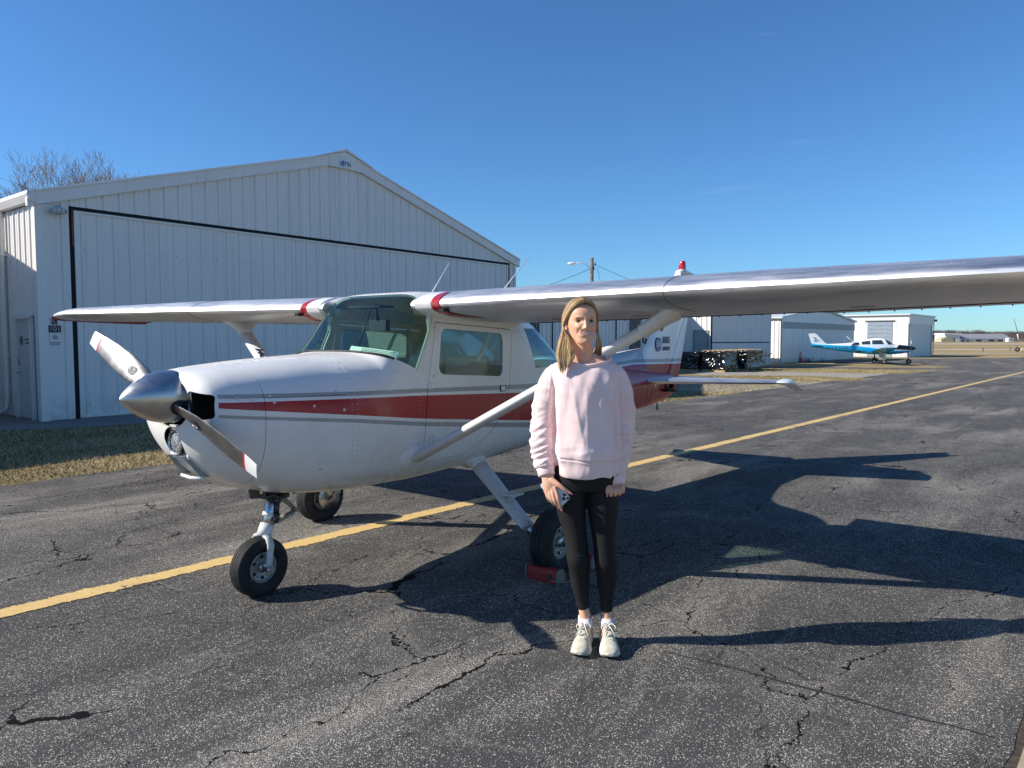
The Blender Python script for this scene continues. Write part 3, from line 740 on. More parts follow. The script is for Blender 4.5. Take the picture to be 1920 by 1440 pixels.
def alu(name, base, r0, r1, streak):
    t = NT(name, metal=1.0); co = t.coord()
    a = t.noise(t.map(co, scale=(9, 1.2, 9), rot=(0, 0, .35)), 3.2, 7, .7, .3)
    c = t.noise(t.map(co, scale=(2, .7, 2)), 2.2, 4, .6)
    f = t.m2('ADD', t.m2('MULTIPLY', a, .6), t.m2('MULTIPLY', c, .4))
    t.set('color', t.mix(t.rng(f, .36, .66), tuple(k*.80 for k in base), base))
    t.set('rough', t.rng(f, .34, .66, r0, r1))
    w = t.noise(t.map(co, scale=(1.8, 1, 1)), 3.0, 2, .5)
    nb = t.bump(w, .22, .03); t.set('normal', t.bump(t.noise(t.map(co, scale=(30, 3, 30)), 6, 4, .7), streak, .002, nb))
    return t.m
alu_wing = alu('polished_aluminium', (.88, .88, .88), .38, .58, .25)
alu_tail = alu('satin_aluminium', (.84, .84, .84), .46, .60, .2)
alu_spin = alu('spun_aluminium', (.60, .58, .55), .26, .38, .1)
dark_metal = simple('dark_metal', (.07, .07, .075), .5, .6, var=.3, scale=20)

# ---- fuselage surface -----------------------------------------------------------------
ST = [ # u, zb, zt, half width, z of widest, upper exponent, lower exponent
 (-4.50,.885,1.10,.045,1.00,2.4,2.4), (-4.20,.815,1.14,.085,1.00,2.3,2.3), (-3.60,.765,1.19,.150,1.00,2.3,2.4), (-3.00,.735,1.235,.215,1.0,2.4,2.5),
 (-2.40,.70,1.275,.280,1.0,2.5,2.6), (-1.80,.665,1.335,.345,1.0,2.6,2.8), (-1.50,.645,1.44,.385,1.02,2.7,3.0), (-1.22,.635,1.585,.42,1.05,3.2,3.2),
 (-1.06,.63,1.665,.44,1.08,3.6,3.3), (-.95,.625,1.72,.452,1.1,3.8,3.4), (-.60,.61,1.82,.488,1.1,4.6,3.5), (-.30,.60,1.862,.505,1.1,5.5,3.6), (.0,.59,1.878,.51,1.1,6.0,3.6),
 (.30,.580,1.872,.51,1.1,6.0,3.6), (.42,.577,1.858,.508,1.1,6.0,3.6), (.50,.575,1.826,.506,1.1,5.8,3.5), (.56,.575,1.765,.503,1.1,5.4,3.4), (.64,.575,1.680,.500,1.1,4.8,3.3), (.72,.575,1.590,.497,1.1,4.2,3.2),
 (.80,.578,1.508,.496,1.09,3.7,3.0), (.85,.579,1.463,.495,1.085,3.4,3.0), (.90,.58,1.455,.494,1.08,3.2,3.0), (1.0,.583,1.451,.490,1.07,2.9,3.0), (1.19,.60,1.441,.480,1.05,2.7,2.8), (1.40,.635,1.428,.462,1.08,2.7,2.7), (1.60,.69,1.412,.438,1.10,2.7,2.6), (1.74,.755,1.398,.412,1.13,2.7,2.5),
 (1.83,.825,1.386,.385,1.15,2.8,2.4), (1.89,.895,1.374,.355,1.17,2.8,2.3), (1.925,.96,1.362,.320,1.19,2.6,2.3), (1.942,1.01,1.35,.275,1.20,2.4,2.2), (1.950,1.07,1.335,.19,1.215,2.2,2.2)]
SA = np.array(ST).T
def sec(u): return [float(pchip(SA[0], SA[k], u)) for k in range(1, 7)]
def ring(u, n=112, off=0):
    zb, zt, hw, zc, nu, nl = sec(u); out = []
    for i in range(n):
        a = 2*math.pi*(i + .0)/n; c, s_ = math.cos(a), math.sin(a); e_ = nu if s_ >= 0 else nl
        y = (hw+off)*math.copysign(abs(c)**(2/e_), c); h = (zt+off-zc) if s_ >= 0 else (zc-zb+off)
        out.append((u, y, zc + h*math.copysign(abs(s_)**(2/e_), s_)))
    return out
def sy(u, z, off=0):
    """half width of the fuselage at station u and height z"""
    zb, zt, hw, zc, nu, nl = sec(u)
    t = (z-zc)/((zt-zc) if z > zc else (zc-zb)); e_ = nu if z > zc else nl
    return (hw + off)*max(0, 1 - min(1, abs(t))**e_)**(1/e_)
us = list(np.concatenate([np.linspace(-4.5, -1.8, 28), np.linspace(-1.72, .38, 43), np.linspace(.40, .92, 34), np.linspace(.95, 1.8, 30), np.linspace(1.815, 1.950, 22)]))
fb = MB(); fb.rings([ring(u) for u in us], 0, caps=False)
me = bpy.data.meshes.new('fus'); me.from_pydata(fb.v, [], fb.f)
bm = bmesh.new(); bm.from_mesh(me)
def cut(co_, no):
    g = bm.verts[:] + bm.edges[:] + bm.faces[:]
    bmesh.ops.bisect_plane(bm, geom=g, plane_co=co_, plane_no=no, dist=1e-5)
class Half:   # 2D half plane in (u, z): n.(p-c) > 0
    def __init__(s, c, n): s.c = Vector(c); s.n = Vector(n).normalized()
    def cut(s, d=0): cut((s.c.x + s.n.x*d, 0, s.c.y + s.n.y*d), (s.n.x, 0, s.n.y))
    def d(s, u, z): return (u-s.c.x)*s.n.x + (z-s.c.y)*s.n.y
def thr(a, b_):  # half plane left of a->b
    a = Vector(a); b_ = Vector(b_); e_ = b_-a; return Half(a, (-e_.y, e_.x))
wind = [Half((.58, 1.352), (-.42, 1)), thr((.575, 1.346), (.385, 1.74)) , Half((.455, 0), (1, 0))]
wind[1] = Half((.577, 1.346), (.324, .157*1.0)) # ahead of the door pillar
rear = [Half((-.69, 1.63), (-.33, .15)), Half((0, 1.315), (0, 1)), Half((0, 1.628), (0, -1)), Half((-1.66, 0), (1, 0))]
rear[0] = Half((-.69, 1.63), (-.325, .14))
for h_ in wind + rear: h_.cut()
doorp_ = [(.520, .72), (.475, 1.235), (.392, 1.655), (-.475, 1.615), (-.43, 1.20), (-.36, 1.02), (-.20, .86), (.05, .73)]
dh = [thr(doorp_[(i+1) % len(doorp_)], doorp_[i]) for i in range(len(doorp_))]
dsg = [1 if h_.d(0.1, 1.2) > 0 else -1 for h_ in dh]
GAP = .0028
for h_ in dh: h_.cut(GAP); h_.cut(-GAP)
SEAM = [1.135, 1.655]
for s_ in SEAM: cut((s_-.0016, 0, 0), (1, 0, 0)); cut((s_+.0016, 0, 0), (1, 0, 0))
cowl_split = Half((1.9, 1.232), (-.02, 1)); cowl_split.cut(.0014); cowl_split.cut(-.0014)
groups = {}
for f in bm.faces:
    c = f.calc_center_median(); u, y, z = c
    key = 'fuselage'
    dd = [s_*h_.d(u, z) for s_, h_ in zip(dsg, dh)]
    if all(d > -GAP*1.01 for d in dd) and abs(y) > .25:
        key = ('door_port' if y > 0 else 'door_starboard') if all(d > GAP*.99 for d in dd) else 'gap'
    if all(h_.d(u, z) > 0 for h_ in wind): key = 'windshield'
    if all(h_.d(u, z) > 0 for h_ in rear): key = 'rear_window'
    if u > SEAM[0]:
        if any(abs(u-s_) < .0016 for s_ in SEAM): key = 'gap'
        elif u > SEAM[1]: key = 'nose_bowl'
        else:
            d = cowl_split.d(u, z); key = 'gap' if abs(d) < .0014 else ('cowling_upper' if d > 0 else 'cowling_lower')
    groups.setdefault(key, []).append(f.index)
bm.faces.ensure_lookup_table(); bm.to_mesh(me); bm.free()
V_ = [tuple(v.co) for v in me.vertices]; F_ = [tuple(p.vertices) for p in me.polygons]
def part(name, keys, mats, thick=0, parent=plane, off=0):
    idx = [i for k in keys for i in groups.get(k, [])]
    m_ = bpy.data.meshes.new(name); used = sorted({v for i in idx for v in F_[i]}); rm = {v: k for k, v in enumerate(used)}
    m_.from_pydata([V_[v] for v in used], [], [[rm[v] for v in F_[i]] for i in idx]); m_.update()
    b2 = bmesh.new(); b2.from_mesh(m_); bmesh.ops.recalc_face_normals(b2, faces=b2.faces)
    tot = sum(f.normal.dot(f.calc_center_median() - Vector((f.calc_center_median().x, 0, 1.15))) * f.calc_area() for f in b2.faces)
    if tot < 0: bmesh.ops.reverse_faces(b2, faces=b2.faces)
    b2.to_mesh(m_); b2.free()
    o = put(name, m_, mats, parent)
    if thick: bake(o, [('SOLIDIFY', dict(thickness=thick, offset=-1, material_offset=1, material_offset_rim=0, use_even_offset=False))])
    sharpen(o, 35); return o
fus = part('fuselage', ['fuselage'], [livery_m, inner], .016)
dport = part('door', ['door_port'], [livery_m, inner], .018)
dstb = part('door', ['door_starboard'], [livery_m, inner], .018)
nose = part('nose_bowl', ['nose_bowl'], [livery_m, dark], .012)
cow1 = part('cowling', ['cowling_upper'], [livery_m, dark], .008); cow2 = part('cowling', ['cowling_lower'], [livery_m, dark], .008)
# dark liner just inside the seams
lb_ = MB(); lb_.rings([[(u, y*.955, 1.1 + (z-1.1)*.955) for u, y, z in ring(u, 48)] for u in np.linspace(1.09, 1.75, 14)], 0, caps=True); lb_.build('engine_liner', dark, plane)

def glass(name, tint, refl=.06):
    m_ = bpy.data.materials.new(name); m_.use_nodes = True; t = m_.node_tree; t.nodes.clear()
    tr = t.nodes.new('ShaderNodeBsdfTransparent'); tr.inputs[0].default_value = (*tint, 1)
    gl = t.nodes.new('ShaderNodeBsdfGlossy'); gl.inputs['Roughness'].default_value = .03; gl.inputs[0].default_value = (1, 1, 1, 1)
    fr = t.nodes.new('ShaderNodeFresnel'); fr.inputs[0].default_value = 1.55
    mp_ = t.nodes.new('ShaderNodeMath'); mp_.operation = 'MULTIPLY_ADD'; mp_.inputs[1].default_value = .8; mp_.inputs[2].default_value = refl - .05
    nz_ = t.nodes.new('ShaderNodeTexNoise'); nz_.inputs['Scale'].default_value = 2.4; bp = t.nodes.new('ShaderNodeBump'); bp.inputs['Strength'].default_value = .12; bp.inputs['Distance'].default_value = .02
    tcn = t.nodes.new('ShaderNodeTexCoord'); t.links.new(tcn.outputs['Object'], nz_.inputs['Vector'])
    mx_ = t.nodes.new('ShaderNodeMixShader'); ou = t.nodes.new('ShaderNodeOutputMaterial')
    t.links.new(nz_.outputs['Fac'], bp.inputs['Height']); t.links.new(bp.outputs[0], gl.inputs['Normal'])
    t.links.new(fr.outputs[0], mp_.inputs[0]); t.links.new(mp_.outputs[0], mx_.inputs[0]); t.links.new(tr.outputs[0], mx_.inputs[1]); t.links.new(gl.outputs[0], mx_.inputs[2]); t.links.new(mx_.outputs[0], ou.inputs[0])
    return m_
tint = glass('tinted_acrylic', (.74, .97, .89), .045); tint_b = glass('blue_acrylic', (.42, .72, .80), .09); clear = glass('clear_acrylic', (.80, .88, .85), .05)
part('windshield', ['windshield'], [tint]); part('rear_window', ['rear_window'], [tint_b])

# ---- door windows: rounded openings with frame and pane
def rrect(pts, r, n=7):
    out = []; m_ = len(pts)
    for i in range(m_):
        p, a, c = Vector(pts[i]), Vector(pts[i-1]), Vector(pts[(i+1) % m_]); da = (a-p).normalized(); dc = (c-p).normalized()
        ang = da.angle(dc); tl_ = r/math.tan(ang/2); s0 = p+da*tl_; s1 = p+dc*tl_
        bis = (da+dc).normalized(); ce = p + bis*(r/math.sin(ang/2)); a0 = math.atan2((s0-ce).y, (s0-ce).x); a1 = math.atan2((s1-ce).y, (s1-ce).x)
        while a1-a0 > math.pi: a1 -= 2*math.pi
        while a1-a0 < -math.pi: a1 += 2*math.pi
        out += [ce + Vector((math.cos(a0+(a1-a0)*k/n), math.sin(a0+(a1-a0)*k/n)))*r for k in range(n+1)]
    return out
win = [(.352, 1.622), (-.358, 1.590), (-.348, 1.262), (.392, 1.305)]
wo_ = rrect(win, .055)
for d_, sg_ in ((dport, 1), (dstb, -1)):
    cb = MB(); cb.prism(wo_, lambda p, t: (p.x, sg_*t, p.y), 0, .3, .7); co_ = cb.build('cutter', dark, plane)
    bake(d_, [('BOOLEAN', dict(object=co_, operation='DIFFERENCE', solver='EXACT'))]); bpy.data.objects.remove(co_); sharpen(d_, 35)
    def P_(p, off): return (p.x, sg_*(sy(p.x, p.y) + off), p.y)
    cen = Vector((0.01, 1.44))
    def scl(p, k): e_ = (p-cen); l = e_.length; return cen + e_*((l+k)/l)
    fr_ = MB(); R1 = [[P_(scl(p, a), o_) for p in wo_] for a, o_ in ((-.010, -.012), (-.012, .004), (.004, .007), (.016, .006), (.018, -.006))]
    fr_.rings(R1, 0, caps=False); wf = fr_.build('window_frame', [white_p], d_, sharp=35)
    pn = MB(); q = [P_(scl(p, -.006), -.006) for p in wo_]; pn.add(q, [list(range(len(q)))], 0, True); pn.build('window', clear, d_)
    # latch plate and hinges
    for (hu, hz, hw_) in ((.45, 1.237, .10), (.425, .885, .10)):
        h_ = MB(); n_ = 8
        pts_ = rrect([(hu+.03, hz+.022), (hu+.03, hz-.022), (hu-hw_, hz-.012), (hu-hw_, hz+.012)][::-1], .008, 3)
        h_.prism(pts_, lambda p, t: (p.x, sg_*(sy(p.x, p.y)+t), p.y), 0, -.002, .009); h_.tube([(hu+.006, sg_*(sy(hu, hz)+.010), hz-.02), (hu+.006, sg_*(sy(hu, hz)+.010), hz+.02)], .006, 6)
        h_.build('hinge', white_p, d_)
    h_ = MB(); h_.prism([Vector(p) for p in [(-.305, 1.20), (-.375, 1.20), (-.375, 1.155), (-.305, 1.155)]][::-1], lambda p, t: (p.x, sg_*(sy(p.x, p.y)+t), p.y), 0, -.002, .004)
    hd_ = h_.build('handle', black, d_); h_ = MB(); h_.prism([Vector(p) for p in [(-.312, 1.195), (-.362, 1.195), (-.362, 1.162), (-.312, 1.162)]][::-1], lambda p, t: (p.x, sg_*(sy(p.x, p.y)+t), p.y), 0, .003, .009); h_.build('handle_paddle', white_p, d_)

# air intakes and landing light recess cut into the nose bowl
for sg_ in (1, -1):
    cb = MB(); q = rrect([(.17, 1.275), (.345, 1.255), (.348, 1.135), (.215, 1.115)], .022, 4); 
    cb.prism(q, lambda p, t: (t, sg_*p.x, p.y), 0, 1.78, 2.1); co_ = cb.build('cutter', dark, plane)
    bake(nose, [('BOOLEAN', dict(object=co_, operation='DIFFERENCE', solver='EXACT'))]); bpy.data.objects.remove(co_)
    bx = MB(); bx.prism([p*1.0 for p in rrect([(.15, 1.29), (.36, 1.27), (.36, 1.12), (.19, 1.10)], .02, 3)], lambda p, t: (t, sg_*p.x, p.y), 0, 1.70, 1.712); bx.build('intake_baffle', dark, nose)
    bx = MB(); bx.box((1.72, sg_*.27-.035, 1.13), (1.80, sg_*.27+.035, 1.20)); bx.tube([(1.80, sg_*.30, 1.17), (1.87, sg_*.325, 1.165)], .018, 8); bx.build('engine_fin', dark_metal, nose)
    # metal cheek plate beside the spinner
    ck = MB(); ck.add([(1.945, sg_*.10, 1.30), (1.946, sg_*.205, 1.285), (1.943, sg_*.215, 1.165), (1.947, sg_*.12, 1.13)], [(0,1,2,3)]); ck.build('cheek_plate', steel, nose)
cb = MB(); q = [Vector((.085*math.cos(2*math.pi*i/24), .985 + .085*math.sin(2*math.pi*i/24))) for i in range(24)]
cb.prism([Vector((-.085, .985)), Vector((-.075, .90)), Vector((.075, .90)), Vector((.085, .985))] + [Vector((.085*math.cos(a), .985+.085*math.sin(a))) for a in [math.pi*i/14 for i in range(1, 14)]][::1], lambda p, t: (t, p.x, p.y), 0, 1.905, 2.2)
co_ = cb.build('cutter', dark, plane); bake(nose, [('BOOLEAN', dict(object=co_, operation='DIFFERENCE', solver='EXACT'))]); bpy.data.objects.remove(co_); sharpen(nose, 35)
lp = MB(); lp.box((1.885, -.09, .895), (1.905, .09, 1.075)); lp.build('light_plate', white_p, nose)
ll = MB(); ll.lathe([(.066, .0), (.069, .02), (.064, .028), (.058, .022)], lambda x, y, h: (1.903 + h, x, .985 + y), 28); llo = ll.build('landing_light', chrome, plane, sharp=40)
lens_m = NT('lens_glass', rough=.12, spec=.8); _c = lens_m.coord(); _v = lens_m.vor(_c, 60); lens_m.set('color', lens_m.ramp(_v, [(.1, (.85,.85,.85)), (.6, (.35,.36,.37))])); lens_m.set('normal', lens_m.bump(_v, .8, .006)); lens_m.set('metal', .55)
ll = MB(); ll.lathe([(.062, .014), (.04, .022), (.0, .026)], lambda x, y, h: (1.903 + h, x, .985 + y), 24); ll.build('lens', lens_m.m, llo)
# chin scoop below the light
sc = MB(); q0 = [(1.925, -.085, .925), (1.925, .085, .925), (1.80, .11, .765), (1.80, -.11, .765)]
sc.add([(1.930, -.075, .915), (1.930, .075, .915), (1.835, .095, .79), (1.835, -.095, .79), (1.86, -.075, .915), (1.86, .075, .915), (1.74, .095, .79), (1.74, -.095, .79)], [(0,1,5,4), (1,2,6,5), (3,0,4,7), (4,5,6,7)])
sc.build('chin_scoop', simple('scoop_dark', (.30,.30,.30), .5), nose)
sc = MB(); sc.tube([(1.835, -.10, .785), (1.842, 0, .780), (1.835, .10, .785)], .010, 8); sc.build('scoop_lip', white_p, nose)

# ---- windshield base strip, ceiling edge
def on(u, z, sg_=1, off=0): return Vector((u, sg_*(sy(u, z)+off), z))
bs = []
for k in range(41):
    yy = -.47 + .94*k/40
    # base plane z = 1.352 + .64 (u - .58) meets the surface at half width |y|
    lo_, hi_ = .50, .90
    for _ in range(30):
        m_ = (lo_+hi_)/2; z_ = 1.352 + .42*(m_-.58)
        zb, zt, hw, zc, nu, nl = sec(m_); tt = min(1, abs(yy)/hw); zs = zc + (zt-zc)*(1-tt**nu)**(1/nu)
        if zs > z_: lo_ = m_
        else: hi_ = m_
    bs.append((m_ + .004, yy, 1.352 + .42*(m_-.58) + .002))
g_ = MB(); g_.tube(bs, .0075, 8, flat=1.0); g_.build('windshield_seal', black, plane)
for sg_ in (1, -1):
    g_ = MB(); g_.tube([on(.577 - .485*(z_-1.346) + .002, z_, sg_, .002) for z_ in np.linspace(1.35, 1.72, 10)], .006, 6); g_.build('pillar_seal', simple('seal_green', (.42, .60, .40), .5) if sg_ == 1 else bpy.data.materials['seal_green'], plane)

# ---- cabin
cabin_dark = simple('cabin_dark', (.03, .03, .032), .8); vinyl = simple('seat_vinyl', (.34, .33, .30), .7, var=.1)
pa = MB(); pa.prism([Vector(p) for p in [(1.0, .74), (.50, .74), (.52, 1.20), (.54, 1.28), (.72, 1.335), (.98, 1.36)]], lambda p, t: (p.x, t, p.y), 0, -.37, .37); pa.build('instrument_panel', cabin_dark, plane)
pa = MB(); pa.prism([Vector(p) for p in [(.54, 1.33), (.90, 1.36), (.90, 1.405), (.70, 1.400), (.54, 1.375)]], lambda p, t: (p.x, t, p.y), 0, -.31, .31); pa.build('glareshield', cabin_dark, plane)
ga = MB()
for i in range(6):
    cx_, cz_ = .516, 1.20 - .11*(i // 3); cy_ = .10 + .11*(i % 3)
    ga.lathe([(.042, 0), (.042, -.008), (.036, -.008), (0, -.004)], lambda x, y, h: (cx_ + h, cy_ + x, cz_ + y), 16)
ga.build('gauges', simple('gauge_face', (.25, .25, .25), .4), plane)
fl = MB(); fl.box((-1.2, -.30, .68), (.95, .30, .70)); fl.build('cabin_floor', cabin_dark, plane)
bh = MB(); bh.prism([Vector(p) for p in [(-.30, .70), (.30, .70), (.34, 1.20), (.25, 1.28), (-.25, 1.28), (-.34, 1.20)]], lambda p, t: (t, p.x, p.y), 0, -1.32, -1.30); bh.build('baggage_wall', inner, plane)
for sg_ in (1, -1):
    st_ = bpy.data.objects.new('seat', None); C.objects.link(st_); st_.parent = plane
    sb = MB(); prof = rrect([(-.10, .98), (-.26, 1.42), (-.32, 1.41), (-.20, .96)], .025, 4); sb.prism(prof[::-1], lambda p, t: (p.x, sg_*.22 + t, p.y), 0, -.19, .19); soft(sb.build('backrest', vinyl, st_), .02, 3)
    sb = MB(); sb.box((-.20, sg_*.22-.2, .86), (.25, sg_*.22+.2, .98)); soft(sb.build('cushion', vinyl, st_), .03, 3)
    yk = MB(); yk.tube([(.47, sg_*.20, 1.12), (.34, sg_*.20, 1.12)], .012, 8); yk.tube([(.345, sg_*.20-.12, 1.22), (.335, sg_*.20-.11, 1.13), (.335, sg_*.20, 1.11), (.335, sg_*.20+.11, 1.13), (.345, sg_*.20+.12, 1.22)], .014, 8); yk.build('control_yoke', black, plane)
    bl = MB(); bl.tube([(-.30, sg_*.43, 1.62), (-.24, sg_*.33, 1.35), (-.16, sg_*.10, 1.02)], .022, 6, flat=.12); bl.build('seat_belt', inner, plane)
    wr = MB(); wr.lathe([(.0, .085), (.028, .08), (.036, .04), (.040, 0), (.040, -.05)], lambda x, y, h: (.40 + h*.8, sg_*(.405) + x, 1.735 + y), 18); wr.build('vent_knob', simple('vent_cream', (.62, .52, .30), .5), plane)
mg = MB(); mg.box((.36, -.13, 1.60), (.40, .04, 1.68)); mg.tube([(.40, -.04, 1.68), (.42, -.04, 1.79)], .012, 8); mg.box((.30, -.30, 1.765), (.44, .02, 1.78)); mg.build('mirror', cabin_dark, plane)
cp = MB(); cp.lathe([(0, .03), (.03, .025), (.034, -.025), (0, -.03)], lambda x, y, h: (.63 + x, .0 + y, 1.43 + h), 14); cp.tube([(.63, 0, 1.46), (.50, 0, 1.76)], .006, 6); cp.build('compass', black, plane)
# printed card lying against the windshield
cardm = NT('card', rough=.8); _c = cardm.coord('Generated'); _x, _y, _z = cardm.sep(_c)
cardm.set('color', (.80, .82, .78))
card = MB(); cw, ch_ = .43, .062
CO = Vector((.63, .155, 1.452)); CX = Vector((-.06, 1, -.09)).normalized(); CY = (Vector((-.55, 0, 1)) - CX*Vector((-.55, 0, 1)).dot(CX)).normalized()
card.add([CO + CX*a + CY*b_ for a, b_ in ((-cw/2, -ch_/2), (cw/2, -ch_/2), (cw/2, ch_/2), (-cw/2, ch_/2))], [(0,1,2,3)])
cd = card.build('printed_card', cardm.m, plane)
pr = MB(); r4 = random.Random(4); CN = CX.cross(CY)
for row in range(5):
    a = -.11
    while a < .17:
        w_ = r4.uniform(.006, .022); b_ = .021 - row*.0105
        pr.add([CO + CX*p + CY*q_ + CN*.0015*s_ for s_ in (1,) for p, q_ in ((a, b_-.003), (a+w_, b_-.003), (a+w_, b_+.003), (a, b_+.003))], [(0,1,2,3)]); a += w_ + .005
pr.build('print', inkm, cd)

# ---- wings ------------------------------------------------------------------------------
def naca(x): # 2412 camber and thickness
    t_ = .12; p_, m_ = .4, .02
    yt = 5*t_*(.2969*math.sqrt(x) - .1260*x - .3516*x*x + .2843*x**3 - .1036*x**4)
    yc = m_/p_**2*(2*p_*x-x*x) if x < p_ else m_/(1-p_)**2*((1-2*p_)+2*p_*x-x*x)
    return yc, yt
def wing_at(v):
    """leading edge u, z and trailing edge u, z at span station v"""
    if v < 2.62: te = -1.07
    else: te = -1.07 + (v-2.62)/(5.0-2.62)*.49
    le = .56 if v < 2.62 else .56 - (v-2.62)*.012
    return le, 1.757 + .012*v, te, 1.668 + .020*v
def airfoil(v, x0=0, x1=1, n=20, sg_=1, grow=0, dz=0):
    le, zl, te, zt_ = wing_at(v); c = le-te; up_ = []; dn = []
    xs_ = [x0 + (x1-x0)*(1-math.cos(math.pi*i/n))/2 if x0 == 0 and x1 == 1 else x0 + (x1-x0)*((i/n)**1.7 if x0 == 0 else i/n) for i in range(n+1)]
    for x in xs_:
        yc, yt = naca(x); bx_, bz = le - c*x, zl + (zt_-zl)*x
        g2 = grow*(1 if x < .98 else 0)
        up_.append((bx_ + (grow if x == 0 else 0), sg_*v, bz + (yc+yt)*c + g2 + dz)); dn.append((bx_, sg_*v, bz + (yc-yt)*c - g2 + dz))
    return up_ + dn[::-1][:-1] if x0 == 0 else up_ + dn[::-1]
XH = .745
def rot_te(pts, v, ang, sg_):
    le, zl, te, zt_ = wing_at(v); c = le-te; hx, hz = le-c*XH, zl+(zt_-zl)*XH
    o = []
    for x, y, z in pts:
        dx, dz_ = x-hx, z-hz; o.append((hx + dx*math.cos(ang), y, hz + dz_ + dx*math.sin(ang)))
    return o
for sg_ in (1, -1):
    side = 'port' if sg_ == 1 else 'starboard'
    wb = MB(); vs_ = [.44, .9, 1.6, 2.2, 2.62, 3.2, 3.9, 4.4, 4.72]
    wb.rings([airfoil(v, 0, XH, 26, sg_) for v in vs_], 0, caps=True); wing = wb.build('wing', alu_wing, plane, sharp=30)
    # panel joints and rivets
    jb = MB()
    for v in (2.20,):
        pts_ = airfoil(v, 0, XH, 26, sg_, .0012); half = pts_[:22] + [] ; jb.tube(pts_[0:20], .0014, 5); jb.tube([pts_[0]] + pts_[::-1][:14], .0014, 5)
    jb.build('panel_joint', simple('joint_dark', (.05,.05,.05), .6) if sg_ == 1 else bpy.data.materials['joint_dark'], wing)
    rv = MB()
    def rivet(b_, p, nrm, r=.004, h=.0022):
        nrm = Vector(nrm).normalized(); a = nrm.orthogonal().normalized(); c_ = nrm.cross(a); p = Vector(p)
        b_.add([p + (a*math.cos(q)+c_*math.sin(q))*r for q in [math.pi*2*i/6 for i in range(6)]] + [p + nrm*h], [(i, (i+1) % 6, 6) for i in range(6)], 0, True)
    for xr, st__ in ((.055, .045), (.09, .06)):
        v = .75
        while v < 4.7:
            le, zl, te, zt_ = wing_at(v); c = le-te; yc, yt = naca(xr); rivet(rv, (le-c*xr, sg_*v, zl+(zt_-zl)*xr+(yc+yt)*c), (.3, 0, 1), .0045, .0035); v += st__
    for xr in (.30, .60):
        v = .75
        while v < 4.7:
            le, zl, te, zt_ = wing_at(v); c = le-te; yc, yt = naca(xr); rivet(rv, (le-c*xr, sg_*v, zl+(zt_-zl)*xr+(yc-yt)*c), (0, 0, -1), .004, .0015); v += .07
    # inspection covers and control gaps on the underside
    for v in (1.15, 1.75, 3.0, 4.1):
        le, zl, te, zt_ = wing_at(v); c = le-te
        q = MB(); 
        for r_, dz_ in ((.058, .0012),):
            pts_ = []
            for i in range(24):
                a = 2*math.pi*i/24; xr = .42 + r_*math.cos(a)/c; yc, yt = naca(xr); vv = v + r_*math.sin(a); l2, z2, t2, zt2 = wing_at(vv); pts_.append((l2-(l2-t2)*xr, sg_*vv, z2+(zt2-z2)*xr+(yc-yt)*(l2-t2)-dz_))
            q.tube(pts_ + [pts_[0]], .0009, 4, caps=False)
        q.build('inspection_cover', bpy.data.materials['joint_dark'], wing)
    q = MB(); q.tube([(wing_at(v)[0]-(wing_at(v)[0]-wing_at(v)[2])*(XH+.003), sg_*v, wing_at(v)[1]+(wing_at(v)[3]-wing_at(v)[1])*XH + (naca(XH)[0]-naca(XH)[1])*(wing_at(v)[0]-wing_at(v)[2])-.001) for v in np.linspace(.62, 4.7, 30)], .0045, 4)
    q.build('hinge_gap', dark, wing)
    for xr in (.12, .45):
        v = .75
        while v < 4.7:
            le, zl, te, zt_ = wing_at(v); c = le-te; yc, yt = naca(xr); rivet(rv, (le-c*xr, sg_*v, zl+(zt_-zl)*xr+(yc-yt)*c), (0, 0, -1), .004, .0015); v += .05
    tag(rv.build('rivets', alu_wing, wing), kind='stuff')
    # flap and aileron
    def surf(name, v0, v1, ang, n=6):
        q = MB(); q.rings([rot_te(airfoil(v0 + (v1-v0)*k/n, XH+.006, 1.0, 8, sg_), v0 + (v1-v0)*k/n, ang, sg_) for k in range(n+1)], 0, caps=True)
        o_ = q.build(name, alu_wing, plane, sharp=30)
        rb_ = MB(); v = v0 + .08
        while v < v1 - .04:   # the pressed ribs end in little dark teeth at the trailing edge
            p = rot_te(airfoil(v, XH+.006, 1.0, 8, sg_), v, ang, sg_)[8]; rb_.box((p[0]-.003, p[1]-.004, p[2]-.006), (p[0]+.012, p[1]+.004, p[2]+.001)); v += .15
        rb_.build('edge_clips', dark_metal, o_); return o_
    surf('flap', .60, 2.60, 0.0); surf('aileron', 2.63, 4.70, R(1.5)*sg_)
    # drooped tip cap: white above, red along the edge
    tb = MB(); tr_ = []
    for k, v in enumerate([4.72, 4.80, 4.90, 4.98, 5.04, 5.08]):
        s_ = math.sqrt(max(0, 1 - ((v-4.72)/.365)**2)); pts_ = airfoil(v, 0, 1, 26, sg_); le, zl, te, zt_ = wing_at(v); mid = (le+te)/2
        kk = (.93 + .07*s_); o = []
        for x, y, z in pts_:
            zm = zl + (zt_-zl)*(le-x)/(le-te); o.append((mid + (x-mid)*(kk), y, zm + (z-zm)*(.30 + .70*s_) - .055*(1-s_)))
        tr_.append(o)
    tb.rings(tr_[:4], 0, caps=False); tb.rings(tr_[3:], 1, caps=True); tb.build('wing_tip', [white_p, red_p], plane, sharp=40)
    nb = MB(); nb.lathe([(0, .03), (.015, .02), (.018, 0), (.018, -.03)], lambda x, y, h: (.40 + x, sg_*(5.07 + h*.6), 1.80 + y), 10); nb.build('navigation_light', red_p if sg_ == 1 else simple('green_lens', (.02, .25, .10), .2), plane)
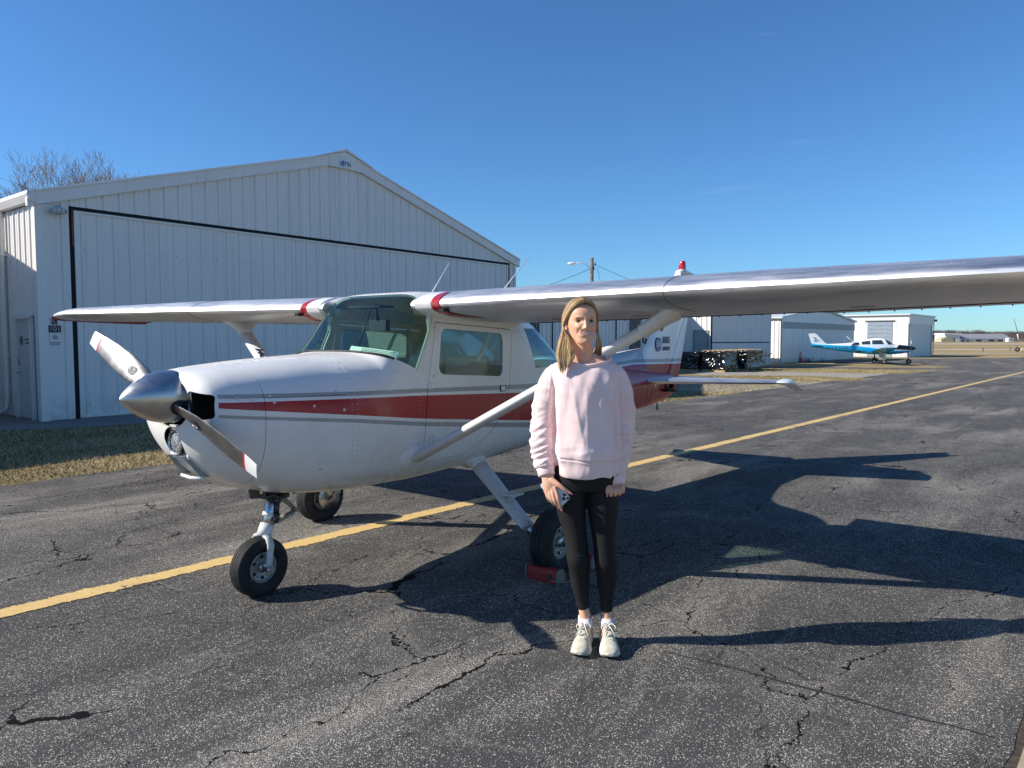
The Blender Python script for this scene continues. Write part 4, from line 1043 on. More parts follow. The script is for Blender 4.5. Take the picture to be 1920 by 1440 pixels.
    # root fairing wrapping the leading edge
    def fair(v0, vend, m_, name, g0=.006):
        rs = []
        N_ = 9
        for k in range(N_+1):
            pts_a = airfoil(1.0, 0, XH, 40, 1, g0); row = []
            for i, (x, y, z) in enumerate(pts_a[:13][::-1] + pts_a[::-1][:17]):
                s_ = max(0, (.56 - x)/.42); low = z < 1.757 + .012
                a_, e_ = v0(s_, low), vend(s_, low); v = a_ + (e_-a_)*k/N_
                row.append((x, sg_*v, z - .012*(1.0-v)))
            rs.append(row)
        if g0 > .0068: ce_ = sum((Vector(p) for p in rs[0]), Vector())/len(rs[0]); rs.insert(0, [tuple(ce_.lerp(Vector(p), .02)) for p in rs[0]])
        q = MB(); q.rings(rs, 0, caps=False, closed=False); return q.build(name, m_, plane, sharp=50)
    fair(lambda s_, lw: .475, lambda s_, lw: .615 + (.10*s_ if lw else -.02*s_), white_p, 'root_fairing', .007)
    fair(lambda s_, lw: .615 + (.10*s_ if lw else -.02*s_), lambda s_, lw: .685 + (.22*s_ if lw else -.085*s_) , red_p, 'fairing_stripe', .0065)
    ah = MB(); ah.box((.52, sg_*.715-.022, 1.715), (.575, sg_*.715+.022, 1.735)); ah.build('air_vent', dark, wing)
    # strut with cuffs
    A_ = Vector((.56, sg_*.52, .79)); B_ = Vector((.16, sg_*2.06, 1.672)); d_ = (B_-A_)
    sb = MB(); sb.tube([A_ - d_*.02, A_ + d_*.5, B_ + d_*.01], [.060, .060, .060], 20, flat=.56, up=(0, 0, 1)); sto = sb.build('wing_strut', white_p, plane)
    cu = MB(); q = B_ - d_*.10; nd = d_.normalized()
    rs_ = []
    for k in range(7):
        t_ = k/6; c_ = q + d_*.115*t_ + Vector((0, 0, .01*t_)); w_ = .066 + .09*t_**2; h_ = .038 + .006*t_
        ax_ = Vector((1, 0, 0)); ax_ = (ax_ - nd*ax_.dot(nd)).normalized(); az_ = nd.cross(ax_)
        rs_.append([c_ + ax_*w_*math.cos(a) + az_*h_*math.sin(a) for a in [2*math.pi*i/20 for i in range(20)]])
    cu.rings(rs_, 0); cu.build('strut_cuff', white_p, sto, sharp=50)
    rg = MB(); rg.tube([q + Vector((-.02, 0, -.03)), q + Vector((-.02, 0, -.06)), q + Vector((-.05, 0, -.065)), q + Vector((-.06, 0, -.04))], .006, 6); rg.build('tie_down_ring', dark_metal, sto)
    ft = MB(); rs_ = []
    for k in range(6):
        t_ = k/5; r_ = .125*(1-t_**2*.72); c_ = Vector((.575 - .03*t_, 0, .765 + .025*t_))
        rs_.append([Vector((c_.x + r_*1.0*math.cos(a), sg_*(sy(c_.x + r_*math.cos(a), c_.z + r_*.78*math.sin(a)) - .004 + .05*t_), c_.z + r_*.78*math.sin(a))) for a in [2*math.pi*i/28 for i in range(28)]])
    ft.rings(rs_, 0, caps=True); ft.build('strut_fairing', livery_m, plane, sharp=60)
    # fuel drain / steps on the wing top
    # whip antenna
    an = MB(); an.tube([(-.46, sg_*.36, 1.86), (-.50, sg_*.37, 1.90), (-.80, sg_*.42, 2.20)], [.012, .0065, .003], 8); an.build('antenna', white_p, plane)
_x = Vector((-.40, -1.54, .882)).normalized(); _n = Vector((0, .497, .868)); _n = (_n - _x*_n.dot(_x)).normalized()
text('lettering', 'COM', simple('ink_blue', (.015, .03, .10), .4), plane, frame(Vector((.56, -.52, .79)) + Vector((-.40, -1.54, .882))*.655 + _n*.0340, _x, _n.cross(_x)), .10, ext=.003, sx=1.15)
# roof skin rivet line above the windshield
rv = MB()
for k in range(24):
    yy = -.40 + .80*k/23; zb, zt, hw, zc, nu, nl = sec(.44); zz = zc + (zt-zc)*(1-(abs(yy)/hw)**nu)**(1/nu); rivet(rv, (.44, yy, zz), (.3, 0, 1), .005, .004)
# rivet rows on the fuselage sides
def row(p0, p1, n, sides=(1, -1)):
    for k in range(n):
        t_ = k/(n-1); u = p0[0] + (p1[0]-p0[0])*t_; z = p0[1] + (p1[1]-p0[1])*t_
        for s_ in sides: rivet(rv, (u, s_*sy(u, z), z), (0, s_, (z-1.1)*.3), .0040, .0018)
row((1.10, .70), (1.10, 1.40), 24); row((1.06, .70), (1.06, 1.40), 24); row((.56, .72), (.54, 1.22), 20); row((.50, 1.28), (.42, 1.62), 14); row((.54, 1.30), (.46, 1.58), 12)
row((-.52, .72), (-.52, 1.60), 34); row((-.56, .9), (-.56, 1.60), 26); row((1.05, 1.36), (.62, 1.33), 18); row((1.0, .70), (-1.2, .70), 70); row((.95, .64), (.0, .66), 30); row((-.6, 1.60), (-.74, 1.36), 12)
row((-.9, .72), (-.9, 1.28), 24); row((-1.6, .75), (-1.6, 1.30), 22); row((-2.3, .78), (-2.3, 1.22), 18); row((-3.0, .8), (-3.0, 1.2), 16); row((-.55, 1.22), (-2.8, 1.18), 60); row((-3.5, .85), (-3.5, 1.15), 12)
for k in range(22):
    yy = -.42 + .84*k/21
    for uu in (.80, .84): 
        zb, zt, hw, zc, nu, nl = sec(uu); zz = zc + (zt-zc)*(1-(abs(yy)/hw)**nu)**(1/nu); rivet(rv, (uu - .12*(abs(yy)/.42)**2, yy, zz), (0, yy, 1), .0045, .0025)
rivm = simple('rivet_dirt', (.40, .38, .34), .5)
tag(rv.build('rivets', rivm, fus), kind='stuff')
rv = MB()
for uu, zz in ((1.80, 1.232), (1.72, 1.225), (1.60, 1.20), (1.36, 1.165), (1.16, 1.13), (1.62, 1.235), (1.20, 1.235), (1.3, .80), (.42, 1.30), (.40, 1.62)):
    for s_ in (1, -1): rivet(rv, (uu, s_*(sy(uu, zz)+.0005), zz), (0, s_, 0), .010, .004)
rv.build('fasteners', steel, fus)

# ---- tail -----------------------------------------------------------------------------
def fin_body(b_, rows, mi=0):
    """rows: (z, u_front, u_back, half thickness); lens-like sections"""
    rs = []
    for z, uf, ub_, th in rows:
        pts_ = []; N_ = 14
        for i in range(N_): # front to back on port side
            x = i/N_; y = th*2.1*(math.sqrt(x)*.66*2 - x*1.0 - .32*x*x) if x > 0 else 0; pts_.append((uf + (ub_-uf)*x, max(0, y), z))
        pts_.append((ub_, .004, z)); back = [(x_, -y_, z_) for x_, y_, z_ in pts_[::-1][:-1]]
        rs.append(pts_ + back)
    b_.rings(rs, mi, caps=True)
fz = [1.10, 1.40, 1.47, 1.6, 1.9, 2.2, 2.34]
ufr = lambda z: -3.66 - (z-1.40)*.98 if z > 1.40 else -3.62
uhi = lambda z: -4.30 - (z-1.094)*.628*1.0
ute = lambda z: -4.665 - (z-1.094)*.355
f_ = MB(); fin_body(f_, [(z, ufr(z), max(uhi(z), -9)+.004, .042*(1-.35*(z-1.1))) for z in fz]); f_.build('fin', livery_m, plane, sharp=45)
f_ = MB(); fin_body(f_, [(z, uhi(z)-.006, ute(z), .026*(1-.35*(z-1.1))) for z in (.90, 1.0, 1.10, 1.4, 1.9, 2.30, 2.36)]); rud = f_.build('rudder', livery_m, plane, sharp=45)
f_ = MB()
f_.add([(ufr(1.40)-.05, 0, 1.452), (-3.0, 0, 1.402), (-2.2, 0, 1.345), (-1.75, 0, 1.30), (-1.75, .03, 1.29), (-2.2, .035, 1.25), (-3.0, .035, 1.20), (-3.75, .035, 1.16), (-1.75, -.03, 1.29), (-2.2, -.035, 1.25), (-3.0, -.035, 1.20), (-3.75, -.035, 1.16), (-3.75, .012, 1.44), (-3.75, -.012, 1.44)],
       [(0,1,6,7), (1,2,5,6), (2,3,4,5), (0,11,10,1), (1,10,9,2), (2,9,8,3)], 0, True)
f_.build('dorsal_fin', livery_m, plane)
f_ = MB(); f_.rings([[(u, .0 + r_*math.cos(a), z + r_*.8*math.sin(a)) for a in [2*math.pi*i/10 for i in range(10)]] for u, z, r_ in ((-4.60, 2.33, .045), (-4.62, 2.37, .045), (-4.80, 2.39, .04), (-5.10, 2.37, .025))], 0); f_.build('fin_cap', livery_m, plane)
f_ = MB(); f_.lathe([(.052, -.02), (.045, .02)], lambda x, y, h: (-4.74 + x, y, 2.40 + h), 18); be = f_.build('beacon_base', simple('cream', (.62, .60, .50), .4), plane)
rlens = NT('red_lens', color=(.55, .01, .02), rough=.12, coat=1.0); rlens.set('Emission Color', (.6, .01, .01, 1)); rlens.set('Emission Strength', 0.0)
f_ = MB(); f_.lathe([(.046, 0), (.047, .035), (.049, .036), (.049, .044), (.042, .045), (.036, .095), (.03, .105), (0, .107)], lambda x, y, h: (-4.74 + x, y, 2.42 + h), 20); f_.build('beacon_lens', rlens.m, be, sharp=40)
# rudder joint bars, tail cone and tie-down
f_ = MB(); f_.tube([(-4.05, 0, .80), (-4.06, 0, .755)], .006, 6); f_.tube([(-4.06 + .022*math.cos(a), 0, .733 + .03*math.sin(a)) for a in [2*math.pi*i/12 for i in range(13)]], .006, 6, caps=False); f_.build('tail_ring', dark_metal, plane)
f_ = MB(); f_.box((-4.18, .05, .93), (-3.98, .165, .955)); f_.tube([(-3.95, .14, 1.0), (-4.10, .16, .93), (-4.28, .13, .92)], .012, 6); f_.tube([(-4.28, .13, .93), (-4.55, .05, .99)], .005, 6); f_.box((-4.20, .10, .96), (-4.16, .15, 1.03)); f_.build('elevator_linkage', dark, plane)
f_ = MB()
pp = [(-3.52 + .085*math.cos(a), .94 + .11*math.sin(a)) for a in [2*math.pi*i/28 for i in range(29)]]
f_.tube([(u, sy(u, z)+.0005, z) for u, z in pp], .0022, 5, caps=False); f_.build('access_cover', dark, plane)
f_ = MB(); f_.prism([Vector(p) for p in [(-3.74, 1.0), (-3.70, 1.0), (-3.70, 1.04), (-3.74, 1.04)]][::-1], lambda p, t: (p.x, sy(p.x, p.y)+t, p.y), 0, .0, .002); f_.build('placard', white_p, plane)
for sg_ in (1, -1):
    def stab(rows, name, m_, par=plane):
        b_ = MB(); rs = []
        for v, uf, ub_, th, zc_ in rows:
            pts_ = []; N_ = 12
            for i in range(N_):
                x = i/N_; y = th*2.1*(math.sqrt(x)*1.32 - x - .32*x*x); pts_.append((uf + (ub_-uf)*x, sg_*v, zc_ + max(0, y)))
            pts_.append((ub_, sg_*v, zc_ + .003)); rs.append(pts_ + [(x_, y_, 2*zc_-z_) for x_, y_, z_ in pts_[::-1][:-1]])
        b_.rings(rs, 0, caps=True); return b_.build(name, m_, par, sharp=45)
    stab([(.05, -3.42, -4.30, .046, 1.078), (.8, -3.70, -4.33, .037, 1.080), (1.35, -3.905, -4.355, .028, 1.082), (1.42, -3.935, -4.36, .024, 1.082)], 'stabilizer', alu_tail)
    stab([(.08, -4.305, -4.72, .024, 1.075), (.8, -4.335, -4.66, .018, 1.070), (1.42, -4.365, -4.60, .013, 1.065)], 'elevator', alu_tail)
    tp = MB(); rs = []
    for k, (v, kx, kz) in enumerate(((1.425, 1.0, 1.0), (1.46, 1.0, .95), (1.50, .98, .8), (1.53, .93, .5), (1.54, .85, .2))):
        pts_ = []
        prof_ = [(-3.94, 1.082), (-4.0, 1.103), (-4.10, 1.112), (-4.22, 1.115), (-4.36, 1.08), (-4.52, 1.02), (-4.64, .97), (-4.655, .955), (-4.5, .985), (-4.3, 1.03), (-4.1, 1.055), (-3.97, 1.066)]
        cz_ = [1.08 if x > -4.2 else 1.08 - (-4.2-x)*.25 for x, z in prof_]
        rs.append([(-4.28 + (x+4.28)*kx, sg_*v, c_ + (z-c_)*kz) for (x, z), c_ in zip(prof_, cz_)])
    tp.rings(rs, 0, caps=True); tp.build('stabilizer_tip', white_p, plane, sharp=40)
# fin markings on both sides (printed film, a hair proud)
navy = simple('navy_film', (.02, .05, .17), .35); maroon = simple('maroon_film', (.30, .02, .03), .35); grey_ink = simple('grey_film', (.12, .12, .13), .4)
for sg_ in (1, -1):
    X_ = Vector((-sg_, -.045, .0)); Y_ = Vector((.04, 0, 1)); yo = .040
    b_ = MB(); ce = Vector((-3.99, sg_*yo, 1.484))
    b_.prism([Vector((ce.x + .066*math.cos(a)*1.15, ce.z + .083*math.sin(a))) for a in [2*math.pi*i/32 for i in range(32)]][::-1], lambda p, t: (p.x, sg_*(t), p.y), 0, .02, yo+.003); em = b_.build('emblem', navy, plane)
    text('lettering', 'EA', white_p, em, frame((-3.99, sg_*(yo+.0045), 1.49), (-sg_, 0, 0), (0, 0, 1)), .105, ext=.001)
    text('lettering', 'EAGLE', grey_ink, plane, frame((-4.215, sg_*(yo-.0015), 1.532), (-sg_, -.03, 0), (0, 0, 1)), .115, ext=.004, sx=.62)
    text('lettering', 'AIRCRAFT', grey_ink, plane, frame((-4.22, sg_*(yo-.0015), 1.432), (-sg_, -.03, 0), (0, 0, 1)), .066, ext=.004, sx=.66)
    b_ = MB(); pth = [(-4.10 - .045*math.sin(t_*4.2)*1.0 - .02*t_, 1.80 - .155*t_ + 0) for t_ in [i/16 for i in range(17)]]
    b_.tube([(x, sg_*.036, z) for x, z in pth], [.016 + .010*math.sin(math.pi*i/16) for i in range(17)], 8, up=(0, 1, 0), flat=.3); b_.build('emblem', maroon, plane)

# ---- propeller ------------------------------------------------------------------------
HUB = Vector((1.955, 0, 1.236))
sp_ = MB(); sp_.lathe([(.130, -.028), (.141, -.022), (.141, .0), (.137, .05), (.122, .105), (.098, .155), (.067, .20), (.036, .235), (.013, .252), (0, .257)], lambda x, y, h: (HUB.x + h, x, HUB.z + y), 64); spin = sp_.build('spinner', alu_spin, plane, sharp=50)
bp_ = MB(); bp_.lathe([(.0, -.035), (.137, -.034), (.137, -.026), (.12, -.024)], lambda x, y, h: (HUB.x + h, x, HUB.z + y), 48); bp_.build('backplate', black, spin, sharp=40)
PA_ = R(21.5)
prop_silver = alu('propeller_silver', (.62, .61, .60), .28, .42, .2)
def blade_mat():
    t = NT('propeller_blade', metal=1.0); co = t.coord(); x, y, z = t.sep(co)
    d = t.n('VectorMath', operation='DISTANCE'); t.ln(co, d.inputs[0]); d.inputs[1].default_value = (HUB.x, 0, HUB.z); r_ = d.outputs['Value']
    tip = t.m2('GREATER_THAN', r_, .772); band = t.m2('MULTIPLY', t.m2('GREATER_THAN', r_, .758), t.m2('LESS_THAN', r_, .7725))
    n = t.noise(t.map(co, scale=(4, 4, 4)), 3, 6, .7)
    c = t.mix(t.rng(n, .3, .7), (.22, .215, .21), (.33, .32, .31)); c = t.mix(tip, c, (.78, .78, .77)); c = t.mix(band, c, (.55, .02, .05)); t.set('color', c)
    t.set('metal', t.m2('SUBTRACT', 1.0, t.m2('MAXIMUM', tip, band))); t.set('rough', t.rng(n, .3, .7, .36, .46)); return t.m
bm_ = blade_mat()
for s_ in (1, -1):
    rad = Vector((0, s_*math.cos(PA_), -s_*math.sin(PA_)))       # towards the tip
    tan = Vector((1, 0, 0)).cross(rad)                            # in the disc
    # seen from the front the airscrew turns counter-clockwise; leading edge on that side
    led = tan
    q = MB(); rs = []
    for r_, c_, th, be_ in ((.06, .055, .028, 62), (.12, .060, .026, 54), (.17, .085, .022, 47), (.25, .112, .019, 38), (.36, .134, .015, 30), (.48, .138, .012, 25), (.60, .128, .009, 21), (.72, .110, .007, 18), (.80, .096, .005, 16.5), (.865, .082, .003, 15)):
        b_ = R(be_); ch = led*math.cos(b_) + Vector((1, 0, 0))*math.sin(b_); up_ = -led*math.sin(b_) + Vector((1, 0, 0))*math.cos(b_); ce = HUB + rad*r_ + Vector((.018, 0, 0))
        pts_ = []
        for i in range(20):
            a = 2*math.pi*i/20; xx = math.cos(a); yy = math.sin(a)
            pts_.append(ce + ch*(c_/2*xx) + up_*(th*yy*(1.0 if yy > 0 else .25)*(.35+.65*math.sqrt(max(0, 1-xx*xx*.8)))))
        rs.append(pts_)
    q.rings(rs, 0, caps=True); bl_ = q.build('propeller_blade', bm_, plane, sharp=60)
    # maker's oval decal
    b_ = R(31.5); ch = led*math.cos(b_) + Vector((1, 0, 0))*math.sin(b_); up_ = -led*math.sin(b_) + Vector((1, 0, 0))*math.cos(b_); ce = HUB + rad*.34 + Vector((.018, 0, 0)) + up_*.0195
    dc = MB(); dc.add([ce + rad*.042*math.cos(a) + ch*.026*math.sin(a) for a in [2*math.pi*i/24 for i in range(24)]], [list(range(24))]); do = dc.build('decal', inkm, bl_)
    dc = MB()
    for k, (a0, b0, a1, b1) in enumerate(((-.030, -.008, -.006, -.012), (.006, -.006, .030, .004), (.010, .010, .024, -.012))):
        p0 = ce + rad*a0 + ch*b0 + up_*.0006; p1 = ce + rad*a1 + ch*b1 + up_*.0006; dc.tube([p0, p1], .0032, 5, flat=.3)
    dc.build('decal_mark', white_p, bl_)
    # black disc in place of the shaded root opening in the spinner
    ro_ = MB(); ro_.lathe([(.0, .004), (.044, .002), (.047, -.01)], lambda x, y, h: HUB + rad*(.150 + h) + led*x*.9 + Vector((1,0,0))*(y + .012), 20); ro_.build('dark_root_disc', black, spin)
for k in range(8):
    a = 2*math.pi*k/8 + .3; f_ = MB(); rivet(f_, (HUB.x - .012, .1405*math.cos(a), HUB.z + .1405*math.sin(a)), (0, math.cos(a), math.sin(a)), .006, .004); f_.build('screw', dark_metal, spin)

# ---- undercarriage -----------------------------------------------------------------------
tread = NT('tyre_rubber', rough=.72, spec=.3); _c = tread.coord(); tread.set('color', tread.mix(tread.rng(tread.noise(_c, 14, 5, .7), .35, .7), (.013, .013, .014), (.034, .033, .032)))
rimm = simple('wheel_rim', (.34, .33, .31), .45, .35, var=.2, scale=20)
def wheel(c_, r_, w_, name, out=1, par=plane):
    """tyre, rim, hub; axle along y, out = side that carries the outer face"""
    root = bpy.data.objects.new(name, None); C.objects.link(root); root.parent = par; root.location = c_
    h_ = w_/2; rr_ = r_*.50
    prof = [(rr_, -h_*.62), (rr_*1.08, -h_*.80), (r_*.72, -h_*.98), (r_*.86, -h_*.93), (r_*.945, -h_*.72)]
    for g in (-.50, -.17, .17, .50): prof += [(r_*(.995 - .05*abs(g)), h_*(g-.13)), (r_*(.995 - .05*abs(g)), h_*(g-.035)), (r_*.965, h_*(g-.02)), (r_*.965, h_*(g+.02)), (r_*(.995 - .05*abs(g)), h_*(g+.035)), (r_*(.995 - .05*abs(g)), h_*(g+.13))]
    prof += [(r_*.945, h_*.72), (r_*.86, h_*.93), (r_*.72, h_*.98), (rr_*1.08, h_*.80), (rr_, h_*.62)]
    t_ = MB(); t_.lathe(prof, lambda x, y, h: (x, h, y), 56); t_.build('tyre', tread.m, root, sharp=42)
    t_ = MB(); t_.lathe([(rr_*1.02, -h_*.66), (rr_*.94, -h_*.70), (rr_*.86, -h_*.45), (rr_*.5, -h_*.35), (.0, -h_*.35)], lambda x, y, h: (x, h, y), 40)
    t_.lathe([(rr_*1.02, h_*.66), (rr_*.94, h_*.70), (rr_*.86, h_*.45), (rr_*.5, h_*.35), (.0, h_*.35)], lambda x, y, h: (x, h, y), 40); rm_ = t_.build('rim', rimm, root, sharp=38)
    t_ = MB()
    for s2 in (1, -1):
        t_.lathe([(rr_*.34, h_*.34), (rr_*.32, h_*.62), (rr_*.22, h_*.74), (0, h_*.74)], lambda x, y, h: (x, s2*h, y), 18)
        for k in range(6):
            a = 2*math.pi*k/6; t_.tube([(rr_*.66*math.cos(a), s2*h_*.36, rr_*.66*math.sin(a)), (rr_*.66*math.cos(a), s2*h_*.48, rr_*.66*math.sin(a))], rr_*.06, 6)
    t_.build('hub', steel, root)
    t_ = MB()
    for s2 in (1, -1):
        for k in range(6):
            a = 2*math.pi*(k+.5)/6; t_.lathe([(0, 0), (rr_*.13, -.0005)], lambda x, y, h: (rr_*.70*math.cos(a) + x, s2*(h_*.40 + .003) , rr_*.70*math.sin(a) + y), 10)
    t_.build('lightening_holes', dark, root)
    return root
NW = wheel((1.42, 0, .178), .180, .125, 'nose_wheel'); NW.rotation_euler = (0, 0, R(0))
t_ = MB(); t_.lathe([(0, 0), (.006, .001)], lambda x, y, h: (.10 + x, .0585 + h, -.045 + y), 8); t_.build('tyre_dot', red_p, NW)
g = MB(); g.tube([(1.375, 0, .37), (1.345, 0, .47), (1.30, 0, .66)], [.036, .036, .036], 20); g.build('oleo_strut', chrome, plane)
g = MB(); g.tube([(1.386, 0, .355), (1.358, 0, .425)], [.045, .043], 20); g.tube([(1.345, 0, .468), (1.337, 0, .49)], .044, 20); g.build('strut_collar', white_p, plane)
g = MB()
arch = [(1.42, .093, .165), (1.412, .093, .25), (1.40, .088, .315), (1.392, .060, .352), (1.388, 0, .368), (1.392, -.060, .352), (1.40, -.088, .315), (1.412, -.093, .25), (1.42, -.093, .165)]
g.tube(arch, [.020, .022, .024, .026, .028, .026, .024, .022, .020], 12, flat=.55, up=(0, 1, 0)); g.build('nose_fork', simple('fork_paint', (.55, .55, .52), .4, var=.2, scale=30), plane)
g = MB(); g.tube([(1.42, .122, .178), (1.42, .085, .178)], .022, 14); g.tube([(1.42, -.122, .178), (1.42, -.085, .178)], .022, 14); g.tube([(1.42, .126, .178), (1.42, .12, .178)], .012, 8); g.build('axle', steel, plane)
g = MB(); lk = simple('link_metal', (.34, .31, .25), .5, .3, var=.3, scale=25)
for yy in (.018, -.018): g.tube([(1.33, yy, .425), (1.19, yy*.6, .455), (1.155, 0, .475)], .012, 8); g.tube([(1.155, 0, .478), (1.20, yy*.6, .52), (1.27, yy, .585)], .012, 8)
g.tube([(1.155, -.03, .476), (1.155, .03, .476)], .014, 8); g.build('torque_link', lk, plane)
g = MB()
g.box((1.24, -.06, .575), (1.37, .06, .60)); g.tube([(1.30, -.11, .60), (1.30, .11, .60)], .014, 8); g.tube([(1.22, .07, .60), (1.02, .09, .64)], .010, 6); g.tube([(1.22, -.07, .60), (1.0, -.09, .64)], .010, 6)
g.tube([(1.33, .09, .57), (1.35, .10, .60), (1.38, .05, .615)], .012, 6); g.tube([(1.37, .02, .58), (1.40, .06, .60), (1.36, .10, .62)], .009, 6); g.box((1.22, .02, .60), (1.40, .05, .64)); g.tube([(1.325, .045, .47), (1.32, .05, .56)], .014, 8); g.tube([(1.34, .05, .44), (1.33, .06, .49)], .018, 8)
g.build('steering_linkage', dark_metal, plane)
g = MB(); g.lathe([(.030, .0), (.030, .09), (.025, .09), (.025, 0)], lambda x, y, h: (1.52 + x + h*.2, .12 + y, .628 + h), 18); g.build('exhaust_stack', simple('exhaust', (.10, .075, .06), .7, .5, var=.3), plane)
legm = simple('gear_paint', (.58, .58, .56), .38, var=.06, scale=12)
for sg_ in (1, -1):
    wheel((.0, sg_*1.19, .212), .215, .160, 'main_wheel')
    P0 = Vector((-.20, sg_*.33, .66)); P1 = Vector((.055, sg_*.98, .32)); 
    g = MB(); g.tube([P0, P0.lerp(P1, .3), P0.lerp(P1, .7), P1, P1 + (P1-P0)*.08], [.075, .070, .062, .060, .05], 20, flat=.38, up=(0, 0, 1)); lg = g.build('gear_leg', legm, plane)
    g = MB(); g.tube([P1 + (P1-P0)*.03, Vector((.02, sg_*1.04, .24)), Vector((0, sg_*1.07, .218))], [.03, .03, .028], 10); g.tube([(0, sg_*1.04, .218), (0, sg_*1.16, .218)], .026, 12)
    g.lathe([(.030, .0), (.108, .0), (.110, .012), (.03, .012)], lambda x, y, h: (x, sg_*(1.068 + h), .218 + y), 28); g.box((-.10, sg_*1.075-.028, .24), (-.03, sg_*1.075+.028, .33)); g.build('brake', steel, plane)
    g = MB(); rs_ = []
    for k in range(6):
        t_ = k/5; c_ = P0 + (P1-P0)*(.02 + .13*t_); w_ = .17 - .085*math.sqrt(t_); h_ = .085 - .045*math.sqrt(t_)
        rs_.append([c_ + Vector((w_*math.cos(a) + .0*t_, 0, h_*math.sin(a) + .015*(1-t_))) for a in [2*math.pi*i/22 for i in range(22)]])
    g.rings(rs_, 0); g.build('leg_fairing', livery_m, plane, sharp=60)
    sc_ = P0.lerp(P1, .70)
    g = MB(); g.box((sc_.x-.06, sc_.y-.01 if sg_ > 0 else sc_.y-.10, sc_.z+.050), (sc_.x+.06, sc_.y+.10 if sg_ > 0 else sc_.y+.01, sc_.z+.060)); g.tube([(sc_.x, sc_.y, sc_.z), (sc_.x, sc_.y+sg_*.04, sc_.z+.055)], .014, 6); g.tube([(sc_.x+.03, sc_.y+sg_*.02, sc_.z), (sc_.x+.02, sc_.y+sg_*.085, sc_.z+.052)], .010, 6); g.build('step', legm, plane)
# ================================================================== AROUND THE AIRPLANE
def local(o_, h): # plane coordinates to world
    return plane_M @ Vector(o_)
plane_M = Matrix.Translation(Vector(PO)) @ Matrix.Rotation(PH, 4, 'Z')
def chipped(name, c, c2, lvl=.60, sc=18):
    t = NT(name, rough=.65); co = t.coord(); n = t.noise(co, sc, 6, .75)
    t.set('color', t.mix(t.m2('GREATER_THAN', n, lvl), c, c2)); t.set('normal', t.bump(n, .4, .004)); return t.m
chock_m = chipped('chipped_red_paint', (.30, .02, .018), (.30, .25, .18), .64); chock_e = simple('chock_end', (.20, .18, .14), .8)
def chock(du, label):
    w = plane_M @ Vector((du, 1.225 if du > 0 else 1.235, 0)); e_ = empty('wheel_chock', w, PH, label, 'wheel chock', 'chocks at the main wheel')
    s_ = 1 if du > 0 else -1
    b_ = MB(); q = [(s_*-.045, .0), (s_*.045, .0), (s_*.048, .055), (s_*.035, .088), (s_*-.02, .088), (s_*-.045, .05)]
    b_.prism([Vector(p) for p in q], lambda p, t: (p.x, t, p.y), 0, -.115, .115); o_ = b_.build('block', chock_m, e_); soft(o_, .008)
    b_ = MB()
    for y in (-.121, .121): b_.prism([Vector(p)*1.0 for p in q], lambda p, t: (p.x*1.02, y + t, p.y*1.02+.001), 0, -.004, .004)
    split(b_.build('end_edge', chock_e, e_))
    b_ = MB(); b_.tube([(s_*.048, .07, .05), (s_*.055, .07, .05)], .015, 12); b_.build('eyelet', dark_metal, e_)
    return e_
chock(.165, 'chipped red wheel chock in front of the near main wheel, beside the woman')
chock(-.235, 'small red wheel chock behind the near main wheel, half hidden by the legs')
b_ = MB(); p0 = plane_M @ Vector((.26, 1.33, .04)); p1 = plane_M @ Vector((-.26, 1.33, .04))
b_.tube([p0, p0.lerp(p1, .25) + Vector((.03, -.05, -.03)), p0.lerp(p1, .6) + Vector((.0, -.07, -.034)), p1], .005, 6); tag(b_.build('chock_rope', simple('rope', (.25, .2, .14), .9)), 'thin rope on the asphalt tying the two red wheel chocks together', 'rope')

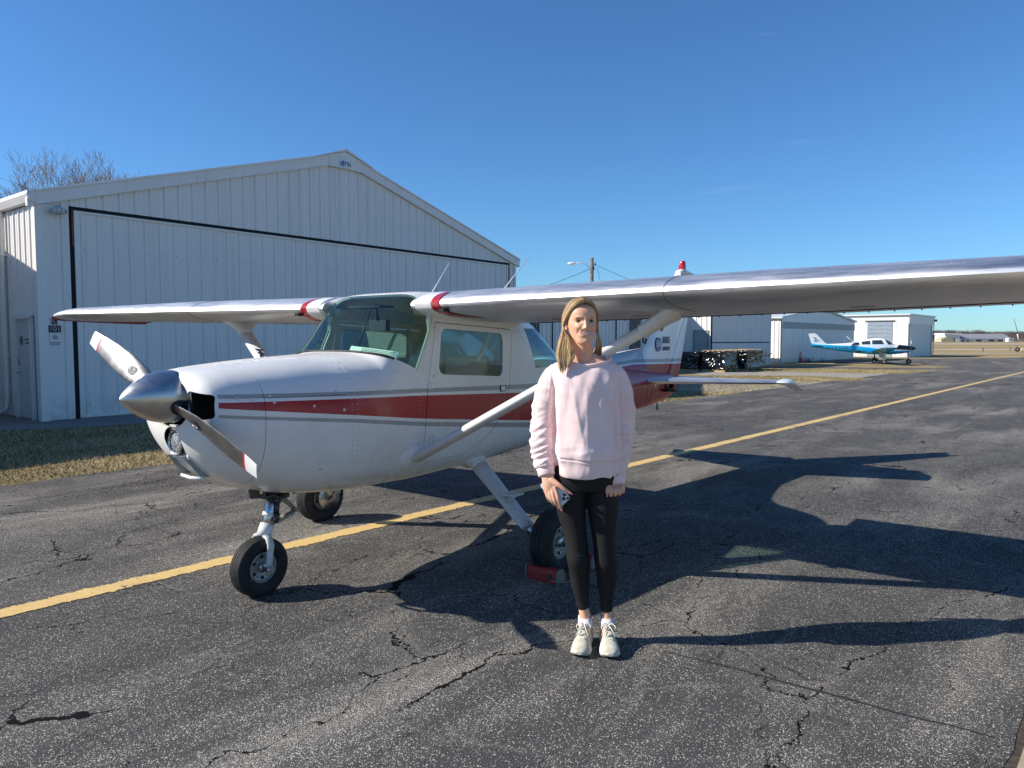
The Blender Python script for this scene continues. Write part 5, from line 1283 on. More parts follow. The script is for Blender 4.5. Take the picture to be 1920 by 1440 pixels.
# ---------------------------------------------------------------- wrapped pallets
wrapm = NT('black_wrap', rough=.13, spec=.9, color=(.006, .006, .007)); _c = wrapm.coord('World')
wrapm.set('normal', wrapm.bump(wrapm.noise(wrapm.map(_c, scale=(1, 1, .7)), 7, 3, .5, .8), .55, .05))
wood = simple('pallet_wood', (.42, .29, .15), .8, var=.25, scale=8)
def pallet(x, y, rz, w, d, h, label, seed, lid=True):
    e_ = empty('wrapped_pallet', (x, y, 0), rz, label, 'pallet', 'black wrapped pallets on the grass'); g = random.Random(seed)
    nx, nz_ = 44, 26; per = []
    for k in range(4*nx):
        s_ = k/nx; f_ = s_ % 1
        p = [(-1+2*f_, -1), (1, -1+2*f_), (1-2*f_, 1), (-1, 1-2*f_)][int(s_) % 4]; per.append(Vector((p[0]*w/2, p[1]*d/2, 0)))
    rs = []
    for j in range(nz_+1):
        t_ = j/nz_; row = []
        for p in per:
            n_ = mnoise.noise(Vector((p.x*2.6, p.y*2.6, t_*h*2.2 + seed)))*.05 + (1-2.5*abs(mnoise.noise(Vector((p.x*6+t_*2, p.y*6+t_*2, t_*h*4 + seed)))))*.028 + (1-2.5*abs(mnoise.noise(Vector((p.x*13-t_*3, p.y*13+t_*3, t_*h*8 + seed)))))*.012
            k_ = 1 + n_/(w/2) - .03*math.sin(math.pi*t_); row.append((p.x*k_, p.y*k_, .13 + (h-.16)*t_ + .02*mnoise.noise(Vector((p.x*3, p.y*3, seed)))))
        rs.append(row)
    b_ = MB(); b_.rings(rs, 0, caps=True); b_.build('wrap', wrapm.m, e_)
    b_ = MB()
    for k in range(5): b_.box((-w/2-.03, -d/2 + k*(d-.1)/4, .09), (w/2+.03, -d/2 + k*(d-.1)/4+.1, .115))
    for k in range(3): b_.box((-w/2 + k*(w-.12)/2, -d/2-.02, 0), (-w/2 + k*(w-.12)/2 + .12, d/2+.02, .089))
    b_.build('base', wood, e_)
    if lid:
        for k in range(5):
            q = MB(); y0 = -d/2 + k*(d-.12)/4; z0 = h-.02+g.uniform(0, .012); q.box((-w/2-.04+g.uniform(-.03, .03), y0, z0), (w/2+.04+g.uniform(-.05, .05), y0+.12, z0+.022)); q.build('plank', wood, e_)
        for k in range(2):
            q = MB(); x0 = -w/2+.1+k*(w-.3); q.box((x0, -d/2-.03, h+.026), (x0+.10, d/2+.03, h+.045)); q.build('plank', wood, e_)
    return e_
aa = R(90-41.5)
pallet(8.95, 36.4, aa, 1.0, 1.0, .98, 'leftmost black wrapped pallet, partly hidden behind the airplane fin', 1, False)
pallet(10.15, 35.9, aa, 1.5, 1.15, 1.0, 'middle black wrapped pallet with planks on top, shiny crumpled side', 2)
pallet(11.75, 37.4, aa, 1.9, 1.2, 1.02, 'rightmost black wrapped pallet with planks on top, loose wrap at its end', 3)
b_ = MB(); g = random.Random(9)
for k in range(26):
    p = Vector((12.55+g.uniform(-.15, .2), 36.9+g.uniform(-.5, .4), .75+g.uniform(-.4, .3))); q = p + Vector((g.uniform(-.35, .4), g.uniform(-.2, .2), g.uniform(-.12, .22))); b_.tube([p, p.lerp(q, .5)+Vector((0, 0, g.uniform(-.04, .04))), q], g.uniform(.008, .022), 5)
tag(b_.build('loose_scrap', simple('scrap', (.09, .08, .07), .8, var=.5)), 'tangle of loose sticks and strapping at the right end of the pallets', 'scrap')

# ---------------------------------------------------------------- cones
orange = simple('cone_orange', (.58, .075, .025), .5); cwhite = simple('cone_band', (.72, .72, .70), .5)
def cone(x, y, label, m_, band, h=.72):
    e_ = empty('traffic_cone', (x, y, 0), .3, label, 'traffic cone')
    b_ = MB(); b_.box((-.19, -.19, 0), (.19, .19, .035)); soft(b_.build('base', m_ if m_ is not orange else black, e_), .01)
    b_ = MB(); b_.lathe([(.145, .035), (.135, .05), (.028, h), (.0, h)], lambda x_, y_, h_: (x_, y_, h_), 24); b_.build('body', m_, e_, sharp=50)
    if band:
        for z0, z1 in ((.34, .44), (.50, .57)):
            r_ = lambda z: .135 - (z-.05)/(h-.05)*.107 + .002
            b_ = MB(); b_.lathe([(r_(z0), z0), (r_(z1), z1)], lambda x_, y_, h_: (x_, y_, h_), 24); b_.build('reflective_band', cwhite, e_)
cone(20.0, 51.0, 'orange traffic cone with white bands in front of the far hangar doors', orange, True)
cone(19.0, 51.2, 'dark unbanded traffic cone standing left of the orange one', simple('cone_dark', (.05, .04, .04), .7), False, .66)
b_ = MB(); g = random.Random(3)
for k in range(160):
    p = Vector((20.1+g.gauss(0, .8), 51.6+g.uniform(-.3, .3), 0)); b_.tube([p, p + Vector((g.uniform(-.25, .25), g.uniform(-.1, .1), g.uniform(.08, .35)))], .008, 4)
tag(b_.build('dead_weeds', simple('dead_weed', (.15, .11, .07), .9)), kind='stuff')

# ---------------------------------------------------------------- street light pole
pole = empty('utility_pole', (5.93, 55, 0), 0, 'wooden utility pole with a street lamp, rising behind the wing', 'utility pole')
wood_p = simple('weathered_pole', (.16, .13, .10), .85, var=.3, scale=5)
b_ = MB(); b_.tube([(0, 0, 0), (0, 0, 7.6)], [.17, .12], 12); b_.build('post', wood_p, pole)
b_ = MB(); b_.tube([(-.1, 0, 6.75), (-.45, 0, 7.15), (-.8, 0, 7.25), (-1.2, 0, 7.22)], .03, 8); b_.build('lamp_arm', simple('pale_metal', (.55, .56, .57), .4), pole)
b_ = MB(); b_.rings([[(x, w_*math.cos(a), 7.20 + h_*math.sin(a) - .02) for a in [2*math.pi*i/14 for i in range(14)]] for x, w_, h_ in ((-1.15, .04, .04), (-1.25, .10, .08), (-1.45, .15, .12), (-1.68, .13, .11), (-1.80, .04, .05))], 0); b_.build('lamp_head', simple('lamp_white', (.70, .71, .70), .35), pole)
b_ = MB(); b_.tube([(.12, 0, 7.1), (.28, 0, 7.12)], .03, 6); b_.tube([(.24, 0, 7.05), (.24, 0, 7.25)], .04, 8); b_.box((.1, -.06, 6.7), (.18, .06, 6.95)); b_.build('bracket', dark_metal, pole)
def wire(name, a, c_, sag, label):
    q = MB(); a = Vector(a); c_ = Vector(c_); q.tube([a.lerp(c_, t_) - Vector((0, 0, sag*4*t_*(1-t_))) for t_ in [i/20 for i in range(21)]], .014, 4); tag(q.build(name, black), label, 'wire')
wire('overhead_wire', (5.8, 55, 6.8), (-2.6, 50, 3.9), .25, 'thin overhead wire running down to the left from the utility pole')
wire('overhead_wire', (6.2, 55, 7.1), (17, 60, 3.9), .25, 'thin overhead wire running down to the right from the utility pole')
wire('overhead_wire', (6.3, 55, 6.9), (7.4, 58, 3.9), -.15, 'steep thin wire dropping just right of the utility pole')
b_ = MB(); b_.tube([(15.6, 46.6, 3.4), (15.6, 46.6, 5.55)], .09, 10); b_.tube([(15.6, 46.6, 5.5), (15.6, 46.6, 5.68)], .13, 10)
tag(b_.build('vent_pipe', simple('grey_pipe', (.14, .14, .14), .6)), 'short grey vent pipe whose top shows just above the wing', 'vent pipe')

# ---------------------------------------------------------------- trees
bark = simple('bark', (.21, .165, .13), .9, var=.3, scale=3)
def bare_tree(x, y, h, seed, label, spread=.55, levels=6, lean=0, trunk=.22):
    g = random.Random(seed); e_ = empty('bare_tree', (x, y, 0), 0, label, 'tree')
    b_ = MB(); tr = MB()
    def grow(p, d, L_, r_, lv):
        q = p; n_ = 3; path = [p]; rad_ = [r_]
        for k in range(n_):
            d = (d + Vector((g.gauss(0, .10), g.gauss(0, .10), g.gauss(.03, .06)))).normalized(); q = q + d*L_/n_; path.append(q); rad_.append(max(.0065, r_*(1 - .30*(k+1)/n_)))
        (tr if lv == levels else b_).tube(path, rad_, 6 if lv > 2 else 3, caps=False)
        if lv == 0: return
        nk = 4 if lv > levels-2 else g.choice((2, 3, 3)); a0 = g.uniform(0, 6.283)
        for k in range(nk):
            a = a0 + 6.283*k/nk + g.uniform(-.5, .5); s_ = g.uniform(.55, 1.0)*spread; perp = d.orthogonal().normalized(); perp2 = d.cross(perp)
            nd = (d + (perp*math.cos(a) + perp2*math.sin(a))*s_ + Vector((0, 0, .12))).normalized(); k0 = g.choice((2, 3, 3))
            grow(path[k0], nd, L_*g.uniform(.66, .80), max(.0065, rad_[k0]*.72), lv-1)
    grow(Vector((0, 0, 0)), Vector((lean, 0, 1)), h*.30, trunk, levels)
    tr.build('trunk', bark, e_); b_.build('crown', bark, e_)
bare_tree(-21.0, 35.5, 10.4, 5, 'bare tree behind the hangar roof, the larger one with a spreading crown', .70, 7)
bare_tree(-20.6, 37.5, 11.4, 21, 'bare tree top just peeking over the hangar roof, the smaller one', .6, 7)
# far tree line, one mass
def thicket(name, x0, x1, y0, y1, h0, h1, n, m_, seed):
    g = random.Random(seed); vs = []; fs = []
    for k in range(n):
        x = g.uniform(x0, x1); y = g.uniform(y0, y1); H = (h0 + (h1-h0)*(.5+.5*mnoise.noise(Vector((x*.03, 0, seed)))) )*(.75+.5*mnoise.noise(Vector((x*.11, 3, seed))))
        z = H*g.random()**.6; w_ = g.uniform(.05, .22); L_ = g.uniform(.5, 1.9); a = g.uniform(-1.1, 1.1); ya = g.uniform(-1, 1)
        b0 = len(vs); vs += [(x-w_, y, z-L_*.5), (x+w_, y, z-L_*.5), (x + a*L_, y + ya, z+L_*.5)]; fs.append((b0, b0+1, b0+2))
    me_ = bpy.data.meshes.new(name); me_.from_pydata(vs, [], fs); return tag(put(name, me_, m_), kind='stuff')
thicket('far_woods', 250, 620, 690, 760, 7, 17, 75000, simple('twig_brown', (.24, .175, .15), .9, var=.3, scale=.1), 3)
thicket('far_woods', 380, 440, 675, 690, 8, 13, 5000, simple('twig_red', (.17, .085, .065), .9, var=.3, scale=.1), 8)
thicket('far_woods', 480, 640, 660, 690, 4, 7, 9000, simple('twig_red2', (.15, .08, .06), .9, var=.3, scale=.1), 12)

# ---------------------------------------------------------------- far buildings
fwhite = simple('far_white', (.66, .66, .64), .6, var=.05); fgrey = simple('far_grey', (.26, .27, .285), .6, var=.05); ftan = simple('far_tan', (.45, .42, .27), .7); fdark = simple('far_dark', (.09, .07, .06), .8)
fb_ = empty('long_building', (0, 0, 0), 0, 'long low white building with a long grey roof on the far side of the airfield', 'building')
X0, X1, YF = 348.5, 389, 575
b_ = MB(); b_.box((X0, YF, 0), (X1, YF+16, 2.6)); b_.build('wall', fwhite, fb_)
b_ = MB(); b_.add([(X0-.5, YF-.6, 2.6), (X1+.5, YF-.6, 2.6), (X1-.5, YF+8, 6.4), (X0, YF+8, 6.4), (X0-.5, YF+17, 2.6), (X1+.5, YF+17, 2.6)], [(0,1,2,3), (3,2,5,4), (0,3,4), (1,5,2)]); b_.build('roof', fgrey, fb_)
for a, c_ in ((351, 352.5), (355, 356), (362, 366), (372, 376), (379, 383)):
    b_ = MB(); b_.box((a, YF-.3, .3), (c_, YF-.05, 1.7)); b_.build('window', fdark, fb_)
b_ = MB(); b_.box((384.5, YF-4, 0), (388.6, YF, 3.1)); b_.build('entrance_block', fwhite, fb_)
b_ = MB(); b_.box((386, YF-4.2, 1.5), (387.4, YF-4.02, 2.1)); b_.build('window', fdark, fb_)
tb_ = empty('tall_building', (0, 0, 0), 0, 'taller white block joined at the left of the long low building', 'building')
b_ = MB(); b_.box((336.5, YF-2, 0), (348, YF+12, 5.6)); b_.build('wall', fwhite, tb_)
b_ = MB(); b_.box((335.8, YF-2.5, 5.6), (348.6, YF+13, 6.8)); b_.build('roof', simple('far_roof_white', (.72,.73,.73), .5), tb_)
gb_ = empty('small_gabled_building', (0, 0, 0), 0, 'small yellowish gabled shed left of the white far block', 'shed')
b_ = MB(); b_.prism([Vector(p) for p in [(325.5, 0), (335, 0), (335, 2.2), (330.2, 3.9), (325.5, 2.2)]], lambda p, t: (p.x, t, p.y), 0, YF-16, YF-8); b_.build('wall', ftan, gb_)
b_ = MB(); b_.box((335, YF-14, 0), (337, YF-9, 2.8)); b_.build('lean_to', fdark, gb_)
# boom of a far lift
cr_ = empty('boom_lift', (0, 0, 0), 0, 'dark slanting crane boom standing up from the far field at the right edge', 'crane')
b_ = MB(); b_.tube([(380.6, 560, 17.6), (383.4, 560, 8.5), (383.9, 560, 5.6)], [.16, .26, .3], 6); b_.build('boom', fdark, cr_)
b_ = MB(); b_.tube([(383.7, 560, 6), (384.8, 560, 1.2)], .45, 6); b_.build('mast_base', fwhite, cr_)
# airport signs at the right edge
sg1 = empty('airfield_sign', (64.2, 92, 0), R(-20), 'low yellow airfield sign in the dry grass at the right edge', 'sign')
b_ = MB(); b_.box((-.55, -.06, .12), (1.3, .06, .52)); b_.build('panel', simple('sign_yellow', (.72, .62, .30), .5), sg1)
for x in (-.4, 1.1): b_ = MB(); b_.box((x, -.04, 0), (x+.06, .04, .12)); b_.build('leg', black, sg1)
text('lettering', 'D', inkm, sg1, frame((-.25, -.065, .32), (1, 0, 0), (0, 0, 1)), .34)
sg2 = empty('airfield_light', (63.1, 92, 0), 0, 'round dark airfield marker standing left of the yellow sign', 'marker')
b_ = MB(); b_.lathe([(.0, -.05), (.24, -.05), (.26, 0), (.24, .05), (.1, .05)], lambda x, y, h: (x*1.4, h, .34 + y), 20); b_.tube([(0, 0, 0), (0, 0, .15)], .04, 6); b_.build('disc', simple('marker_dark', (.05, .06, .04), .6), sg2)
b_ = MB(); b_.lathe([(.0, -.06), (.11, -.06)], lambda x, y, h: (x, h, .34 + y), 14); b_.build('face', cwhite, sg2)
for k, (x, y) in enumerate(((62, 97), (71, 105), (96, 140))):
    b_ = MB(); b_.tube([(x, y, 0), (x, y, .35)], .06, 6); b_.lathe([(.1, .35), (.12, .4), (0, .5)], lambda p, q, h: (x+p, y+q, h), 10)
    tag(b_.build('edge_light', fdark), 'small stake light far out in the dry grass, ' + ('nearest', 'middle', 'farthest')[k] + ' of three', 'light', 'edge lights in the dry grass')

# ================================================================== THE BLUE AND WHITE AIRPLANE
BP = (23.6, 47.2, 0); BH = R(-14.6)
bpl_M = Matrix.Translation(Vector(BP)) @ Matrix.Rotation(BH, 4, 'Z')
bpl = empty('airplane', BP, BH, 'small low wing airplane in white, bright blue and black, parked before the far hangars', 'airplane'); bpl.scale = (.83, .83, .83)
blue = simple('bright_blue', (.0, .40, .74), .3, var=.05, coat=.4); blackp = simple('black_paint', (.008, .008, .01), .2, coat=.6)
t = NT('low_wing_paint', rough=.28, coat=.4); co = t.coord(); x, y, z = t.sep(co)
c_blue = t.m2('LESS_THAN', z, t.curve(x, -5.4, 2.6, 0, 2.2, [(-5.4, 1.62), (-4.6, 1.52), (-3.2, 1.44), (-1.9, 1.40), (-1.3, 1.32), (-.2, 1.16), (.9, 1.05), (2.3, 1.02)]))
c_blk = t.m2('MULTIPLY', t.m2('LESS_THAN', z, t.curve(x, -5.4, 2.6, 0, 2.2, [(-5.4, 1.0), (-.3, 1.0), (.6, 1.18), (1.0, 1.25), (1.25, 1.5), (2.4, 1.7)])), t.m2('GREATER_THAN', z, t.curve(x, -5.4, 2.6, 0, 2.2, [(-5.4, 1.4), (-.3, 1.2), (.4, 1.12), (1.2, 1.10), (2.3, 1.08)])))
sl_ = t.m2('MULTIPLY', t.m2('LESS_THAN', t.m2('ADD', x, t.m2('MULTIPLY', z, -1.0)), -2.42), t.m2('GREATER_THAN', t.m2('ADD', x, t.m2('MULTIPLY', z, -1.0)), -2.72))
sl_ = t.m2('MULTIPLY', sl_, t.m2('LESS_THAN', z, 1.02))
col = t.mix(c_blue, (.80, .80, .79), (.0, .40, .74)); col = t.mix(t.m2('MAXIMUM', c_blk, sl_), col, (.008, .008, .01)); t.set('color', col); lw = t.m
LS = [(-5.0, 1.32, 1.46, .05), (-4.4, 1.20, 1.52, .14), (-3.4, 1.05, 1.55, .27), (-2.3, .90, 1.62, .42), (-1.5, .80, 1.78, .52), (-.9, .76, 1.93, .57), (-.3, .74, 2.0, .58), (.15, .74, 1.98, .58), (.5, .74, 1.80, .57), (.85, .75, 1.56, .55), (1.2, .78, 1.50, .52), (1.7, .84, 1.44, .45), (2.05, .95, 1.38, .34), (2.15, 1.03, 1.32, .22)]
LA = np.array(LS).T
def lsec(u): return [float(pchip(LA[0], LA[k], u)) for k in (1, 2, 3)]
def lring(u, n=36):
    zb, zt, hw = lsec(u); zc = zb + (zt-zb)*.42; o = []
    for i in range(n):
        a = 2*math.pi*i/n; c_, s_ = math.cos(a), math.sin(a); o.append((u, hw*math.copysign(abs(c_)**(2/2.6), c_), zc + ((zt-zc) if s_ > 0 else (zc-zb))*math.copysign(abs(s_)**(2/2.6), s_)))
    return o
def ly(u, z):
    zb, zt, hw = lsec(u); zc = zb + (zt-zb)*.42; tt = min(1, abs((z-zc)/((zt-zc) if z > zc else (zc-zb)))); return hw*(1-tt**2.6)**(1/2.6)
b_ = MB(); b_.rings([lring(u) for u in np.linspace(-5.0, 2.15, 60)], 0); b_.build('fuselage', lw, bpl, sharp=60)
def patch(q, s_, off=.012):
    a, b2, c2, d2 = [Vector(p) for p in q]; m_ = MB(); rs = []
    for i in range(7):
        t1 = i/6; l = a.lerp(b2, t1); r_ = d2.lerp(c2, t1); rs.append([(p.x, s_*(ly(p.x, p.y)+off), p.y) for p in [l.lerp(r_, k/6) for k in range(7)]])
    m_.rings(rs, 0, caps=False, closed=False); return m_
dkglass = simple('dark_glass', (.03, .045, .055), .08, spec=.9)
for s_ in (1, -1):
    for q in ([(-.70, 1.82), (-.02, 1.84), (.12, 1.54), (-.70, 1.52)], [(-1.42, 1.72), (-.84, 1.80), (-.84, 1.52), (-1.42, 1.50)], [(-2.1, 1.54), (-1.6, 1.64), (-1.58, 1.50), (-2.1, 1.47)]):
        patch(q, s_).build('window', dkglass, bpl)
    patch([(.20, 1.90), (.46, 1.80), (.92, 1.53), (.42, 1.50)], s_).build('windshield', dkglass, bpl)
    b_ = MB(); rs = []
    for v, uf, ub_, zc_, th in ((.45, .62, -1.05, .86, .10), (1.2, .42, -1.08, .92, .10), (3.0, .30, -1.05, 1.10, .085), (4.55, .18, -.95, 1.27, .06), (4.75, .0, -.80, 1.30, .03)):
        pts_ = []
        for i in range(12): xx = i/12; yy = th*1.05*(math.sqrt(xx)*1.32-xx-.32*xx*xx)*2; pts_.append((uf+(ub_-uf)*xx, s_*v, zc_+max(0, yy)))
        pts_.append((ub_, s_*v, zc_)); rs.append(pts_ + [(x_, y_, zc_-(z_-zc_)*.6) for x_, y_, z_ in pts_[::-1][:-1]])
    b_.rings(rs, 0); b_.build('wing', [blue if s_ < 0 else white_p], bpl, sharp=45)
    b_ = MB(); b_.rings([[(u, s_*v, 1.44 + h_) for u, h_ in ((-4.35+.10*abs(v), .03), (-4.5, .045), (-5.25, .0), (-4.5, -.03), (-4.35+.10*abs(v), -.02))] for v in (.05, 1.9)], 0); b_.build('stabilizer', blue, bpl, sharp=45)
    wheel((-.10, s_*1.58, .23), .23, .15, 'main_wheel', par=bpl)
    b_ = MB(); b_.tube([(-.10, s_*1.5, .23), (-.10, s_*1.5, .95)], .045, 8); b_.build('gear_leg', dark_metal, bpl)
b_ = MB(); b_.box((-.52, -2.05, .38), (-.24, -1.98, 1.0)); b_.build('lowered_flap', simple('flap_grey', (.36, .36, .36), .5), bpl)
b_ = MB(); b_.box((-.16, -1.70, .34), (.04, -1.68, .86)); b_.build('gear_door', white_p, bpl)
wheel((2.0, 0, .20), .20, .13, 'nose_wheel', par=bpl)
b_ = MB(); b_.tube([(2.0, .09, .2), (1.95, .03, .5), (1.9, 0, .95)], .04, 8); b_.build('nose_leg', white_p, bpl)
b_ = MB(); rs = [[(u, y_, z_) for u, y_ in ((uf, .0), (uf-.15, .045), (ub_, .008), (ub_, -.008), (uf-.15, -.045))] for z_, uf, ub_ in ((1.40, -3.65, -4.95), (1.60, -3.95, -5.0), (2.3, -4.60, -5.22), (2.36, -4.72, -5.22))]
b_.rings(rs, 0); b_.build('fin', lw, bpl, sharp=45)
b_ = MB(); b_.lathe([(.17, 0), (.165, .05), (.12, .2), (.05, .33), (0, .36)], lambda x_, y_, h: (2.14 + h, x_, 1.20 + y_), 20); b_.build('spinner', blackp, bpl, sharp=50)
for s_ in (1, -1):
    b_ = MB(); b_.rings([[(2.20 + c_[0]*math.sin(b0), s_*r_ * .35 + c_[0]*.6, 1.20 + s_*r_*.93 + c_[1]) for c_ in ((w_, 0), (0, .01), (-w_, 0), (0, -.01))] for r_, w_, b0 in ((.1, .05, 1.0), (.5, .08, .6), (.93, .04, .3))], 0); b_.build('propeller_blade', steel, bpl)
b_ = MB(); b_.tube([(-1.9, 0, 1.70), (-2.45, 0, 2.12)], [.03, .012], 6); b_.build('antenna', white_p, bpl)
for s_ in (1, -1):
    N_ = Vector((0, s_, .12)); Mx = frame((-3.15, s_*(.30+.012), 1.25), (-s_, 0 + (-.125), 0), (0, 0, 1))
    body_ = 'N204ND'
    for i, ch in enumerate(body_):
        u_ = -3.78 + i*.265; u_ = u_ if s_ < 0 else -3.78 + (5-i)*.265
        p = Vector((u_, s_*(ly(u_, 1.24)+.022), 1.24 - .02*(u_+3.1))); dx = Vector((-s_, 0, 0)); tgt = Vector((u_-.1*s_, s_*ly(u_-.1*s_, 1.22), 0)) - Vector((u_+.1*s_, s_*ly(u_+.1*s_, 1.22), 0)); tgt.normalize()
        text('lettering', ch, inkm, bpl, frame(p, tgt if tgt.x*-s_ > 0 else -tgt, (0, 0, 1)), .31, ext=.006, sx=1.0)
    text('lettering', 'iFLY', inkm, bpl, frame((-4.62, s_*.047, 1.78), (-s_, 0, 0), (0, 0, 1)), .22, ext=.004)
    b_ = MB(); b_.add([(-4.60, s_*.05, 1.95), (-4.78, s_*.05, 2.06), (-4.90, s_*.05, 2.03), (-4.74, s_*.05, 1.97), (-4.70, s_*.05, 1.88)], [(0,1,2,3,4)]); b_.build('emblem', inkm, bpl)
pc = bpl_M @ Vector((2.02, -.02, 0)); b_ = MB(); b_.box((-.30, -.24, 0), (.30, -.16, .055)); b_.box((-.30, .16, 0), (.30, .24, .055))
pco = b_.build('wheel_chock', wood, None, (pc.x, pc.y, 0)); pco.rotation_euler = (0, 0, BH); tag(pco, 'pale flat chock at the nose wheel of the blue and white airplane', 'wheel chock')
# ================================================================== THE WOMAN
PX, PY = .415, 3.62
person = empty('person', (PX, PY, 0), 0, 'smiling woman with long blonde hair in pale pink sweatshirt and black leggings, holding a phone', 'person')
skin = NT('skin', rough=.48, spec=.4, sss=.12); co = skin.coord(); skin.p.inputs['Subsurface Radius'].default_value = (.012, .005, .003); skin.p.inputs['Subsurface Scale'].default_value = 1.0
n = skin.noise(co, 22, 5, .6); c = skin.mix(skin.rng(n, .3, .7), (.70, .375, .235), (.78, .44, .29)); _x, _y, _z = skin.sep(co)
def blob(cx_, cz_, r_):
    d = skin.n('VectorMath', operation='DISTANCE'); skin.ln(co, d.inputs[0]); d.inputs[1].default_value = (cx_, -.075, cz_); return skin.rng(d.outputs['Value'], r_, r_*.25)
cheeks = skin.m2('MAXIMUM', blob(-.115, 1.588, .034), blob(-.028, 1.588, .034)); c = skin.mix(skin.m2('MULTIPLY', cheeks, .34), c, (.62, .22, .16))
lid = skin.m2('MAXIMUM', blob(-.099, 1.634, .021), blob(-.042, 1.632, .021)); c = skin.mix(skin.m2('MULTIPLY', lid, .6), c, (.30, .15, .095))  # eye-socket shade painted into the skin colour around each eye
skin.set('color', c); skin.set('normal', skin.bump(skin.noise(co, 320, 2, .5), .08, .001))

def union(parts, name, voxel, m_, smooth=4, fac=.5):
    b_ = MB()
    for p in parts: p(b_)
    o = b_.build(name, m_, person)
    o2 = bake(o, [('REMESH', dict(mode='VOXEL', voxel_size=voxel, adaptivity=0))])
    if smooth: bake(o2, [('SMOOTH', dict(iterations=smooth, factor=fac))])
    for p in o2.data.polygons: p.use_smooth = True
    if not o2.data.materials: o2.data.materials.append(m_)
    return o2
def limb(pts, n=18, flat=1.0, up=None):
    """pts: (x, y, z, r) smoothed through"""
    P = np.array(pts, float); t = np.arange(len(P)); tt = np.linspace(0, len(P)-1, 4*(len(P)-1)+1)
    q = np.array([pchip(t, P[:, k], tt) for k in range(4)]).T
    return lambda b_: b_.tube([tuple(r[:3]) for r in q], [float(r[3]) for r in q], n, flat=flat, up=up)
def ball(c_, rx, ry, rz, n=16):
    def f(b_):
        b_.rings([[(c_[0] + rx*math.sin(p)*math.cos(a), c_[1] + ry*math.sin(p)*math.sin(a), c_[2] - rz*math.cos(p)) for a in [2*math.pi*i/n for i in range(n)]] for p in [math.pi*(.02 + .96*k/(n//2+3)) for k in range(n//2+4)]], 0)
    return f
def stack(rows, e_=2.3, n=48, M=None):
    """rows: (z, cx, halfwidth, yfront, yback)"""
    A = np.array(rows, float); zz = np.linspace(A[0, 0], A[-1, 0], max(12, 4*len(rows))); q = [pchip(A[:, 0], A[:, k], zz) for k in range(1, 5)]
    def f(b_):
        rs = []
        for i, z in enumerate(zz):
            cx_, hw, yf, yb = (float(k[i]) for k in q); cy_ = (yf+yb)/2; hd = (yb-yf)/2; r_ = []
            for k in range(n):
                a = 2*math.pi*k/n; c_, s_ = math.cos(a), math.sin(a)
                p = Vector((cx_ + hw*math.copysign(abs(c_)**(2/e_), c_), cy_ + hd*math.copysign(abs(s_)**(2/e_), s_), z)); r_.append(M @ p if M else p)
            rs.append(r_)
        b_.rings(rs, 0)
    return f
# head frame: origin between the ears at chin height, turned a little to her left
HT = Matrix.Translation((-.072, .0, 1.515)) @ Matrix.Rotation(R(7), 4, 'Z') @ Matrix.Rotation(R(-1.5), 4, 'Y')
HEAD = [(-.002, 0, .018, -.084, -.055), (.004, 0, .030, -.0905, -.03), (.016, 0, .0395, -.0935, -.01), (.032, 0, .0485, -.0935, .025), (.050, 0, .056, -.0945, .055), (.075, 0, .0630, -.095, .075), (.10, 0, .0680, -.0935, .088), (.125, 0, .0705, -.0905, .097), (.150, 0, .0705, -.0885, .100), (.175, 0, .067, -.080, .097), (.193, 0, .060, -.064, .086), (.206, 0, .046, -.042, .066), (.214, 0, .024, -.015, .035)]
parts = [stack(HEAD, 2.35, 64, HT)]
parts += [limb([(-.071, .030, 1.57, .053), (-.068, .028, 1.52, .0505), (-.066, .030, 1.47, .053), (-.064, .035, 1.42, .070)], 24)]
# trunk
parts += [stack([(.83, -.045, .12, -.065, .085), (.88, -.045, .135, -.072, .095), (.98, -.048, .118, -.075, .075), (1.08, -.052, .118, -.085, .08), (1.20, -.055, .132, -.105, .085), (1.30, -.056, .146, -.10, .09), (1.38, -.056, .150, -.065, .09), (1.425, -.058, .128, -.035, .08), (1.455, -.060, .085, -.015, .07), (1.475, -.062, .05, 0, .06)], 2.4)]
armR_ = [(-.185, .02, 1.375, .052), (-.235, .025, 1.25, .042), (-.262, .03, 1.10, .036), (-.258, .0, .98, .032), (-.247, -.035, .89, .026)]
armL_ = [(.070, .02, 1.375, .052), (.112, .025, 1.25, .042), (.128, .03, 1.10, .036), (.112, .0, .97, .031), (.096, -.040, .865, .0305)]
parts += [limb(armR_), limb(armL_)]
parts += [limb([(-.125, .005, .86, .066), (-.120, .0, .70, .058), (-.102, -.012, .58, .044), (-.088, -.014, .47, .042), (-.074, .010, .33, .036), (-.055, .02, .20, .026), (-.044, .02, .13, .029)], 22),
          limb([(.035, .005, .86, .066), (.037, .0, .70, .060), (.040, -.012, .58, .044), (.050, -.014, .45, .042), (.061, .010, .33, .036), (.062, .02, .20, .026), (.066, .02, .13, .029)], 22)]
parts += [limb([(-.044, .035, .10, .030), (-.055, -.03, .06, .028), (-.068, -.12, .04, .022)]), limb([(.066, .035, .10, .030), (.062, -.03, .06, .028), (.056, -.13, .04, .022)])]
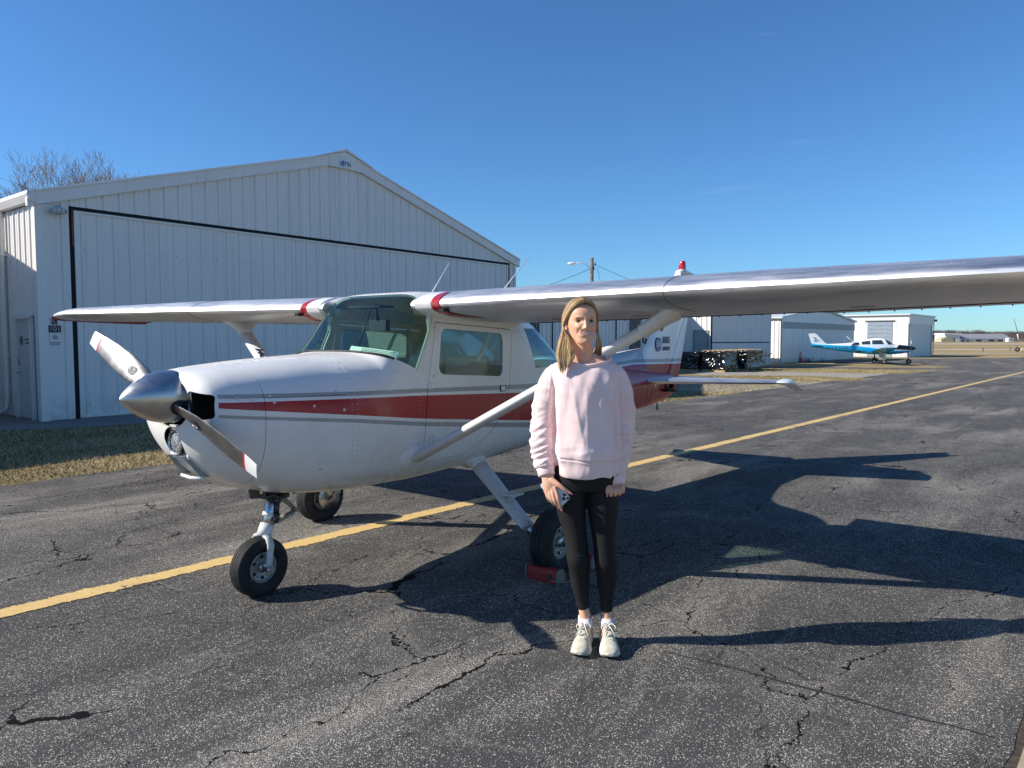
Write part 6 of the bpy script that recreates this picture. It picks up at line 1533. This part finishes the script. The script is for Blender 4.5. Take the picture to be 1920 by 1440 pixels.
# right hand (left in the picture) around a phone, back of the hand to the front
y0 = -.075
parts += [limb([(-.247, -.035, .895, .0305), (-.241, -.048, .868, .0305), (-.232, -.062, .835, .034), (-.226, -.068, .805, .035), (-.223, -.070, .795, .028)], 16, flat=.48, up=(0, 1, 0))]
parts += [limb([(-.226, -.058, .855, .017), (-.203, -.072, .842, .0150), (-.180, -.084, .829, .0118), (-.158, -.088, .813, .0098), (-.140, -.088, .801, .0085), (-.130, -.086, .795, .0062)], 12)]
def finger(pts, r0, r1): return limb([(x, y, z, r0 + (r1-r0)*i/(len(pts)-1)) for i, (x, y, z) in enumerate(pts)], 12)
parts += [finger([(-.210, -.074, .822), (-.200, -.087, .797), (-.192, -.096, .768), (-.184, -.092, .738), (-.175, -.080, .716)], .0105, .0068),
          finger([(-.221, -.074, .815), (-.216, -.088, .790), (-.208, -.094, .762), (-.197, -.084, .738), (-.189, -.068, .722)], .0105, .0068),
          finger([(-.234, -.070, .812), (-.231, -.083, .787), (-.223, -.088, .763), (-.213, -.078, .742), (-.204, -.062, .732)], .0098, .0066),
          finger([(-.246, -.063, .810), (-.246, -.074, .788), (-.239, -.078, .768), (-.230, -.068, .752), (-.220, -.054, .746)], .0088, .0060)]
# left hand (right in the picture): loosely closed, half inside the cuff
parts += [limb([(.096, -.040, .868, .0305), (.093, -.048, .845, .027), (.090, -.052, .825, .033), (.090, -.054, .812, .030)], 16, flat=.55, up=(0, 1, 0))]
for k, (x, dz) in enumerate(((.066, 0), (.087, .001), (.107, .006), (.125, .016))):
    parts.append(finger([(x*.9+.01, -.058, .825), (x, -.080, .812+dz), (x+.001, -.088, .795+dz), (x+.001, -.075, .782+dz), (x, -.056, .784+dz)], .0105 - .0008*k, .0078))
parts += [finger([(.066, -.052, .842), (.053, -.070, .826), (.048, -.080, .806), (.047, -.082, .789)], .0125, .0072)]
body_o = union(parts, 'body', .0026, skin.m, 5, .5)
# facial relief
me = body_o.data; n_ = len(me.vertices); cov = np.empty(n_*3); me.vertices.foreach_get('co', cov); cov = cov.reshape(-1, 3)
HI = HT.inverted(); Ri = np.array([[HI[i][j] for j in range(4)] for i in range(4)]); hc = cov @ Ri[:3, :3].T + Ri[:3, 3]
R3 = np.array([[HT[i][j] for j in range(3)] for i in range(3)])
face = (hc[:, 2] > -.03) & (hc[:, 1] < -.02) & (hc[:, 2] < .21) & (np.abs(hc[:, 0]) < .08)
def G3(cx_, cz_, sx, sz): return np.exp(-((hc[:, 0]-cx_)/sx)**2 - ((hc[:, 2]-cz_)/sz)**2) * face
d = np.zeros((n_, 3))
d[:, 1] -= .0125*G3(0, .083, .0085, .011) + .0085*G3(0, .099, .0065, .014) + .0040*G3(0, .116, .006, .014)      # nose
for s_ in (1, -1):
    d[:, 1] -= .0048*G3(s_*.0105, .078, .006, .0065)                      # nostril wings
    d[:, 1] += .0095*G3(s_*.029, .1135, .0135, .0090)                      # eye sockets
    d[:, 1] -= .0030*G3(s_*.028, .131, .018, .006)                         # brow ridge
    d[:, 1] -= .0062*G3(s_*.039, .085, .014, .012)                         # smiling cheeks
    d[:, 1] += .0050*G3(s_*.034, .062, .006, .011)                         # fold beside the mouth
    d[:, 1] += .0040*G3(s_*.012, .0665, .006, .004)
    d[:, 0] += s_*.004*np.exp(-((hc[:, 2]-.086)/.018)**2 - ((hc[:, 1]+.045)/.03)**2)*face
    d[:, 1] += .0025*G3(s_*.050, .115, .012, .02)
d[:, 1] += .0012*G3(0, .126, .008, .008)                                   # root of the nose
d[:, 1] += .0042*G3(0, .0545, .026, .0058)                                  # mouth opening
d[:, 1] -= .0022*G3(0, .0640, .014, .0030) + .0035*G3(0, .0435, .015, .0036)
d[:, 1] += .0030*G3(0, .034, .016, .0050)
d[:, 1] -= .0035*G3(0, .016, .014, .009)
cov += d @ R3.T
me.vertices.foreach_set('co', cov.ravel()); me.update()
def hp(x, y, z): return HT @ Vector((x, y, z))
# face surface depth at head coords
hc2 = (cov @ Ri[:3, :3].T + Ri[:3, 3])[face]
def fy(x, z):
    k = (hc2[:, 0]-x)**2 + (hc2[:, 2]-z)**2; i = np.argsort(k)[:12]; return float(hc2[i, 1].min())
for s_ in (1, -1):
    for _ in (0,):
        ears = MB(); rs = []
        for k in range(9):
            a = -2.0 + 4.2*k/8; rs.append(hp(s_*(.0725 + .006*math.sin(a*.8+1)), .012 + .014*math.cos(a)*.9, .103 + .026*math.sin(a)))
        ears.tube(rs, [.0045, .0055, .006, .0062, .0062, .006, .0055, .005, .004], 8)
        ears.tube([hp(s_*.067, .005, .080), hp(s_*.071, .016, .100), hp(s_*.070, .020, .118)], [.007, .010, .006], 10); ears.build('ear', skin.m, body_o)
# eyes
eye_w = simple('eye_white', (.36, .32, .30), .3); iris = simple('iris', (.035, .03, .03), .15); lash = simple('lash', (.03, .018, .012), .8); browm = simple('eyebrow', (.27, .155, .095), .9, var=.25, scale=300)
for s_ in (1, -1):
    e_ = MB(); ex, ez = s_*.0295, .1125; eyy = fy(ex, ez)
    e_.lathe([(0, -.0125), (.006, -.011), (.0105, -.006), (.012, .0)], lambda x, y, h: hp(ex + x, eyy + .0105 + h, ez + y*.42), 18); eo = e_.build('eye', eye_w, body_o)
    e_ = MB(); e_.lathe([(0, -.0004), (.0050, .0)], lambda x, y, h: hp(ex + x - .0006, eyy + .0105 - .0128 + h, ez + y*.85 - .0005), 14); e_.build('iris', iris, eo)
    e_ = MB(); e_.tube([hp(ex + s_*q, eyy - .0012 + .004*abs(q/.0135)**2, ez + .0046 - .0042*(q/.0135)**2) for q in np.linspace(-.0125, .0145, 9)], .0013, 6); e_.tube([hp(ex + s_*q, eyy - .0002 + .004*abs(q/.0135)**2, ez - .0046 + .0032*(q/.0135)**2) for q in np.linspace(-.0115, .0125, 9)], .0008, 6); e_.build('eyelashes', lash, eo)
    e_ = MB(); e_.tube([hp(s_*q, fy(s_*q, .1285 + zz) - .0002, .1285 + zz) for q, zz in ((.013, .0000), (.021, .0020), (.030, .0034), (.039, .0030), (.047, -.0012))], [.0020, .0028, .0027, .0022, .0010], 7, flat=.45); e_.build('eyebrow', browm, body_o)
lipm = simple('lips', (.56, .235, .20), .38, var=.08); teeth = simple('teeth', (.92, .90, .85), .25, var=.02); mouthd = simple('mouth_dark', (.05, .012, .01), .8)
my = fy(0, .0545)
def smile(x): return .0535 + .0085*(abs(x)/.0305)**2
g = MB(); xs_ = np.linspace(-.0305, .0305, 15)
top = [hp(x, my - .0020 + .012*(x/.0305)**2*.62, smile(x) + .0034*(1-(x/.0314)**2)) for x in xs_]; bot = [hp(x, my - .0020 + .012*(x/.0305)**2*.62, smile(x) - .0044*(1-(x/.0314)**2)) for x in xs_]
g.rings([bot, top], 0, caps=False, closed=False); g.build('mouth', mouthd, body_o)
g = MB(); xs2 = np.linspace(-.0265, .0265, 13)
g.rings([[hp(x, my - .0032 + .012*(x/.0305)**2*.62, smile(x)*.5 + .5*.0552 + dz) for x in xs2] for dz in (-.0044, .0044)], 0, caps=False, closed=False); g.build('teeth', teeth, body_o)
g = MB(); g.tube([hp(x, my - .0028 + .012*(x/.0305)**2*.66, smile(x) + .0046*(1-(x/.0314)**2) + .0006) for x in xs_], [.0005 + .0015*(1-(x/.0314)**2)**.6 for x in xs_], 8)
g.tube([hp(x, my - .0038 + .012*(x/.0305)**2*.7, smile(x) - .0058*(1-(x/.0314)**2)) for x in xs_], [.0005 + .0028*(1-(x/.0314)**2)**.6 for x in xs_], 8); g.build('lips', lipm, body_o)
# nails
nailm = simple('pink_nail', (.66, .20, .26), .2, coat=.6)
g = MB()
for (x, y, z, dx, dz, L_) in ((-.1335, -.0945, .7975, .75, -.42, .016), (-.1755, -.0870, .7165, .38, -.92, .013), (-.189, -.0755, .7235, .38, -.92, .012), (.047, -.0895, .789, 0, -1, .013)):
    dd_ = Vector((dx, 0, dz)).normalized(); sd = Vector((dd_.z, 0, -dd_.x)); g.rings([[Vector((x, y, z)) + dd_*(t_*L_) + sd*(.0048*(1-.35*t_**2))*math.cos(a) + Vector((0, -.0014, 0))*math.sin(a) for a in [2*math.pi*i/10 for i in range(10)]] for t_ in (-.55, 0, .6, .9)], 0)
g.build('nails', nailm, body_o)

# ---- sweatshirt
sw = NT('sweatshirt_cotton', rough=.92, spec=.15, sheen=.25); co = sw.coord(); n = sw.noise(co, 9, 6, .62)
sw.set('color', sw.mix(sw.rng(n, .32, .7), (.80, .605, .585), (.88, .69, .665)))
nb = sw.bump(sw.noise(sw.map(co, scale=(1, 1, .5)), 420, 3, .7), .35, .0012); sw.set('normal', sw.bump(sw.noise(sw.map(co, scale=(1.3, 1, .8)), 18, 4, .55), .32, .008, nb))
rib = NT('ribbing', rough=.92, spec=.15, sheen=.2); co = rib.coord(); w_ = rib.n('TexWave'); rib.ln(rib.map(co, scale=(1, 1, 0)), w_.inputs['Vector']); w_.inputs['Scale'].default_value = 55; w_.inputs['Distortion'].default_value = 0
rib.set('color', (.84, .645, .625)); rib.set('normal', rib.bump(w_.outputs['Fac'], .35, .0015))
sparts = [stack([(.872, -.045, .145, -.128, .125), (.89, -.045, .155, -.133, .130), (.94, -.046, .158, -.139, .132), (.962, -.046, .164, -.146, .138), (1.0, -.047, .166, -.148, .138), (1.10, -.048, .162, -.140, .125), (1.22, -.052, .160, -.136, .118), (1.32, -.055, .164, -.124, .118), (1.38, -.056, .168, -.100, .112), (1.415, -.057, .158, -.076, .10), (1.435, -.058, .120, -.055, .09), (1.447, -.058, .07, -.03, .07)], 2.6)]
sparts += [limb([(-.150, .02, 1.378, .055), (-.200, .02, 1.350, .066), (-.236, .022, 1.27, .067), (-.258, .025, 1.16, .062), (-.262, .018, 1.06, .0605), (-.257, .002, .97, .0565), (-.253, -.015, .925, .052), (-.251, -.022, .907, .043)], 24),
           limb([(.040, .02, 1.384, .055), (.088, .02, 1.356, .066), (.120, .022, 1.27, .067), (.134, .025, 1.16, .063), (.127, .018, 1.06, .062), (.110, -.002, .97, .0575), (.101, -.018, .905, .052), (.0985, -.026, .882, .045)], 24)]
swe = union(sparts, 'sweatshirt', .0042, sw.m, 4, .5)
me = swe.data; n_ = len(me.vertices); cv = np.empty(n_*3); me.vertices.foreach_get('co', cv); cv = cv.reshape(-1, 3); nr = np.empty(n_*3); me.vertices.foreach_get('normal', nr); nr = nr.reshape(-1, 3)
disp = np.zeros(n_)
for i in range(n_):
    x, y, z = cv[i]
    dR = min(1, max(0, ((-.055 - x) - (.160 if z < 1.30 else .160 - (z-1.30)*.5))/.03 + .5)); dL = min(1, max(0, ((x + .055) - (.145 if z < 1.30 else .145 - (z-1.30)*.5))/.03 + .5)); wa = max(dR, dL); wa = wa*wa*(3-2*wa)
    s_ = -1 if dR > dL else 1
    a_ = mnoise.noise(Vector((x*7, y*9, (z + s_*x*.55)*30 + 3*s_))); b_n = mnoise.noise(Vector((x*14+5, y*14, (z - s_*x*.8)*46)))
    w1 = math.exp(-((z-1.02)/.13)**2); ridge = 1 - abs(a_)*2.4
    va = .0105*w1*ridge + .0065*b_n*math.exp(-((z-.99)/.16)**2) + .0040*mnoise.noise(Vector((x*11, y*11, z*9))) + .0050*(1-abs(mnoise.noise(Vector((x*8, y*8, z*16+4))))*2.4)*math.exp(-((z-1.22)/.12)**2)
    # long slanting drapes from the shoulders, small creases above the hem
    q = mnoise.noise(Vector((x*11 + z*2.6, y*6, z*2.4 + 9))); q2 = mnoise.noise(Vector((x*22 - z*5, y*6, z*4.0)))
    vb = .0105*(1-abs(q)*2.2)*(.40 + .60*math.exp(-((z-1.08)/.2)**2)) + .0050*q2 + .0035*mnoise.noise(Vector((x*16+z*12, y*6, z*14)))
    vb += .0055*(1-abs(mnoise.noise(Vector((x*9, y*5, z*21))))*2.4)*math.exp(-((z-.985)/.035)**2)
    v = va*wa + vb*(1-wa)
    disp[i] = v - .002
for s_, xv in ((-1, -.212), (1, .088)):
    disp -= .012*np.exp(-((cv[:, 0]-(xv + (1.30-cv[:, 2])*(-.030*s_)))/.009)**2) * np.clip((1.36-cv[:, 2])/.06, 0, 1)
# shoulder seams
for s_ in (-1, 1):
    xs0 = -.058 + s_*.170
    disp += .0030*np.exp(-(((cv[:, 0]-xs0) + s_*(cv[:, 2]-1.33)*.10)/.0035)**2) * (cv[:, 2] > 1.25)
hemz = .957 - .022*(cv[:, 0]+.045)/.3*1.0
disp -= .0050*np.exp(-((cv[:, 2]-hemz)/.0038)**2) * (np.abs(cv[:, 0]+.05) < .17)
cv += nr*disp[:, None]
# wide neckline, lower on her right
ex_, ey_ = (cv[:, 0]+.046)/.118, (cv[:, 1]-.010)/.088
rr_ = np.sqrt(ex_**2 + ey_**2); inn = (rr_ < 1) & (cv[:, 2] > 1.385)
cv[inn, 2] = np.minimum(cv[inn, 2], 1.395 + .052*rr_[inn]**5)
me.vertices.foreach_set('co', cv.ravel()); me.update()
def neck(a):
    x = -.046 + .118*math.cos(a); y = .012 + .086*math.sin(a)
    z = 1.432 + .014*math.cos(a)*(1 if math.cos(a) > 0 else .12) + .012*math.sin(a)
    if math.sin(a) < 0: z -= .006*(-math.sin(a))**1.5; y -= .008*(-math.sin(a))
    return Vector((x, y, z))
g = MB(); g.tube([neck(2*math.pi*k/60) for k in range(61)], .0056, 10, flat=1.6, caps=False, up=(0, 0, 1)); g.build('neckband', rib.m, swe)
g = MB()
for (a, c_, r0, r1) in (((-.2510, -.022, .912), (-.2440, -.040, .872), .0445, .0400), ((.0985, -.026, .885), (.0975, -.040, .832), .0455, .0425)):
    a = Vector(a); c_ = Vector(c_); q = MB(); q.tube([a, a.lerp(c_, .06), a.lerp(c_, .5), a.lerp(c_, .95), c_, a.lerp(c_, .96), a.lerp(c_, .55)], [r0*.93, r0*1.03, (r0+r1)/2, r1*1.03, r1*.97, r1*.88, r1*.9], 40, flat=.82, caps=False, up=(0, 1, 0)); q.build('cuff', rib.m, swe)
strap = MB(); strap.tube([(.050, -.030, 1.448), (.046, .0, 1.462), (.040, .03, 1.462)], .0045, 6, flat=.3, up=(0, 0, 1)); strap.build('bra_strap', simple('strap_white', (.62, .60, .64), .7), person)

# ---- leggings
lg_ = NT('legging_cloth', rough=.7, spec=.25); co = lg_.coord(); n = lg_.noise(co, 30, 5, .7)
lint = lg_.m2('MULTIPLY', lg_.m2('GREATER_THAN', lg_.noise(lg_.map(co, scale=(1, 1, .5)), 150, 3, .7), .735), .28)
lg_.set('color', lg_.mix(lint, (.0140, .0132, .0135), (.16, .15, .15))); lg_.set('normal', lg_.bump(lg_.noise(co, 500, 2), .15, .001))
lparts = [stack([(.80, -.045, .150, -.088, .112), (.86, -.045, .162, -.098, .120), (.93, -.045, .150, -.098, .110), (.985, -.046, .135, -.09, .095)], 2.4),
          limb([(-.126, .006, .84, .083), (-.122, .0, .71, .074), (-.104, -.012, .60, .0585), (-.092, -.018, .52, .0545), (-.087, -.018, .46, .0565), (-.078, .0, .39, .0510), (-.072, .014, .32, .0470), (-.060, .020, .23, .0345), (-.052, .02, .188, .0310)], 26),
          limb([(.036, .006, .84, .083), (.037, .0, .71, .0775), (.039, -.012, .60, .0625), (.044, -.018, .52, .0560), (.051, -.018, .45, .0575), (.059, .0, .39, .0555), (.062, .014, .33, .0510), (.061, .020, .24, .0345), (.063, .02, .172, .0290)], 26)]
leg = union(lparts, 'leggings', .0042, lg_.m, 4, .5)
me = leg.data; n_ = len(me.vertices); cv = np.empty(n_*3); me.vertices.foreach_get('co', cv); cv = cv.reshape(-1, 3); nr = np.empty(n_*3); me.vertices.foreach_get('normal', nr); nr = nr.reshape(-1, 3)
dz = np.zeros(n_)
for (xx, zz, am) in ((-.088, .478, .0030), (-.088, .462, .0034), (-.088, .447, .0026), (.055, .43, .0016)):
    dz += am*np.exp(-((cv[:, 2]-zz-.10*(cv[:, 0]-xx)**2*20)/.005)**2)*(np.abs(cv[:, 0]-xx) < .07)*np.exp(-((cv[:, 0]-xx-.03)/.05)**2)
for zz, xx in ((.205, -.055), (.192, .063)): dz += .0018*np.exp(-((cv[:, 2]-zz)/.003)**2)*(np.abs(cv[:, 0]-xx) < .05)
cv += nr*dz[:, None]; me.vertices.foreach_set('co', cv.ravel()); me.update()
# ---- socks and shoes
sockm = simple('sock_white', (.70, .66, .66), .9); shoe_u = NT('shoe_mesh', rough=.85, spec=.2); co = shoe_u.coord(); n = shoe_u.noise(co, 26, 5, .6)
shoe_u.set('color', shoe_u.mix(shoe_u.rng(n, .32, .7), (.50, .465, .36), (.66, .63, .52))); shoe_u.set('normal', shoe_u.bump(shoe_u.vor(co, 330), .5, .0015))
sole_m = simple('sole', (.60, .565, .46), .7, var=.12, scale=30, bump=.3, bscale=90); outs = simple('outsole', (.50, .44, .35), .8, var=.2, scale=40)
def shoe(ax, ay, tx_, ty_, name_):
    a = Vector((ax, ay, 0)); f = (Vector((tx_, ty_, 0)) - a); L_ = f.length; f.normalize(); sd = Vector((-f.y, f.x, 0))
    root = bpy.data.objects.new('shoe', None); C.objects.link(root); root.parent = person
    W_ = lambda t_: float(pchip([0, .06, .2, .45, .68, .85, .95, 1], [.012, .031, .037, .034, .047, .046, .033, .012], t_))
    base = lambda t_: float(pchip([0, .08, .75, 1], [.012, .0, .0, .026], t_)); soleh = lambda t_: float(pchip([0, .3, .75, 1], [.052, .046, .036, .040], t_))
    b_ = MB(); rs = []
    for k in range(25):
        t_ = k/24; w_ = W_(t_)*1.05; z0, z1 = base(t_), soleh(t_); c_ = a + f*(L_*t_)
        rs.append([c_ + sd*(w_*u) + Vector((0, 0, z)) for u, z in ((-.82, z0+.002), (-.96, z0+.009), (-1.02, (z0+z1)/2), (-.96, z1-.003), (-.85, z1), (0, z1), (.85, z1), (.96, z1-.003), (1.02, (z0+z1)/2), (.96, z0+.009), (.82, z0+.002), (0, z0))])
    b_.rings(rs, 0); b_.build('sole', sole_m, root, sharp=60)
    top_ = lambda t_: float(pchip([0, .08, .22, .36, .50, .66, .80, .92, 1], [.085, .125, .118, .112, .102, .080, .068, .058, .040], t_))
    b_ = MB(); rs = []
    for k in range(31):
        t_ = .01 + .985*k/30; w_ = W_(t_)*.985; zt_ = top_(t_); zb_ = soleh(t_)-.006; c_ = a + f*(L_*t_); r_ = []
        for i in range(24):
            an_ = 2*math.pi*i/24; cc, ss = math.cos(an_), math.sin(an_); e1 = 2.0
            narrow = 1 - .34*max(0, ss)*min(1, max(0, (zt_-.07)/.05))
            p = c_ + sd*(w_*narrow*math.copysign(abs(cc)**(2/2.3), cc)) + Vector((0, 0, zb_ + (zt_-zb_)*(max(0, ss)**.85) if ss > 0 else zb_))
            dd_ = mnoise.noise(p*38)*.0024 + mnoise.noise(p*90)*.0008; r_.append(p + Vector((0, 0, dd_)) + sd*dd_*cc)
        rs.append(r_)
    b_.rings(rs, 0); b_.build('upper', shoe_u.m, root, sharp=60)
    b_ = MB()
    for k in range(6):
        t_ = .36 + .065*k; c_ = a + f*(L_*t_); zz = top_(t_) + .001; w_ = W_(t_)*.46; sl2 = f*.010*(1 if k % 2 else -1)
        b_.tube([c_ - sd*w_ - sl2 + Vector((0, 0, zz-.010)), c_ - sd*w_*.4 - sl2*.4 + Vector((0, 0, zz+.003)), c_ + sd*w_*.4 + sl2*.4 + Vector((0, 0, zz+.003)), c_ + sd*w_ + sl2 + Vector((0, 0, zz-.010))], .0030, 6)
    kn = a + f*(L_*.40) + Vector((0, 0, top_(.40)+.006))
    for s_ in (1, -1):
        b_.tube([kn, kn + sd*s_*.018 + Vector((0, 0, .012)), kn + sd*s_*.036 + Vector((0, 0, -.004)) + f*.01, kn + sd*s_*.03 + f*.03 + Vector((0, 0, -.016)), kn], .0026, 6)
        b_.tube([kn, kn + sd*s_*.012 + f*.03 + Vector((0, 0, -.004)), kn + sd*s_*.030 + f*.065 + Vector((0, 0, -.032))], .0026, 6)
    b_.build('laces', simple('lace', (.66, .64, .56), .8), root)
    b_ = MB(); ts = [.0, .05, .15, .25, .33, .36]
    loop = [a + f*(L_*t_) + sd*(W_(t_)*.72*s_) + Vector((0, 0, top_(t_)+.001)) for s_, tl_ in ((1, ts), (-1, ts[::-1])) for t_ in tl_]
    b_.tube(loop + [loop[0]], .0055, 8, caps=False); b_.build('collar', shoe_u.m, root)
    return root
shoe(-.030, .085, -.092, -.165, 'a'); shoe(.070, .080, .058, -.185, 'b')
for (x, y) in ((-.0455, .020), (.0645, .020)):
    g = MB(); g.tube([(x, y, .10), (x, y, .145), (x, y-.002, .150)], [.036, .0355, .031], 24, caps=False); g.build('sock', sockm, person)

# ---- hair
hairm = NT('hair', rough=.42, spec=.5, aniso=.0); at = hairm.n('Attribute', attribute_name='tone'); hairm.set('color', hairm.ramp(at.outputs['Fac'], [(0, (.14, .078, .032)), (.3, (.36, .22, .10)), (.6, (.68, .47, .24)), (1, (.88, .68, .40))])); hairm.set('rough', .38)
cap = MB(); rs = []
for z in np.linspace(.10, .221, 16):
    A = np.array(HEAD); k_ = 1.028 if z < .2 else 1.035; zz = min(z, .2135)
    hw, yf, yb = (float(pchip(A[:, 0], A[:, k], zz)) for k in (2, 3, 4))
    if z > .2135: q = (z-.2135)/.008; hw *= 1-q*.7; yf *= 1-q*.7; yb *= 1-q*.7
    cy_ = (yf+yb)/2; hd = (yb-yf)/2; r_ = []
    # front hairline rises to the parting
    for i in range(48):
        a = 2*math.pi*i/48; x_ = hw*k_*math.cos(a); y_ = cy_ + hd*k_*math.sin(a)
        y_ = max(y_, float(np.interp(z, [.10, .12, .14, .16, .18, .192, .2], [.012, -.008, -.028, -.045, -.056, -.062, -.2])))
        r_.append(hp(x_, y_, z))
    rs.append(r_)
cap.rings(rs, 0); capo = cap.build('scalp_hair', simple('scalp_hair', (.42, .26, .14), .6, var=.3, scale=60), person)
g = random.Random(12); hv = []; hf = []; tone = []
def skull(phi, y):
    """point on the skull: phi from the top (0) to the side (pi/2), y front/back in head coords"""
    A = np.array(HEAD); zc = .125; zt = .2145
    zz = zc + (zt-zc)*math.cos(phi); hw = float(pchip(A[:, 0], A[:, 2], zc + (zt-zc)*.0)); yy = max(-1, min(1, (y-.005)/.098))
    return hw*1.05*math.sin(phi)*math.sqrt(max(.05, 1-yy*yy*.9)), zc + (zt-zc)*math.cos(phi)*math.sqrt(max(.05, 1-yy*yy*.78)) + .004
def strand(P_, r0, tn):
    n0 = len(hv); prev = None
    for k, p in enumerate(P_):
        t_ = (P_[min(k+1, len(P_)-1)]-P_[max(0, k-1)]).normalized(); a = (Vector((0, -1, 0)) - t_*t_.dot(Vector((0, -1, 0)))).normalized(); b_ = t_.cross(a); r_ = r0*(1 - .75*(k/(len(P_)-1))**3)
        for i in range(3): q = 2*math.pi*i/3; hv.append(p + (a*math.cos(q) + b_*math.sin(q))*r_); tone.append(max(0, tn + .12 - .38*min(1, max(0, (p.z - 1.52)/.2))))
    for k in range(len(P_)-1):
        for i in range(3): j = (i+1) % 3; hf.append((n0+3*k+i, n0+3*k+j, n0+3*k+3+j, n0+3*k+3+i))
for s_ in (-1, 1):
    for k in range(1250):
        q_ = g.random(); lift = .0045 + g.random()*.0095 + .004*mnoise.noise(Vector((q_*9, s_*2, 1))); P_ = []
        FR = [(.001, -.074, .196), (.022, -.0735, .190), (.041, -.064, .176), (.055, -.050, .155), (.0665, -.028, .130), (.0725, -.004, .112)]
        BK = [(.001, .070, .206), (.022, .074, .203), (.042, .080, .188), (.056, .082, .160), (.066, .076, .132), (.070, .066, .110)]
        TP = [(.001, -.005, .2185), (.024, -.002, .2125), (.046, .004, .196), (.061, .012, .168), (.0715, .022, .140), (.0745, .030, .112)]
        for j in range(6):
            a_, b2_, c2_ = Vector(FR[j]), Vector(TP[j]), Vector(BK[j])
            ce_ = (a_ + c2_)*.5; p = ce_ + (a_-ce_)*math.cos(q_*math.pi) + (b2_-ce_)*math.sin(q_*math.pi)
            o_ = Vector((p.x, p.y*.6, (p.z-.12)*1.0)).normalized()*lift
            p = p + o_; P_.append(hp(s_*p.x, p.y, p.z))
        last = P_[-1]; u = g.random(); v = g.random()
        if s_ < 0:   # picture left: behind the ear, then forward over the shoulder
            front = u < .72
            ey_2 = .020 + .035*v; P_.append(hp(-(.073 + lift), ey_2, .092)); 
            if front:
                gi = int(u/.72*9) % 9; w_ = gi/8 - .5; of = Vector((.0050*g.gauss(0, 1), .0050*g.gauss(0, 1), 0)); zend = (1.392, 1.381, 1.400, 1.376, 1.388, 1.405, 1.394, 1.412, 1.425)[gi] + .022*g.random()**2
                P_ += [Vector((-.152 + .030*w_, .004 + .006*(gi % 3), 1.555)) + of, Vector((-.155 + .056*w_ + .004*math.sin(gi*2), -.044 + .006*(gi % 3), 1.505)) + of, Vector((-.158 + .068*w_ - .004*math.sin(gi*2), -.080 + .005*(gi % 3), 1.465)) + of*.9,
                       Vector((-.160 + .064*w_ + .004*math.cos(gi*3), -.100 + .005*(gi % 3), (1.465+zend)/2)) + of*.7, Vector((-.163 + .052*w_ + .004*math.cos(gi*5), -.110 + .005*(gi % 3), zend)) + of*.25]
            else: P_ += [Vector((-.135 - .01*v, .05 + .04*v, 1.55)), Vector((-.13 - .03*v, .10 + .03*v, 1.47)), Vector((-.14 - .02*v, .125 + .02*v, 1.36))]
        else:        # picture right: straight down behind the shoulder
            P_.append(hp(.0735 + lift, .012 + .035*v, .092))
            P_ += [Vector((.008 + .010*u, .035 + .035*v, 1.555)), Vector((.004 + .030*u, .055 + .04*v, 1.50)), Vector((-.010 + .045*u, .085 + .045*v, 1.455)), Vector((-.02 + .05*u, .125 + .02*v, 1.37))]
        # smooth resample
        A = np.array([tuple(p) for p in P_]); t_ = np.arange(len(A)); tt = np.linspace(0, len(A)-1, 20); Q_ = [Vector(q) for q in np.array([pchip(t_, A[:, c_], tt) for c_ in range(3)]).T]
        tn = min(1, max(0, .46 + .34*mnoise.noise(Vector((q_*16, v*9, s_*3))) + .20*g.gauss(0, 1) + (.10 if s_ < 0 else -.10)))
        strand(Q_, .0008 + .0010*g.random()**2, tn)
for k in range(70):   # loose flyaway hairs
    s_ = g.choice((-1, 1)); q_ = g.random(); a = g.uniform(.2, 1.4)
    p0 = hp(s_*.066*math.sin(a), -.03 + .08*q_, .125 + .095*math.cos(a)); d_ = Vector((s_*g.uniform(.1, .5), g.uniform(-.1, .3), g.uniform(-.3, .4)))
    strand([p0, p0 + d_*.012 + Vector((0, 0, .004)), p0 + d_*.024 + Vector((s_*.003, 0, -.004)), p0 + d_*.030 + Vector((s_*.004, 0, -.022)), p0 + d_*.026 + Vector((s_*.006, 0, -.05))], .0006, .7)
me = bpy.data.meshes.new('hair'); me.from_pydata([tuple(p) for p in hv], [], hf); me.polygons.foreach_set('use_smooth', [True]*len(hf))
at_ = me.attributes.new('tone', 'FLOAT', 'POINT'); at_.data.foreach_set('value', tone); put('hair', me, hairm.m, person)

# ---- phone in her right hand (left in the picture)
ph = empty('phone', (PX, PY, 0), 0, 'white smartphone in a dark case held at the thigh in her right hand', 'phone')
ax = Vector((.70, 0, -.71)).normalized(); ay = Vector((.71, 0, .70)).normalized(); O_ = Vector((-.157, -.079, .776))
def pp_(u, v, w): return O_ + ay*u + ax*v + Vector((0, w - .27*v, 0))
def plate_(b_, u0, u1, v0, v1, w0, w1, r_=.010, mi=0):
    q = rrect([(u0, v0), (u1, v0), (u1, v1), (u0, v1)], r_, 5); b_.prism(q, lambda p, t: pp_(p.x, p.y, t), mi, w0, w1)
b_ = MB(); plate_(b_, -.056, .019, -.125, .024, -.002, .008); b_.build('case', black, ph)
b_ = MB(); plate_(b_, -.053, .016, -.122, .021, -.0032, -.002); b_.build('back', simple('phone_white', (.66, .66, .68), .15, var=.03, coat=.5), ph)
b_ = MB(); plate_(b_, -.020, .014, -.018, .019, -.0050, -.0032, .008); b_.build('camera_plate', simple('phone_plate', (.60, .60, .62), .2), ph)
for (u, v) in ((.006, -.010), (.006, .0100), (-.0105, .001)):
    b_ = MB(); b_.lathe([(0, -.0085), (.0072, -.0080), (.0080, -.005)], lambda x, y, h: pp_(u + x, v + y, h), 18); b_.build('lens', black_gloss, ph)
